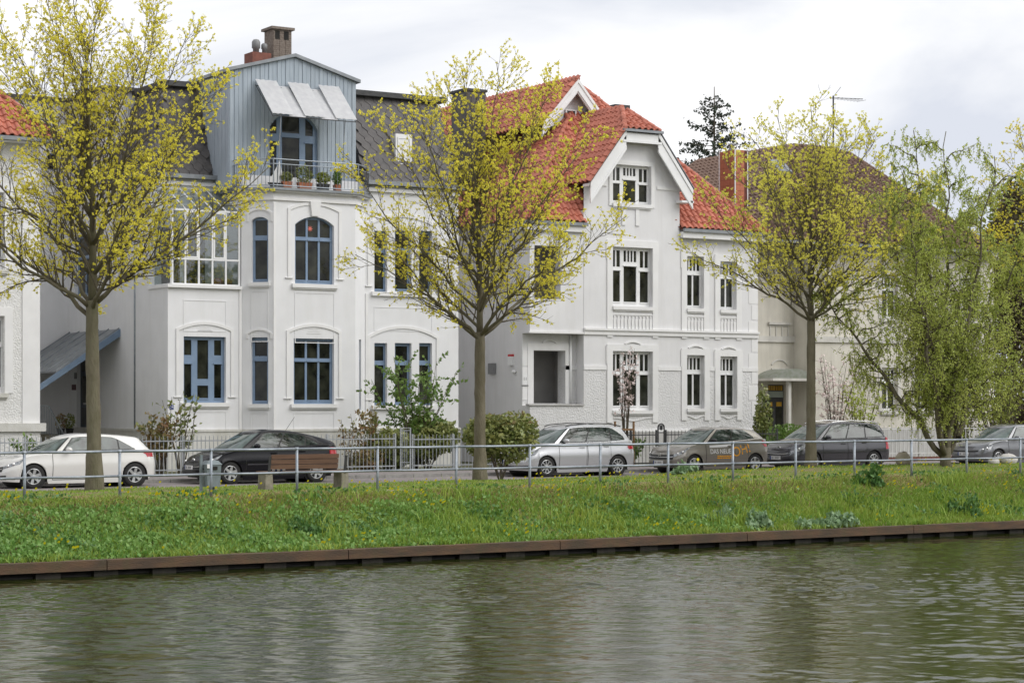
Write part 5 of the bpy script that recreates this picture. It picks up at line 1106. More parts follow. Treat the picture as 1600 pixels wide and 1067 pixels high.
class Car:
    def __init__(s, **k): s.__dict__.update(k); s.belt = sm(s.belt); s.roof = sm(s.roof)
    def outline(s, t, x0, x1, W, rf, rr, e=.62):
        if t < .2: a = t/.2*math.pi/2; return x0+rf*(1-math.cos(a)**e if a < 1.57 else rf and 1), W/2*math.sin(a)**e
        if t > .8: a = (1-t)/.2*math.pi/2; return x1-rr*(1-math.cos(a)**e if a < 1.57 else 1), W/2*math.sin(a)**e
        return x0+rf+(x1-rr-x0-rf)*(t-.2)/.6, W/2
    def zbot(s, x, side=1):
        z = pl(s.sill, x)
        if side > .98:
            for xa in (s.xa, s.xb):
                Ra = s.r+.055; d = abs(x-xa)
                if d < Ra: z = max(z, s.r+math.sqrt(Ra*Ra-d*d))
        return z
    def body(s, t, v, off=0):
        x, y = s.outline(t, 0, s.L, s.W, s.rf, s.rr)
        fr = max(0, 1-t/.2) if t < .2 else 0; re = max(0, (t-.8)/.2)
        side = abs(y)/(s.W/2)
        z0 = s.zbot(x, side); z1 = pl(s.belt, x); z = z0+(z1-z0)*v
        h = (z-.2)/max(.3, z1-.2)
        iy = .10*max(0, .22-h)**1*2 + .11*max(0, h-.55)**1.7 + .012*math.sin(h*9)
        k = 1-iy/(s.W/2)*1.0
        fx = .10*max(0, h-.45)**1.5*3*(fr > 0)*min(1, fr*2+.15) + .10*max(0, .25-h)*(fr > 0); rx = .12*max(0, h-.6)*(re > 0)
        cx = x+fx-rx
        if off: return Vector((cx, y*k, z))+s.nrm(s.body, t, v)*off
        return Vector((cx, y*k, z))
    def gh(s, t, v, off=0):
        g = s.g; x0, y0 = s.outline(t, g['b0'], g['b1'], s.W*.925-.02, g['rf'], g['rr'], .8); x1, y1 = s.outline(t, g['t0'], g['t1'], s.W*.70, .32, .22, .8)
        z0 = pl(s.belt, x0)-.02; z1 = pl(s.roof, x1)
        vv = v; p = Vector((x0+(x1-x0)*vv, y0+(y1-y0)*(vv+.28*vv*vv)/1.28, z0+(z1-z0)*vv))
        k = .045*math.sin(math.pi*v); 
        if t <= .2: p.x -= k*1.0*math.cos(t/.2*1.57)
        elif t >= .8: p.x += k*math.cos((1-t)/.2*1.57)
        if off: return p+s.nrm(s.gh, t, v)*off
        return p
    def nrm(s, f, t, v):
        e = .004; a = f(min(1, t+e), v)-f(max(0, t-e), v); b = f(t, min(1, v+e*2))-f(t, max(0, v-e*2)); n = a.cross(b)
        n = n.normalized() if n.length > 1e-9 else Vector((0, 1, 0))
        q = f(t, v)
        if n.y*q.y < 0 or (abs(q.y) < .05 and ((t < .5) == (n.x > 0))): n = -n
        return n
    def W2(s, p, sg): return (s.ox+p.x, s.oy+(-p.y if sg > 0 else p.y), s.oz+p.z)   # sg>0: near side
    def patch(s, f, ts, v0, v1, off, nv=4, both=True, inset=0):
        mb = MB()
        for sg in ((1, -1) if both is True else (both,)):
            b = len(mb.v)
            for t in ts:
                a, c_ = (v0(t) if callable(v0) else v0), (v1(t) if callable(v1) else v1)
                for k in range(nv+1): mb.v.append(s.W2(f(t, a+(c_-a)*k/nv, off), sg))
            for i in range(len(ts)-1):
                for k in range(nv):
                    q = (b+i*(nv+1)+k, b+(i+1)*(nv+1)+k, b+(i+1)*(nv+1)+k+1, b+i*(nv+1)+k+1); mb.f.append(q if sg > 0 else q[::-1])
        return mb
    def tx(s, x):   # parameter of the body outline for a given x on the flank
        return .2+.6*(x-s.rf)/(s.L-s.rr-s.rf)
    def tg(s, x, v=0):
        g = s.g; a = g['b0']+g['rf']; b = g['b1']-g['rr']; a2 = g['t0']+.32; b2 = g['t1']-.22; a, b = a+(a2-a)*v, b+(b2-b)*v
        return .2+.6*(x-a)/(b-a)
def lin(a, b, n): return [a+(b-a)*i/n for i in range(n+1)]
def build_car(s, label, paint, group, wheelstyle, name='parked_car', y=53.1):
    s.oy = y+s.W/2; s.oz = 1.12
    root = thing(name, label, 'car', (s.ox+s.L/2, s.oy, s.oz), group)
    ts = lin(0, .2, 12)+[s.tx(x) for x in sorted({*[s.xa+(s.r+.055)*math.sin(a) for a in lin(-1.5707, 1.5707, 12)], *[s.xb+(s.r+.055)*math.sin(a) for a in lin(-1.5707, 1.5707, 12)], *[s.xa-s.r-.06, s.xa+s.r+.06, s.xb-s.r-.06, s.xb+s.r+.06], *lin(s.xa+s.r+.2, s.xb-s.r-.2, 8)})]+lin(.8, 1, 10)
    ts = sorted({round(t, 5) for t in ts if 0 <= t <= 1})
    mb = s.patch(s.body, ts, 0, 1, 0, 14); 
    nT = len(ts); rows = 9; b = len(mb.v)
    for t in ts:   # bonnet / shoulder cap, crowned
        p = s.body(t, 1); cr_ = .05*min(1, p.y/(s.W*.3))
        for k in range(rows):
            u = -1+2*k/(rows-1); mb.v.append(s.W2(Vector((p.x-.03*(1-u*u)*(t < .3), p.y*u, p.z+cr_*(1-u*u))), 1))
    for i in range(nT-1):
        for k in range(rows-1): mb.f.append((b+i*rows+k, b+i*rows+k+1, b+(i+1)*rows+k+1, b+(i+1)*rows+k))
    bo = fix(part('body', mb, paint, root, True))
    # greenhouse shell and roof
    tg = lin(0, 1, 100); mb = s.patch(s.gh, tg, 0, 1, 0, 12); b = len(mb.v)
    for t in tg:
        p = s.gh(t, 1)
        for k in range(7):
            u = -1+2*k/6; mb.v.append(s.W2(Vector((p.x, p.y*u, p.z+.045*(1-u*u)*min(1, p.y/.4))), 1))
    for i in range(100):
        for k in range(6): mb.f.append((b+i*7+k, b+i*7+k+1, b+(i+1)*7+k+1, b+(i+1)*7+k))
    fix(part('roof', mb, paint, root, True))
    # floor and wheel housings
    part('underbody', MB().box(s.ox+.25, s.ox+s.L-.25, s.oy-s.W/2+.25, s.oy+s.W/2-.25, s.oz+.17, s.oz+.6), 'black', root)
    for xa in (s.xa, s.xb):
        part('wheel_housing', MB().tube([(s.ox+xa, s.oy-s.W/2+.1, s.oz+s.r+.0), (s.ox+xa, s.oy+s.W/2-.1, s.oz+s.r)], s.r+.05, 20), 'black', root)
    # glass
    part('windscreen', s.patch(s.gh, lin(0, .165, 18), .05, .94, .016, 12), 'screenglass', root, True)
    part('windscreen_edge', s.patch(s.gh, lin(0, .175, 18), .0, .97, .009, 12), 'black', root, True)
    part('rear_window', s.patch(s.gh, lin(.86, 1, 16), .28, .9, .012, 10), 'carglass', root, True)
    wv0 = s.wv0; topv = s.wtop
    tA, tZ = s.win[0], s.win[-1]
    for sg in (1, -1):
        part('window_trim', s.patch(s.gh, lin(tA-.006, tZ+.008, 60), lambda t: wv0-.03, lambda t: max(wv0-.02, topv(t)+.035), .010, 8, both=sg), s.trimm, root, True)
        for a, b_ in zip(s.win, s.win[1:]):
            part('side_window', s.patch(s.gh, lin(a+.006, b_-.006, 24), lambda t: wv0, lambda t: max(wv0, topv(t)), .017, 8, both=sg), 'carglass', root, True)
    # doors: proud panels over a dark gap
    for i, (xa, xb) in enumerate(s.doors):
        gt_ = lin(s.tx(xa), s.tx(xb), 14)
        for sg in (1, -1):
            part('door_gap', s.patch(s.body, gt_, .06, .985, .0025, 14, both=sg), 'black', root, True)
            e_ = .014/(s.L-s.rf-s.rr)*.6; dv = part('door', s.patch(s.body, lin(s.tx(xa)+e_, s.tx(xb)-e_, 14), .085, .98, .007, 14, both=sg), paint, root, True)
            hx = xb-.17
            q = s.body(s.tx(hx), .82, .03); w_ = s.W2(q, sg); part('door_handle', MB().box(w_[0]-.09, w_[0]+.09, w_[1]-.012, w_[1]+.012, w_[2]-.014, w_[2]+.016), s.handle or paint, dv)
    for sg in (1, -1): part('sill', s.patch(s.body, lin(s.tx(s.xa+s.r+.08), s.tx(s.xb-s.r-.08), 8), -.06, .05, .004, 2, both=sg), 'black' if s.darksill else paint, root, True)
    # arch lips
    for xa in (s.xa, s.xb):
        for sg in (1, -1):
            mb = MB(); pts = []
            for a in lin(-.12, math.pi+.12, 18):
                x = xa+(s.r+.05)*math.cos(a); z = s.r+(s.r+.05)*math.sin(a); pts.append((s.ox+x, s.oy-sg*(s.W/2-.012), s.oz+z))
            mb.tube(pts, .016, 5)
            part('wheel_arch_lip', mb, 'black' if s.darklip else paint, root, True, kind=None)
    # lamps, grille, intake, plates
    part('headlight', s.patch(s.body, lin(*s.hl[0], 10), s.hl[1], s.hl[2], .007, 4, both=1), 'lampglass', root, True); part('headlight', s.patch(s.body, lin(*s.hl[0], 10), s.hl[1], s.hl[2], .007, 4, both=-1), 'lampglass', root, True)
    c0 = (s.hl[0][0]+s.hl[0][1])/2
    for sg in (1, -1):
        for tt in (c0-.022, c0+.018):
            q = s.W2(s.body(tt, (s.hl[1](tt)+s.hl[2](tt))/2, .012), sg); part('lamp_reflector', MB().lathe([(.042, -.012), (.045, .0), (.02, .01)], q, 'y', 10), 'chrome', root, True)
        part('tail_light', s.patch(s.body, lin(*s.tl[0], 8), s.tl[1], s.tl[2], .008, 3, both=sg), 'taillamp', root, True)
    part('grille', s.patch(s.body, lin(0, s.gr[0], 8), s.gr[1], s.gr[2], .008, 3), 'black', root, True)
    part('grille_bar', s.patch(s.body, lin(0, s.gr[0]*.97, 8), (s.gr[1]+s.gr[2])/2-.012, (s.gr[1]+s.gr[2])/2+.012, .016, 1), s.barm, root, True)
    part('air_intake', s.patch(s.body, lin(0, s.ai[0], 10), s.ai[1], s.ai[2], .008, 3), 'black', root, True)
    for sg in (1, -1): part('fog_lamp_recess', s.patch(s.body, lin(.12, .165, 5), s.ai[1]+.02, lambda t: s.ai[1]+.13-(t-.12)*1.2, .009, 2, both=sg), 'black', root, True)
    zp = s.plz; xp = s.body(.0, (zp-s.zbot(0, 0))/(pl(s.belt, 0)-s.zbot(0, 0))).x
    P_ = MB().box(s.ox+xp-.035, s.ox+xp-.012, s.oy-.26, s.oy+.26, s.oz+zp-.055, s.oz+zp+.055); np_ = part('number_plate', P_, 'white', root)
    part('plate_band', MB().box(s.ox+xp-.037, s.ox+xp-.03, s.oy+.21, s.oy+.262, s.oz+zp-.055, s.oz+zp+.055), 'blue', np_)
    for k in range(7):
        if k != 2: part('plate_mark', MB().box(s.ox+xp-.0375, s.ox+xp-.034, s.oy+.14-k*.055, s.oy+.175-k*.055, s.oz+zp-.032, s.oz+zp+.032), 'grey', np_)
    # badge
    zb_ = s.bz; xq = s.body(.0, (zb_-s.zbot(0, 0))/(pl(s.belt, 0)-s.zbot(0, 0))).x; FB = Frame(s.ox+xq-.03, s.oy, 0, -1)
    ring = MB(); ring.band(FB, [(.062*s.bw*math.cos(2*math.pi*i/18), s.oz+zb_+.062*math.sin(2*math.pi*i/18)) for i in range(18)], .014, 0, .02, True); bd = part('badge', ring, 'chrome', root)
    bl_ = MB()
    for st_ in s.badge: bl_.band(FB, [(a, s.oz+zb_+z) for a, z in st_], .013, .002, .018)
    if s.badge: part('badge_emblem', bl_, 'chrome', bd)
    # mirrors
    for sg in (1, -1):
        q = s.gh(.215, .12, .0); w_ = s.W2(q+Vector((.06, .16, .03)), sg); mb = MB()
        for i in range(7):
            a = math.pi*i/6
            for j in range(10): b2 = 2*math.pi*j/10; mb.v.append((w_[0]+.075*math.sin(a)*math.cos(b2)+(.02 if math.cos(b2) > 0 else 0), w_[1]-.125*math.cos(a)*1.0, w_[2]+.075*math.sin(a)*math.sin(b2)))
        for i in range(6):
            for j in range(10): mb.f.append((i*10+j, (i+1)*10+j, (i+1)*10+(j+1) % 10, i*10+(j+1) % 10))
        mi = part('wing_mirror', mb, s.mirm or paint, root, True); sk = s.W2(q+Vector((.05, .0, -.04)), sg); part('mirror_foot', MB().tube([sk, (w_[0], w_[1], w_[2]-.05)], .022, 6), 'black', mi)
    # wheels
    tyre, rim, disc = MB(), MB(), MB(); r = s.r; wd = .205
    prof = [(r*.64, -wd/2+.012), (r*.70, -wd/2), (r*.93, -wd/2+.005), (r*.985, -wd/2+.03), (r, -wd/2+.06), (r, wd/2-.06), (r*.985, wd/2-.03), (r*.93, wd/2-.005), (r*.7, wd/2), (r*.64, wd/2-.012)]
    tyre.lathe(prof, (0, 0, 0), 'y', 28, False); disc.lathe([(.02, -.03), (r*.66, -.03), (r*.66, .06), (.02, .06)], (0, 0, 0), 'y', 20)
    b = len(rim.v); n = 28
    for k, (rr_, h) in enumerate([(r*.665, -.095), (r*.635, -.10), (r*.60, -.09), (r*.59, -.04)]):
        for j in range(n): a = 2*math.pi*j/n; rim.v.append((rr_*math.cos(a), h, rr_*math.sin(a)))
    for k in range(3):
        for j in range(n): j2 = (j+1) % n; rim.f.append((b+k*n+j, b+k*n+j2, b+(k+1)*n+j2, b+(k+1)*n+j))
    ns, sw, dbl = wheelstyle
    for k in range(ns):
        for dd_ in ((-dbl, dbl) if dbl else (0,)):
            a = 2*math.pi*k/ns+.3+dd_; ca, sa = math.cos(a), math.sin(a); r0, r1 = r*.10, r*.625
            q = [(r0*ca-sw*.5*-sa*-1, r0*sa+sw*.5*ca*-1), (r0*ca+sw*.5*-sa*-1*-1*-1, r0*sa+sw*.5*ca)]
            def P2(rr_, w_, y_): return [(rr_*ca+sa*w_, y_, rr_*sa-ca*w_), (rr_*ca-sa*w_, y_, rr_*sa+ca*w_)]
            A, B, C_, D_ = P2(r0, sw*.55, -.085), P2(r1, sw*.42, -.092), P2(r0, sw*.6, -.05), P2(r1, sw*.5, -.055)
            rim.hexa([C_[0], D_[0], D_[1], C_[1], A[0], B[0], B[1], A[1]])
    rim.lathe([(r*.02, -.098), (r*.15, -.094), (r*.17, -.05)], (0, 0, 0), 'y', 12)
    me = [tyre.mesh('tyre', M['tyre'], smooth=True), rim.mesh('rim', M['alloy']), disc.mesh('wheel', M['black'])]
    for xa in (s.xa, s.xb):
        for sg in (1, -1):
            mt = Matrix.Rotation(0 if sg > 0 else math.pi, 3, 'Z')
            wo = inst('wheel', me[2], root, (s.ox+xa, s.oy-sg*(s.W/2-.115), s.oz+r), mt)
            for nm, m_ in (('tyre', me[0]), ('rim', me[1])): o_ = bpy.data.objects.new(nm, m_); col.objects.link(o_); o_.parent = wo
    return root
def paintm(name, c, metal=.0, rough=.28, spec=.5): return mat(name, c, tuple(v*.97 for v in c), rough, 2, metal=metal, coat=.15 if c[0] < .05 else 1, spec=.25 if c[0] < .05 else spec)
M['p_white'] = paintm('white_car_paint', (.74, .73, .70)); M['p_black'] = paintm('black_car_paint', (.008, .008, .011), rough=.2); M['p_silver'] = paintm('silver_car_paint', (.55, .56, .58), .45, .3)
M['p_brown'] = paintm('brown_grey_car_paint', (.27, .25, .22), .45, .3); M['p_dark'] = paintm('anthracite_car_paint', (.055, .055, .065), .3, .25); M['p_grey'] = paintm('mid_grey_car_paint', (.16, .165, .175), .4, .28)
GP = 'cars parked along the far kerb'
def hl(a, b): return (lambda t: a+(t-.1)*1.0), (lambda t: b+(t-.1)*.35)
def carx(px, y, xa): return aty(px, 745, y)[0]-xa
VWB = [[(-.03, .045), (0, -.0), (.03, .045)], [(-.045, .02), (-.022, -.045), (0, .0), (.022, -.045), (.045, .02)]]
ZB = [[(-.06, -.012), (-.01, -.012), (.01, .012), (.06, .012)]]
# white coupe-like hatchback
c1 = Car(L=4.45, W=1.78, r=.325, xa=.86, xb=3.72, rf=.62, rr=.42, sill=[(0, .20), (.6, .17), (4.05, .18), (4.25, .30), (4.45, .36)],
    belt=[(0, .66), (.25, .76), (.8, .87), (1.35, .95), (2.2, .98), (3.4, 1.0), (4.15, 1.01), (4.45, .93)], roof=[(1.6, 1.26), (2.1, 1.40), (2.6, 1.42), (3.3, 1.385), (3.9, 1.32), (4.15, 1.27)],
    g=dict(b0=1.02, b1=4.34, rf=.62, rr=.35, t0=1.72, t1=4.02), win=[.205, .395, .62, .735], wv0=.10, wtop=lambda t: .86 if t < .55 else .86-.76*((t-.55)/.19)**1.9, doors=[(1.38, 2.6)], trimm='black', handle=None, darksill=False, darklip=False,
    hl=((.07, .2), lambda t: .66+(t-.07)*.9, lambda t: .80+(t-.07)*1.0), tl=((.79, .86), .74, lambda t: .90), gr=(.075, .52, .80), ai=(.11, .10, .32), plz=.42, bz=.62, bw=1, barm='chrome', badge=[[(0, 0), (0, .06)], [(0, 0), (.05, -.03)], [(0, 0), (-.05, -.03)]], mirm=None)
c1.ox = carx(53, 53.1, c1.xa)
build_car(c1, 'white hatchback parked at far left behind the large maple trunk', 'p_white', GP, (6, .052, .09))
# black liftback
c2 = Car(L=4.45, W=1.75, r=.315, xa=.92, xb=3.62, rf=.66, rr=.42, sill=[(0, .22), (.6, .17), (4.0, .18), (4.2, .30), (4.45, .36)],
    belt=[(0, .60), (.3, .74), (.85, .90), (1.3, .99), (2.2, 1.0), (3.3, 1.06), (4.1, 1.10), (4.45, 1.02)], roof=[(1.5, 1.32), (2.0, 1.46), (2.45, 1.485), (3.0, 1.45), (3.6, 1.34), (4.15, 1.21), (4.3, 1.18)],
    g=dict(b0=.80, b1=4.42, rf=.70, rr=.28, t0=1.75, t1=4.25), win=[.205, .40, .60, .70], wv0=.08, wtop=lambda t: .88 if t < .52 else .88-.72*((t-.52)/.19)**1.6, doors=[(1.38, 2.42), (2.45, 3.32)], trimm='black', handle=None, darksill=False, darklip=False,
    hl=((.08, .2), lambda t: .70+(t-.08)*1.4, lambda t: .93+(t-.08)*.35), tl=((.80, .88), .62, .9), gr=(.07, .62, .74), ai=(.13, .08, .34), plz=.47, bz=.66, bw=1.25, barm='chrome', badge=[[(-.03, .03), (0, .05), (.03, .03)], [(0, .05), (0, -.05)]], mirm=None)
c2.ox = carx(361, 53.1, c2.xa)
r_ = build_car(c2, 'black five door liftback with silver wheels parked behind the bench', 'p_black', GP, (6, .075, 0))
q = c2.W2(Vector((2.9, .3, 1.50)), 1); part('aerial', MB().tube([q, (q[0]+.28, q[1], q[2]+.38)], .006, 4), 'black', r_)
for sg in (1, -1): part('side_moulding', c2.patch(c2.body, lin(c2.tx(1.42), c2.tx(3.2), 12), .44, .485, .016, 1, both=sg), 'p_dark', r_, True)
# silver compact van
c3 = Car(L=4.34, W=1.81, r=.318, xa=.87, xb=3.555, rf=.58, rr=.36, sill=[(0, .21), (.6, .18), (3.9, .19), (4.1, .30), (4.34, .36)],
    belt=[(0, .72), (.25, .84), (.7, .96), (1.1, 1.03), (2.2, 1.05), (3.4, 1.09), (4.05, 1.12), (4.34, 1.0)], roof=[(1.4, 1.38), (1.9, 1.53), (2.4, 1.57), (3.1, 1.565), (3.7, 1.52), (4.05, 1.46)],
    g=dict(b0=.72, b1=4.24, rf=.62, rr=.30, t0=1.60, t1=3.98), win=[.205, .43, .66, .775], wv0=.08, wtop=lambda t: .88 if t < .66 else .88-.55*((t-.66)/.12)**2, doors=[(1.32, 2.36), (2.39, 3.28)], trimm='black', handle=None, darksill=False, darklip=False,
    hl=((.075, .2), lambda t: .64+(t-.075)*.7, lambda t: .80+(t-.075)*.9), tl=((.79, .87), .66, .86), gr=(.08, .64, .78), ai=(.14, .09, .26), plz=.47, bz=.74, bw=1, barm='chrome', badge=VWB, mirm=None)
c3.ox = carx(855, 53.1, c3.xa)
r_ = build_car(c3, 'silver compact van with black roof rails parked in front of the porch', 'p_silver', GP, (9, .034, 0))
for sg in (1, -1): part('roof_rail', MB().tube([c3.W2(Vector((x, .60, z)), sg) for x, z in ((1.75, 1.545), (1.95, 1.60), (2.6, 1.645), (3.4, 1.63), (3.85, 1.55))], .017, 6), 'black', r_, True)
# brown-grey small car with lettering
c4 = Car(L=4.02, W=1.74, r=.305, xa=.82, xb=3.33, rf=.60, rr=.36, sill=[(0, .22), (.6, .18), (3.6, .19), (3.8, .30), (4.02, .38)],
    belt=[(0, .70), (.25, .80), (.7, .90), (1.15, .98), (2.1, 1.02), (3.1, 1.09), (3.7, 1.12), (4.02, 1.0)], roof=[(1.35, 1.28), (1.8, 1.44), (2.3, 1.475), (2.9, 1.45), (3.4, 1.38), (3.7, 1.32)],
    g=dict(b0=.72, b1=3.92, rf=.62, rr=.30, t0=1.62, t1=3.62), win=[.205, .45, .715], wv0=.10, wtop=lambda t: .87 if t < .6 else .87-.6*((t-.6)/.12)**2, doors=[(1.27, 2.42), (2.45, 3.02)], trimm='black', handle=None, darksill=False, darklip=False,
    hl=((.085, .205), lambda t: .60+(t-.085)*1.6, lambda t: .80+(t-.085)*1.2), tl=((.79, .86), .68, .9), gr=(.085, .48, .80), ai=(.13, .06, .22), plz=.36, bz=.60, bw=1, barm='chrome', badge=ZB, mirm='black')
c4.ox = carx(1086, 53.1, c4.xa)
r_ = build_car(c4, 'small brown-grey hatchback with DAS NEUE and orange OH! lettering on its side', 'p_brown', GP, (5, .062, .12))
def side_text(car, body, size, x, z, m, root, rot=0, name='lettering', squeeze=1):
    vs, fs = textmesh(body, size, 0); mb = MB(); pv = []
    for a, b_, c_ in vs:
        a *= squeeze; a, b_ = a*math.cos(rot)-b_*math.sin(rot), a*math.sin(rot)+b_*math.cos(rot); X, Z = x+a, z+b_
        t = car.tx(X); z0 = car.zbot(X); v = (Z-z0)/(pl(car.belt, X)-z0); pv.append(car.W2(car.body(t, v, .012), 1))
    mb.add(pv, fs); return part(name, mb, m, root)
side_text(c4, 'DAS NEUE', .215, 1.86, .70, 'white', r_, 0, squeeze=.86); side_text(c4, 'OH!', .44, 2.72, .73, 'orange', r_, R(14), squeeze=.95)
part('banner', c4.patch(c4.body, lin(c4.tx(1.42), c4.tx(2.3), 8), lambda t: .80, lambda t: .895, .011, 2, both=1), 'white', r_, True)
for i, (xa, xb) in enumerate(((1.72, 2.32), (1.72, 2.36))):   # two illegible orange lines
    x = xa
    while x < xb:
        w_ = random.uniform(.05, .11); z = .555-.06*i; ml = MB()
        ml.add([c4.W2(c4.body(c4.tx(q), (zz-c4.zbot(q))/(pl(c4.belt, q)-c4.zbot(q)), .012), 1) for q, zz in ((x, z-.02), (x+w_, z-.02), (x+w_, z+.02), (x, z+.02))], [(0, 1, 2, 3)])
        part('small_lettering', ml, 'orange', r_); x += w_+.02
# dark van
c5 = Car(L=4.47, W=1.80, r=.32, xa=.92, xb=3.625, rf=.56, rr=.32, sill=[(0, .21), (.6, .18), (4.0, .2), (4.2, .30), (4.47, .36)],
    belt=[(0, .70), (.25, .86), (.75, 1.00), (1.1, 1.06), (2.2, 1.06), (3.4, 1.09), (4.2, 1.12), (4.47, 1.02)], roof=[(1.4, 1.40), (1.9, 1.56), (2.5, 1.62), (3.2, 1.61), (3.9, 1.56), (4.2, 1.52)],
    g=dict(b0=.68, b1=4.40, rf=.60, rr=.28, t0=1.62, t1=4.18), win=[.205, .43, .62, .80], wv0=.08, wtop=lambda t: .9 if t < .72 else .9-.4*((t-.72)/.09)**2, doors=[(1.32, 2.4), (2.43, 3.34)], trimm='black', handle=None, darksill=False, darklip=False,
    hl=((.075, .2), lambda t: .62+(t-.075)*1.1, lambda t: .84+(t-.075)*.9), tl=((.80, .86), .5, 1.0), gr=(.08, .66, .8), ai=(.13, .06, .28), plz=.44, bz=.76, bw=1, barm='chrome', badge=ZB, mirm=None)
c5.ox = carx(1272, 53.1, c5.xa)
r_ = build_car(c5, 'dark anthracite family van parked behind the third maple trunk', 'p_dark', GP, (9, .034, 0))
for sg in (1, -1): part('roof_rail', MB().tube([c5.W2(Vector((x, .62, z)), sg) for x, z in ((1.8, 1.58), (2.0, 1.64), (2.8, 1.69), (3.7, 1.65), (4.05, 1.58))], .017, 6), 'chrome', r_, True)
for sg in (1, -1): part('side_moulding', c5.patch(c5.body, lin(c5.tx(1.4), c5.tx(3.2), 12), .46, .50, .014, 1, both=sg), 'black', r_, True)
# grey hatchback
c6 = Car(L=4.20, W=1.79, r=.316, xa=.87, xb=3.445, rf=.58, rr=.36, sill=[(0, .21), (.6, .18), (3.8, .19), (4.0, .30), (4.2, .36)],
    belt=[(0, .68), (.25, .79), (.8, .90), (1.25, .96), (2.2, .98), (3.4, 1.02), (3.95, 1.04), (4.2, .95)], roof=[(1.5, 1.28), (2.0, 1.45), (2.45, 1.48), (3.1, 1.46), (3.6, 1.40), (3.9, 1.34)],
    g=dict(b0=.92, b1=4.10, rf=.62, rr=.30, t0=1.72, t1=3.82), win=[.205, .43, .66, .75], wv0=.08, wtop=lambda t: .87 if t < .64 else .87-.5*((t-.64)/.12)**2, doors=[(1.35, 2.36), (2.39, 3.2)], trimm='black', handle=None, darksill=False, darklip=False,
    hl=((.08, .2), lambda t: .64+(t-.08)*.7, lambda t: .80+(t-.08)*.7), tl=((.79, .87), .68, .88), gr=(.08, .66, .77), ai=(.13, .08, .26), plz=.46, bz=.715, bw=1, barm='black', badge=VWB, mirm=None)
c6.ox = carx(1561, 53.1, c6.xa)
build_car(c6, 'mid grey hatchback parked at the far right edge', 'p_grey', GP, (10, .03, 0))
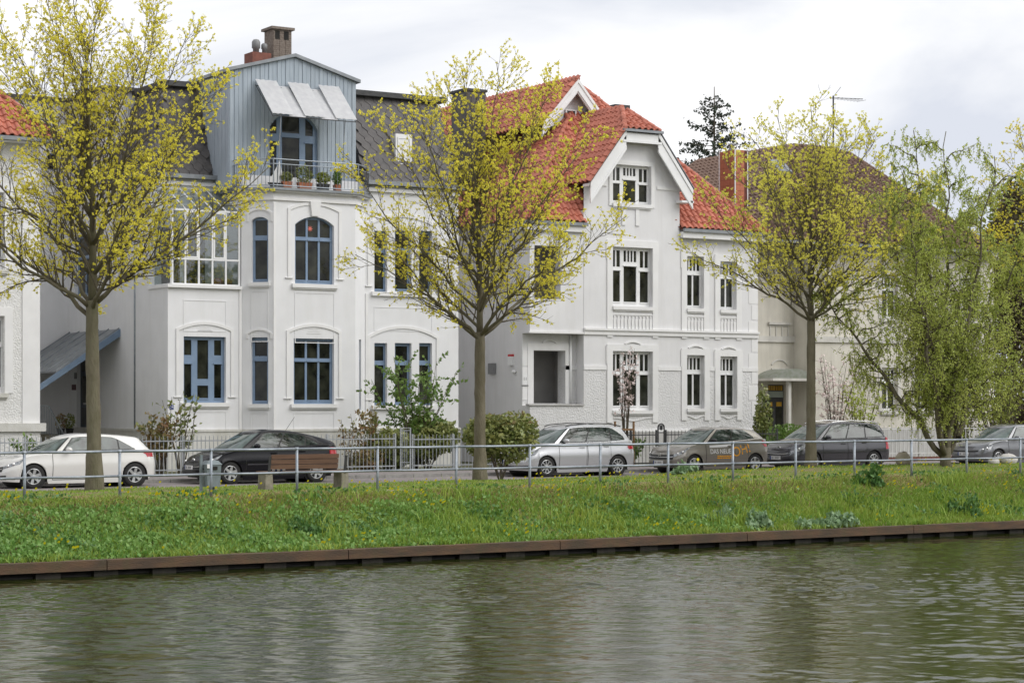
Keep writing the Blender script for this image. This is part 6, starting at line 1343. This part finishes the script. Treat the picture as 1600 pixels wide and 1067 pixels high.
# ------------------------------------------------------------------ trees
def grow_maple(root, base, H_, fork, Rr, seed, m_leaf, dens=1.0, r0=.19):
    rd = random.Random(seed); x, y, z = base; V_ = Vector
    trunk = MB(); lean = (rd.uniform(-.02, .02), rd.uniform(-.02, .02))
    tp, tr = [], []; n = 20
    for i in range(n+1):
        s = i/n; h = fork*1.05*s; tp.append(V_((x+lean[0]*h+rd.uniform(-.008, .008), y+lean[1]*h, z-.15+h))); tr.append(r0*(1.22-.3*min(1, s*4) if s < .25 else .92-.2*s)+rd.uniform(0, .014))
    trunk.tube(tp, tr, 12); part('trunk', trunk, 'bark', root, True)
    limbs, twigs, nodes = [], MB(), []
    top = tp[-1]
    def bez(p, d, L_, nseg, up_, wob):
        pts = [p]; dd = d.normalized()
        for i in range(nseg):
            dd = (dd+V_((rd.gauss(0, wob), rd.gauss(0, wob), rd.gauss(0, wob)+up_))).normalized(); pts.append(pts[-1]+dd*(L_/nseg))
        return pts
    crown_c = V_((x, y, z+fork+(H_-fork)*.42)); RZ_ = (H_-fork)*.60
    def inside(p): q = p-crown_c; return (q.x/Rr)**2+(q.y/Rr)**2+(q.z/RZ_)**2 < 1.25
    # leader
    lead = bez(top-V_((0, 0, .1)), V_((0, 0, 1)), (H_-fork)*.8, 9, .05, .05); k_ = len(lead)
    mbl = MB().tube(lead, [max(.018, r0*.55*(1-i/k_)) for i in range(k_)], 7); part('limb', mbl, 'bark', root, True)
    prim = []
    nl = 24; cz0 = z+fork+(H_-fork)*.36; upz = z+H_-cz0; dnz = (cz0-z-fork)*.75
    for i in range(nl):
        u = (i+.5)/nl; ph = R(-22+100*u**.9); az_ = i*2.399+rd.uniform(-.3, .3); rk = rd.uniform(.88, 1.03)
        tgt = V_((x+Rr*math.cos(ph)*math.cos(az_)*rk, y+Rr*math.cos(ph)*math.sin(az_)*rk, cz0+(upz if ph > 0 else dnz)*math.sin(ph)*rk))
        s = max(0, u-.12)*.62; p = top-V_((0, 0, rd.uniform(0, .45))) if s < .05 else lead[min(k_-1, int(s*(k_-1)))]
        h_ = tgt-p; ctl = p+V_((h_.x*.42, h_.y*.42, h_.z*(.40 if ph > 0 else .55)))+V_((rd.gauss(0, .15), rd.gauss(0, .15), 0)); pts = []
        w0 = V_((0, 0, 0))
        for q in range(11): t_ = q/10; w0 = w0*.8+V_((rd.gauss(0, .07), rd.gauss(0, .07), rd.gauss(0, .05)))*(q > 0); pts.append(p*(1-t_)**2+ctl*2*t_*(1-t_)+tgt*t_*t_+w0)
        L_ = h_.length; rr0 = r0*(.32-.16*u); rs = [max(.010, rr0*(1-.88*j/10)) for j in range(11)]
        part('limb', MB().tube(pts, rs, 6), 'bark', root, True); prim.append((pts, rs, L_))
    prim.append((lead, [max(.018, r0*.5*(1-i/k_)) for i in range(k_)], (H_-fork)*.8))
    nT = 0
    for pts, rs, L_ in prim:
        n2 = int(14*dens*L_/3.4)
        for j in range(n2):
            s = .14+.84*(j+rd.random()*.6)/n2; f = s*(len(pts)-1); i0 = min(len(pts)-2, int(f)); p = pts[i0].lerp(pts[i0+1], f-i0); d0_ = (pts[i0+1]-pts[i0]).normalized()
            a = d0_.cross(V_((rd.gauss(0, 1), rd.gauss(0, 1), rd.gauss(0, 1)))).normalized(); an_ = R(rd.uniform(28, 55)); d = d0_*math.cos(an_)+a*math.sin(an_); d.z += .18
            L2 = (1.75-.95*s)*rd.uniform(.6, 1.15); p2 = bez(p, d, L2, 6, .05, .11)
            rr_ = max(.007, rs[i0]*.5); twigs.tube(p2, [max(.005, rr_*(1-.8*q/6)) for q in range(7)], 4, False)
            n3 = 2+int(6.0*L2*dens)
            for q in range(n3):
                s3 = .15+.85*(q+rd.random())/n3; f3 = min(.999, s3)*6; i3 = int(f3); pp = p2[i3].lerp(p2[i3+1], f3-i3); d3 = (p2[i3+1]-p2[i3]).normalized()
                a = d3.cross(V_((rd.gauss(0, 1), rd.gauss(0, 1), rd.gauss(0, 1)))).normalized(); an_ = R(rd.uniform(25, 60)); dd = d3*math.cos(an_)+a*math.sin(an_); dd.z += .1
                L3 = rd.uniform(.28, .72)*(1.1-.5*s3); p3 = bez(pp, dd, L3, 3, .06, .14); twigs.tube(p3, [.0055, .0045, .0035, .0025], 3, False)
                nodes.append((p3[-1], 1)); nodes.append((p3[2], .75))
                if rd.random() < .6: nodes.append((p3[1], .6))
                if rd.random() < .8:
                    e = bez(p3[2], dd+V_((rd.gauss(0, .6), rd.gauss(0, .6), .1)), .2, 2, .1, .1); twigs.tube(e, [.005, .004, .003], 3, False); nodes.append((e[-1], .9))
            nodes.append((p2[-1], 1)); 
        nodes.append((pts[-1], 1))
    part('twigs', twigs, 'limb', root, True, kind='stuff')
    nodes = [nd for nd in nodes if inside(nd[0])]
    r = np.random.default_rng(seed); C_ = np.array([tuple(p) for p, _ in nodes]); S_ = np.array([k for _, k in nodes])
    qd = (C_-np.array(tuple(crown_c)))/np.array([Rr, Rr, RZ_]); keep = r.random(len(C_)) < np.clip(.26+.72*(qd**2).sum(1), 0, 1)*.95; C_ = C_[keep]; S_ = S_[keep]
    S_ = S_*(r.uniform(.5, 1.25, len(C_)))
    k = 13; off = r.normal(size=(len(C_), k, 3)); off /= np.linalg.norm(off, axis=2)[..., None]; off *= r.uniform(.3, 1, (len(C_), k, 1))*.057
    P_ = (C_[:, None, :]+off*S_[:, None, None]).reshape(-1, 3)
    leaves('blossom', P_, .040, m_leaf, root, r, long=1.15)
    print('NODES', len(nodes)); return len(nodes)
GT = 'street maples along the canal bank'
def maple(px, y, ytop, yfork, Rr, seed, m_, label, dens=1.0, r0=.19):
    x = aty(px, 700, y)[0]; z = float(gz(x, y)); H_ = aty(px, ytop, y)[1]-z; fk = aty(px, yfork, y)[1]-z
    rt = thing('maple_tree', label, 'tree', (x, y, z), GT); n = grow_maple(rt, (x, y, z), H_, fk, Rr, seed, m_, dens, r0); return n
print('nodes', maple(148, 49.0, -30, 475, 4.45, 21, 'blossom', 'large yellow flowering maple at left in front of the white hatchback', 1.12, .205),
maple(750, 49.0, 92, 522, 3.95, 5, 'blossom', 'yellow flowering maple in the middle between black and silver cars', 1.0, .18),
maple(1267, 49.0, 165, 498, 3.95, 9, 'blossom2', 'yellow flowering maple at right whose trunk hides part of the dark van', 1.0, .165),
maple(1690, 49.0, 170, 480, 3.6, 14, 'blossom', 'yellow-green maple partly in view at the right edge', .95, .18))
# corkscrew willow
def willow(px, y, ytop, seed):
    rd = random.Random(seed); x = aty(px, 700, y)[0]; z = float(gz(x, y)); rt = thing('twisted_willow', 'corkscrew willow with several twisted stems and drooping green shoots', 'tree', (x, y, z)); V_ = Vector
    H_ = aty(px, ytop, y)[1]-z
    def wig(p, d, L_, n, wob, up_=.0, per=None):
        pts = [p]; dd = d.normalized(); a = d.cross(V_((rd.gauss(0, 1), rd.gauss(0, 1), .3))).normalized(); b = d.cross(a).normalized(); ph = rd.uniform(0, 6)
        for i in range(n): 
            dd = (d.normalized()+a*wob*math.sin(ph+i*1.25)+b*wob*math.cos(ph*1.7+i*.95)+V_((0, 0, up_*i/n))).normalized(); pts.append(pts[-1]+dd*(L_/n))
        return pts
    part('trunk', MB().tube([(x, y, z-.2), (x-.02, y, z+.25), (x, y, z+.6)], [.21, .17, .16], 10), 'bark', rt, True)
    specs = [(-.72, .30, 6.6), (.05, .05, 9.8), (-.18, -.05, 9.7), (.55, .2, 7.4), (-.30, -.1, 8.6), (-.08, .25, 8.9), (.10, -.12, 9.0), (.28, .12, 8.6), (.42, -.05, 7.6), (-.45, -.25, 7.0), (.2, .35, 8.0)]
    tw = MB(); P_ = []; 
    for k, (dx, dy, L_) in enumerate(specs):
        L_ *= H_/9.4
        d = V_((dx, dy, 1)); pts = wig(V_((x+dx*.15, y+dy*.15, z+.35)), d, L_, 20, .2); rs = [max(.014, .10*(1-i/20)**.9) for i in range(21)]
        part('limb', MB().tube(pts, rs, 7), 'bark', rt, True)
        for j in range(21):
            s = .16+.82*j/21; f = s*20; i0 = min(19, int(f)); p = pts[i0].lerp(pts[i0+1], f-i0)
            az_ = rd.uniform(0, 6.28); d2 = V_((math.cos(az_), math.sin(az_), rd.uniform(.3, .9))); L2 = rd.uniform(1.0, 2.7)*(1.2-.6*s); p2 = wig(p, d2, L2, 10, .42, -.3); tw.tube(p2, [max(.006, .026*(1-q/10)) for q in range(11)], 4, False)
            for q in range(2, 11):
                for _ in range(2):
                    dn = V_((rd.gauss(0, .35), rd.gauss(0, .35), -rd.uniform(.2, 1.1) if rd.random() < .8 else .6)); L3 = rd.uniform(.3, .85)*(1.25 if p2[q].z < z+5 else .8); p3 = wig(p2[q], dn, L3, 7, .4, -.6); tw.tube(p3, [.008, .007, .007, .006, .006, .005, .004, .003], 3, False)
                    for a, b in zip(p3, p3[1:]):
                        for t_ in (.0, .33, .66): P_.append(a.lerp(b, t_))
    part('twigs', tw, 'limb', rt, True, kind='stuff'); r = np.random.default_rng(seed); A = np.array([tuple(p) for p in P_]); A = np.repeat(A, 2, 0)+r.normal(0, .03, (len(A)*2, 3))
    A = A[r.random(len(A)) < .44]
    leaves('leaf_shoots', A, .047, 'willow', rt, r, long=1.9, up=-.8); print('WIL', len(A)); return len(A)
print('willow', willow(1478, 47.5, 228, 3))
# ------------------------------------------------------------------ opposite bank, seen in window and paint reflections
g = MB(); g.add([(-300, -300, 1.2), (500, -300, 1.2), (500, -14, 1.2), (-300, -14, 1.2)], [(0, 1, 2, 3)]); g.add([(-300, -14, 1.2), (500, -14, 1.2), (500, -12.5, -.3), (-300, -12.5, -.3)], [(0, 1, 2, 3)]); struct('opposite_bank', g, 'farsoil')
r = np.random.default_rng(31); n = 26000; cxs = r.uniform(-60, 130, 46); hs = r.uniform(7, 13, 46); k_ = r.integers(0, 46, n); d = r.normal(size=(n, 3)); d /= np.linalg.norm(d, axis=1)[:, None]; q_ = r.uniform(.4, 1, n)**.5
leaves('opposite_trees', np.stack([cxs[k_]+d[:, 0]*q_*4.2, -24+d[:, 1]*q_*3.5, 1.2+hs[k_]*.56+d[:, 2]*q_*hs[k_]*.5], -1), .85, 'laurel', None, r)
# ------------------------------------------------------------------ shrubs
def stemmy(name, label, px, y, w, h, n, ls, lm, seed, m_st='limb', cat='shrub', z0=None, spread=.8, nst=9, lean=0, cover=1, base=None, grp=None):
    rd = random.Random(seed); x = aty(px, 700, y)[0]; z = z0 if z0 is not None else (1.2 if y > 55 else float(gz(x, y))); rt = thing(name, label, cat, (x, y, z), grp); V_ = Vector; P_ = []; mb = MB()
    for k in range(nst):
        az_ = 2.4*k+rd.uniform(-.4, .4); sp = spread*rd.uniform(.3, 1); top = V_((x+lean+math.cos(az_)*w*sp, y+math.sin(az_)*w*sp*.8, z+h*rd.uniform(.72, 1)))
        p0 = V_((x+math.cos(az_)*.06, y+math.sin(az_)*.06, z)); mid_ = p0.lerp(top, .45)+V_((rd.gauss(0, .05), rd.gauss(0, .05), h*.06)); pts = [p0, p0.lerp(mid_, .5)+V_((rd.gauss(0, .03), 0, 0)), mid_, mid_.lerp(top, .5)+V_((rd.gauss(0, .04), 0, 0)), top]
        mb.tube(pts, [.024, .02, .015, .01, .005], 5, False)
        for j in range(10):
            f = 1.2+2.7*(j+rd.random())/10; i0 = min(3, int(f)); p = pts[i0].lerp(pts[i0+1], min(1, f-i0)); L2 = rd.uniform(.18, .42)*w; d = V_((rd.gauss(0, 1), rd.gauss(0, 1), rd.uniform(0, 1.2))).normalized(); e = p+d*L2; mb.tube([p, e], [.006, .003], 3, False)
            for t_ in np.linspace(.15, 1.1, max(2, int(n/(nst*10)))): P_.append(tuple(p+d*L2*t_+V_((rd.gauss(0, .03), rd.gauss(0, .03), rd.gauss(0, .03)))))
    part('stems', mb, m_st, rt, True, kind='stuff'); leaves('foliage', np.array(P_), ls, lm, rt, np.random.default_rng(seed), up=.3); return rt
def bush(name, label, px, y, cz_, rx, rz, n, ls, lm, seed, lm2=None, z0=None, cat='shrub', ry=None):
    x = aty(px, 700, y)[0]; z = z0 if z0 is not None else (1.2 if y > 55 else float(gz(x, y))); rt = thing(name, label, cat, (x, y, z)); ry = ry or rx*.75; rd = random.Random(seed); mb = MB()
    for k in range(8): a = 2.4*k; mb.tube([(x+.05*math.cos(a), y+.05*math.sin(a), z-.02), (x+rx*.55*math.cos(a), y+ry*.55*math.sin(a), cz_+rz*.2)], [.022, .01], 4, False)
    part('stems', mb, 'limb', rt, True, kind='stuff'); r = np.random.default_rng(seed); parts_ = []
    for k in range(9):
        d = r.normal(size=3); d /= np.linalg.norm(d); c_ = np.array([x, y, cz_])+d*np.array([rx, ry, rz])*.45; q = r.normal(size=(n//9, 3)); q /= np.linalg.norm(q, axis=1)[:, None]; q *= r.uniform(.55, 1, n//9)[:, None]**.6; parts_.append(c_+q*np.array([rx, ry, rz])*.62)
    A = np.concatenate(parts_); A = A[A[:, 2] > z+.03]; leaves('foliage', A, ls, lm, rt, r, up=.35)
    if lm2: B_ = A[(A[:, 2] > cz_+rz*.25) & (r.random(len(A)) < .35)]+r.normal(0, .04, 3); leaves('young_shoots', B_+np.array([0, 0, .05]), ls*.9, lm2, rt, r, up=.3)
    return rt
stemmy('lilac_bush', 'tall multi-stemmed green shrub in front of the three blue ground floor windows', 648, 58.6, 1.95, 3.75, 2000, .10, 'lilac', 4, spread=.8, nst=14)
bush('rhododendron', 'low rounded dark green rhododendron behind the grey picket fence', 668, 58.6, 2.15, 1.2, .85, 3400, .13, 'laurel', 5)
bush('rhododendron', 'dark green bush left of the ornamental gate behind the fence', 607, 58.3, 1.95, .9, .75, 2200, .12, 'laurel', 15)
bush('evergreen_bush', 'big round green and orange tinged bush on the verge right of the middle maple', 782, 50.4, 2.5, 1.15, .95, 4600, .10, 'laurel', 6, 'redleaf', z0=1.2)
stemmy('rose_bush', 'reddish leaved shrub behind the fence right of the black car', 577, 58.2, .75, 2.1, 520, .10, 'redleaf', 7, nst=9)
stemmy('rose_bush', 'thin straggly shrub with few reddish leaves near the rear of the black car', 546, 58.0, .45, 1.9, 130, .09, 'redleaf', 8, nst=5)
bush('barberry_bush', 'orange-green low bush behind the fence right of the black car', 572, 57.9, 1.65, .62, .5, 1300, .08, 'redleaf', 9)
stemmy('photinia_bush', 'green and red leaved shrub behind the white hatchback rear', 250, 57.9, .75, 1.95, 900, .10, 'redleaf', 10, nst=10)
stemmy('garden_shrub', 'sparse tall shrub with thin twigs between the white and the black car', 283, 58.4, .75, 2.55, 260, .11, 'laurel', 11, nst=7)
stemmy('garden_shrub', 'small leafy shrub at the base of the far left house', 38, 58.6, .5, 1.25, 220, .11, 'lilac', 12, nst=6)
bush('holly_bush', 'dark climbing evergreen beside the cream house door', 1192, 60.5, 2.7, .42, 1.45, 1500, .10, 'laurel', 13, z0=1.2)
bush('laurel_bush', 'low green shrub below the cream house door', 1232, 59.5, 1.95, 1.05, .7, 1900, .10, 'lilac', 16)
stemmy('garden_shrub', 'low green hedge plant behind dark fence left of the brown-grey car', 985, 58.1, .7, .95, 500, .1, 'lilac', 17, nst=8)
stemmy('forsythia_bush', 'yellow-green feathery bush beside the dark hedge at far right', 1560, 57.5, 2.4, 4.6, 3200, .085, 'yellowbush', 18, nst=26, spread=.95)
stemmy('forsythia_bush', 'low yellow-green bush behind the willow left of the grey car', 1500, 58.4, 1.3, 2.3, 1100, .085, 'yellowbush', 19, nst=14)
stemmy('magnolia_bush', 'pale pink flowering magnolia beside the third maple trunk', 1305, 59.2, 1.35, 4.2, 520, .10, 'magnolia', 20, nst=13)
stemmy('garden_shrub', 'light green twiggy shrub behind the willow left side', 1345, 59.0, 1.3, 3.2, 900, .09, 'willow', 24, nst=12)
bush('conifer_hedge', 'tall brown and green conifer at the right edge behind the cream house corner', 1592, 64, 7.0, 1.7, 6.2, 9000, .16, 'hedge', 21, z0=1.2, cat='conifer', ry=1.5)
bush('background_tree', 'yellow-green tree beyond the cream house at the right edge', 1640, 70, 10.5, 3.6, 4.8, 9000, .2, 'yellowbush', 22, z0=1.2, cat='tree', ry=3)
# young magnolia with stakes
x = aty(977, 700, 57.9)[0]; yt = stemmy('young_magnolia', 'slender young magnolia with pale pink blossom tied between two wooden stakes', 977, 57.9, .66, 3.3, 420, .085, 'magnolia', 23, cat='tree', nst=9, z0=2.1)
part('trunk', MB().tube([(x, 57.9, 1.15), (x+.01, 57.9, 2.4)], [.035, .024], 8), 'bark', yt, True)
st = thing('tree_stakes', 'pair of brown wooden stakes with a crossbar supporting the young magnolia', 'tree stakes', (x, 57.8, 1.2))
xl_, xr_ = aty(961, 700, 57.8)[0], aty(990, 700, 57.8)[0]; zt = aty(990, 658, 57.8)[1]
for q in (xl_, xr_): part('stake', MB().tube([(q, 57.8, 1.1), (q, 57.8, zt)], .04, 8), 'stake', st)
part('crossbar', MB().box(xl_, xr_, 57.74, 57.78, zt-.32, zt-.25), 'stake', st)
# spruce behind
x, z = aty(1116, 160, 84); sp = thing('spruce_tree', 'dark sparse spruce top rising behind the orange tiled chimney', 'conifer', (x, 84, 1.2))
part('trunk', MB().tube([(x, 84, 1.2), (x, 84, z+.8)], [.25, .02], 8), 'limb', sp); rd = random.Random(2); P_ = []; tw = MB()
for k in range(95):
    h = z+.3-(k/95)**.85*8; L_ = .35+(z+.5-h)*.55*rd.uniform(.4, 1.2); a = k*2.399+rd.uniform(-.4, .4); p0 = Vector((x, 84, h)); p1 = p0+Vector((math.cos(a)*L_, math.sin(a)*L_, L_*rd.uniform(.0, .42))); tw.tube([p0, p1], [.025, .008], 3, False)
    for t_ in np.linspace(.25, 1, int(10+L_*12)):
        for _ in range(2): P_.append(tuple(p0.lerp(p1, float(t_))+Vector((rd.gauss(0, .07), rd.gauss(0, .07), rd.gauss(-.05, .08)))))
part('branches', tw, 'limb', sp, kind='stuff'); A_ = np.array(P_); leaves('needles', A_[np.random.default_rng(4).random(len(A_)) < .95], .13, 'pine', sp, np.random.default_rng(3), long=1.3)
# ------------------------------------------------------------------ grass and ground cover
def on_bank(n, x0, x1, y0, y1, seed, dens=None):
    r = np.random.default_rng(seed); X = r.uniform(x0, x1, n); Y = r.uniform(y0, y1, n)
    keep = (X > .33*Y-5.5) & (X < 1.10*Y+9)
    if dens is not None: keep &= r.random(n) < dens(X, Y)
    return X[keep], Y[keep], r
def fbm(X, Y, s, ph=0): return (np.sin(X*s+ph+1.3*np.sin(Y*s*.8+ph))+np.sin(Y*s*1.7+2*ph+1.1*np.sin(X*s*1.3))+.6*np.sin(X*s*2.7+Y*s*2.1+ph))/2.6
def blades(name, X, Y, r, h, m, wd=.011, tilt=.4):
    n = len(X); Z = gz(X, Y)-.01; hh = h*r.uniform(.5, 1.25, n); a = r.uniform(0, 6.28, n); w_ = wd*r.uniform(.7, 1.4, n); tx, ty = r.normal(0, tilt, n)*hh, r.normal(0, tilt, n)*hh
    b0_ = np.stack([X-np.cos(a)*w_, Y-np.sin(a)*w_, Z], -1); b1_ = np.stack([X+np.cos(a)*w_, Y+np.sin(a)*w_, Z], -1)
    m0 = np.stack([X-np.cos(a)*w_*.7+tx*.35, Y-np.sin(a)*w_*.7+ty*.35, Z+hh*.6], -1); m1 = np.stack([X+np.cos(a)*w_*.7+tx*.35, Y+np.sin(a)*w_*.7+ty*.35, Z+hh*.6], -1); tp = np.stack([X+tx, Y+ty, Z+hh], -1)
    co = np.stack([b0_, b1_, m1, m0, tp], 1).reshape(-1, 3); I = np.arange(n)*5
    fc = np.concatenate([np.stack([I, I+1, I+2], -1), np.stack([I, I+2, I+3], -1), np.stack([I+3, I+2, I+4], -1)]); o = fastmesh(name, co, fc, m); o['kind'] = 'stuff'; return o
crest = lambda X, Y: np.clip(1-np.abs(Y-41.6-.3*fbm(X, Y, .6, 4))/.85, 0, 1)*np.clip(.55+.9*fbm(X, Y, .75, 6), 0, 1)
patch_ = lambda X, Y: np.clip(.62+.45*fbm(X, Y, .9, 1), .15, 1)
herbzone = lambda X, Y: np.clip(1.15-.045*(X-8)+.35*fbm(X, Y, .8, 2), 0, 1)*(1-smooth(40.9, 41.7, Y+.5*fbm(X, Y, .7)))
X, Y, r = on_bank(130000, 8, 58, 41.5, 49.7, 1, lambda X, Y: .75*patch_(X, Y)*(1-.8*crest(X, Y))*(1-.96*(((X-23.4)/2.3)**2+((Y-43.25)/.5)**2 < 1))); blades('verge_grass', X, Y, r, .055, 'grass', .012)
X, Y, r = on_bank(190000, 8, 58, 38.75, 41.9, 2, lambda X, Y: np.clip(1.1-herbzone(X, Y)*.75, .2, 1)*patch_(X, Y)*(1-.9*crest(X, Y))); blades('bank_grass', X, Y, r, .15, 'grass', .011, .5)
X, Y, r = on_bank(150000, 8, 58, 40.4, 43.4, 3, lambda X, Y: np.clip(.30+.7*fbm(X, Y, 1.1, 3)+.9*crest(X, Y), 0, 1)*(1-.96*(((X-23.4)/2.3)**2+((Y-43.25)/.5)**2 < 1))); blades('dry_grass', X, Y, r, .10, 'drygrass', .013, .8)
X, Y, r = on_bank(15000, 20, 58, 39, 41.6, 14, lambda X, Y: np.clip(fbm(X, Y, 1.6, 7)*1.6, 0, 1)); blades('tall_grass_tufts', X, Y, r, .38, 'grass', .012, .35)
X, Y, r = on_bank(9000, 8, 58, 38.6, 38.85, 17, lambda X, Y: np.clip(.4+.9*fbm(X, Y, 1.9, 3), 0, 1)); blades('edge_grass', X, Y, r, .17, 'grass', .011, .7)
# broad-leaved ground cover, densest at left
X, Y, r = on_bank(120000, 7, 58, 38.72, 41.9, 4, lambda X, Y: herbzone(X, Y)*.9); Z = gz(X, Y)+r.uniform(.01, .17, len(X))*np.clip(.6+.6*fbm(X, Y, 2.6, 5), .2, 1.2)
leaves('nettle_cover', np.stack([X, Y, Z], -1), .085, 'herb', None, r, up=1.6, long=1.2)
X, Y, r = on_bank(30000, 8, 58, 38.8, 42.4, 5, lambda X, Y: np.clip(fbm(X, Y, 1.7, 9)*1.5-.2, 0, 1)); Z = gz(X, Y)+r.uniform(.01, .2, len(X)); leaves('weed_cover', np.stack([X, Y, Z], -1), .08, 'herbdark', None, r, up=1.2, long=1.2)
X, Y, r = on_bank(26000, 8, 58, 38.8, 42.9, 6, lambda X, Y: .22+.3*np.clip(fbm(X, Y, 2.1, 4), 0, 1)); Z = gz(X, Y)+r.uniform(.01, .09, len(X)); leaves('clover_leaves', np.stack([X, Y, Z], -1), .055, 'herb', None, r, up=1.5, long=1.1)
# dandelions
X, Y, r = on_bank(4200, 8, 58, 38.8, 43, 7, lambda X, Y: np.clip(fbm(X, Y, 1.3, 2)*1.5-.35, .015, .8)); X2, Y2, _ = on_bank(420, 8, 58, 43, 49.5, 8, lambda X, Y: .35+(X > 33)*.4)
X = np.r_[X, X2]; Y = np.r_[Y, Y2]; Z = gz(X, Y)+.15+r.uniform(0, .06, len(X)); n = len(X); a = np.linspace(0, 2*np.pi, 7)[:-1]; rr_ = .030
co = np.stack([X[:, None]+rr_*np.cos(a), Y[:, None]-.01+0*a, Z[:, None]+rr_*np.sin(a)], -1); top = co.copy(); co[..., 1] += rr_*.8*np.sin(a)[None]*-1
fastmesh('dandelions', co.reshape(-1, 3), np.arange(6*n).reshape(n, 6), 'yellowflower')['kind'] = 'stuff'
# individual plants on the bank
def rosette(name, label, px, py, y, rx, h, n, ls, m, seed, cat='plant'):
    x = aty(px, py, y)[0]; z = float(gz(x, y)); rt = thing(name, label, cat, (x, y, z)); r = np.random.default_rng(seed)
    nc = 9; cc = np.stack([r.normal(0, rx*.55, nc), r.normal(0, rx*.32, nc), h*r.uniform(.25, 1, nc)], -1); ci = r.integers(0, nc, n); a = r.uniform(0, 6.28, n); q = r.uniform(.1, 1, n)*rx*.42
    X_ = x+cc[ci, 0]+np.cos(a)*q; Y_ = y+cc[ci, 1]+np.sin(a)*q*.7; A = np.stack([X_, Y_, gz(X_, Y_)+cc[ci, 2]*r.uniform(.3, 1, n)*(1-.6*(q/(rx*.42))**2)+.03], -1)
    leaves('foliage', A, ls, m, rt, r, up=1.4, long=1.4)
    mb = MB()
    for k in range(7): b = k*.9; mb.tube([(x, y, z), (x+math.cos(b)*rx*.6, y+math.sin(b)*rx*.4, z+h*.6)], [.012, .006], 4, False)
    part('stems', mb, 'herbdark', rt, kind='stuff'); return rt
rosette('hogweed_plant', 'pale green large leaved weed at the water edge, left of two', 1186, 820, 39.0, .42, .42, 330, .12, 'herbpale', 1)
rosette('hogweed_plant', 'pale green spreading weed overhanging the rusty beam, right of two', 1292, 818, 38.9, .62, .40, 480, .12, 'herbpale', 2)
rosette('comfrey_plant', 'dark green leafy clump half way up the bank below the willow', 1368, 782, 41.2, .45, .62, 520, .11, 'herbdark', 3)
rosette('comfrey_plant', 'dark green clump near the beam at the right side of the bank', 1512, 806, 39.4, .48, .38, 480, .09, 'herbdark', 4)
rosette('weed_clump', 'dark ferny clump on the bank below the bench', 487, 828, 40.0, .5, .3, 420, .07, 'herbdark', 5)
rosette('weed_clump', 'pale tufted plant low on the bank in the middle right', 1126, 800, 39.7, .35, .32, 260, .1, 'herbpale', 6)
rosette('daffodil_clump', 'clump of grey-green leaves with one yellow daffodil by the small brown-grey car', 1066, 728, 48.8, .42, .4, 260, .14, 'herbpale', 7)
x = aty(1088, 728, 48.8)[0]; z = float(gz(x, 48.8)); df = thing('daffodil', 'single yellow daffodil on the grass verge beside the brown-grey car wheel', 'flower', (x, 48.8, z)); part('stem', MB().tube([(x, 48.8, z), (x+.02, 48.8, z+.38)], .008, 4), 'herbdark', df); part('flower_head', MB().lathe([(.045, 0), (.048, .01), (.02, .02), (.024, .05)], (x+.02, 48.74, z+.4), 'y', 8), 'yellowflower', df)
# bare soil under the bench
g = MB(); n = 26; cx0 = 23.4; cy0 = 43.25; ring = []
for i in range(n):
    a = 2*math.pi*i/n; X_ = cx0+2.3*math.cos(a)*(1+.08*math.sin(3*a)); Y_ = cy0+.55*math.sin(a)*(1+.15*math.cos(5*a)); ring.append((X_, Y_))
nn = 8
for k in range(nn):
    s = 1-k/nn
    for X_, Y_ in ring: xx_, yy_ = cx0+(X_-cx0)*s, cy0+(Y_-cy0)*s; g.v.append((xx_, yy_, float(gz(xx_, yy_))+.012+.012*(1-s)))
for k in range(nn-1):
    for i in range(n): g.f.append((k*n+i, k*n+(i+1) % n, (k+1)*n+(i+1) % n, (k+1)*n+i))
g.f.append(tuple((nn-1)*n+i for i in range(n))); struct('sand_patch', g, 'sand')
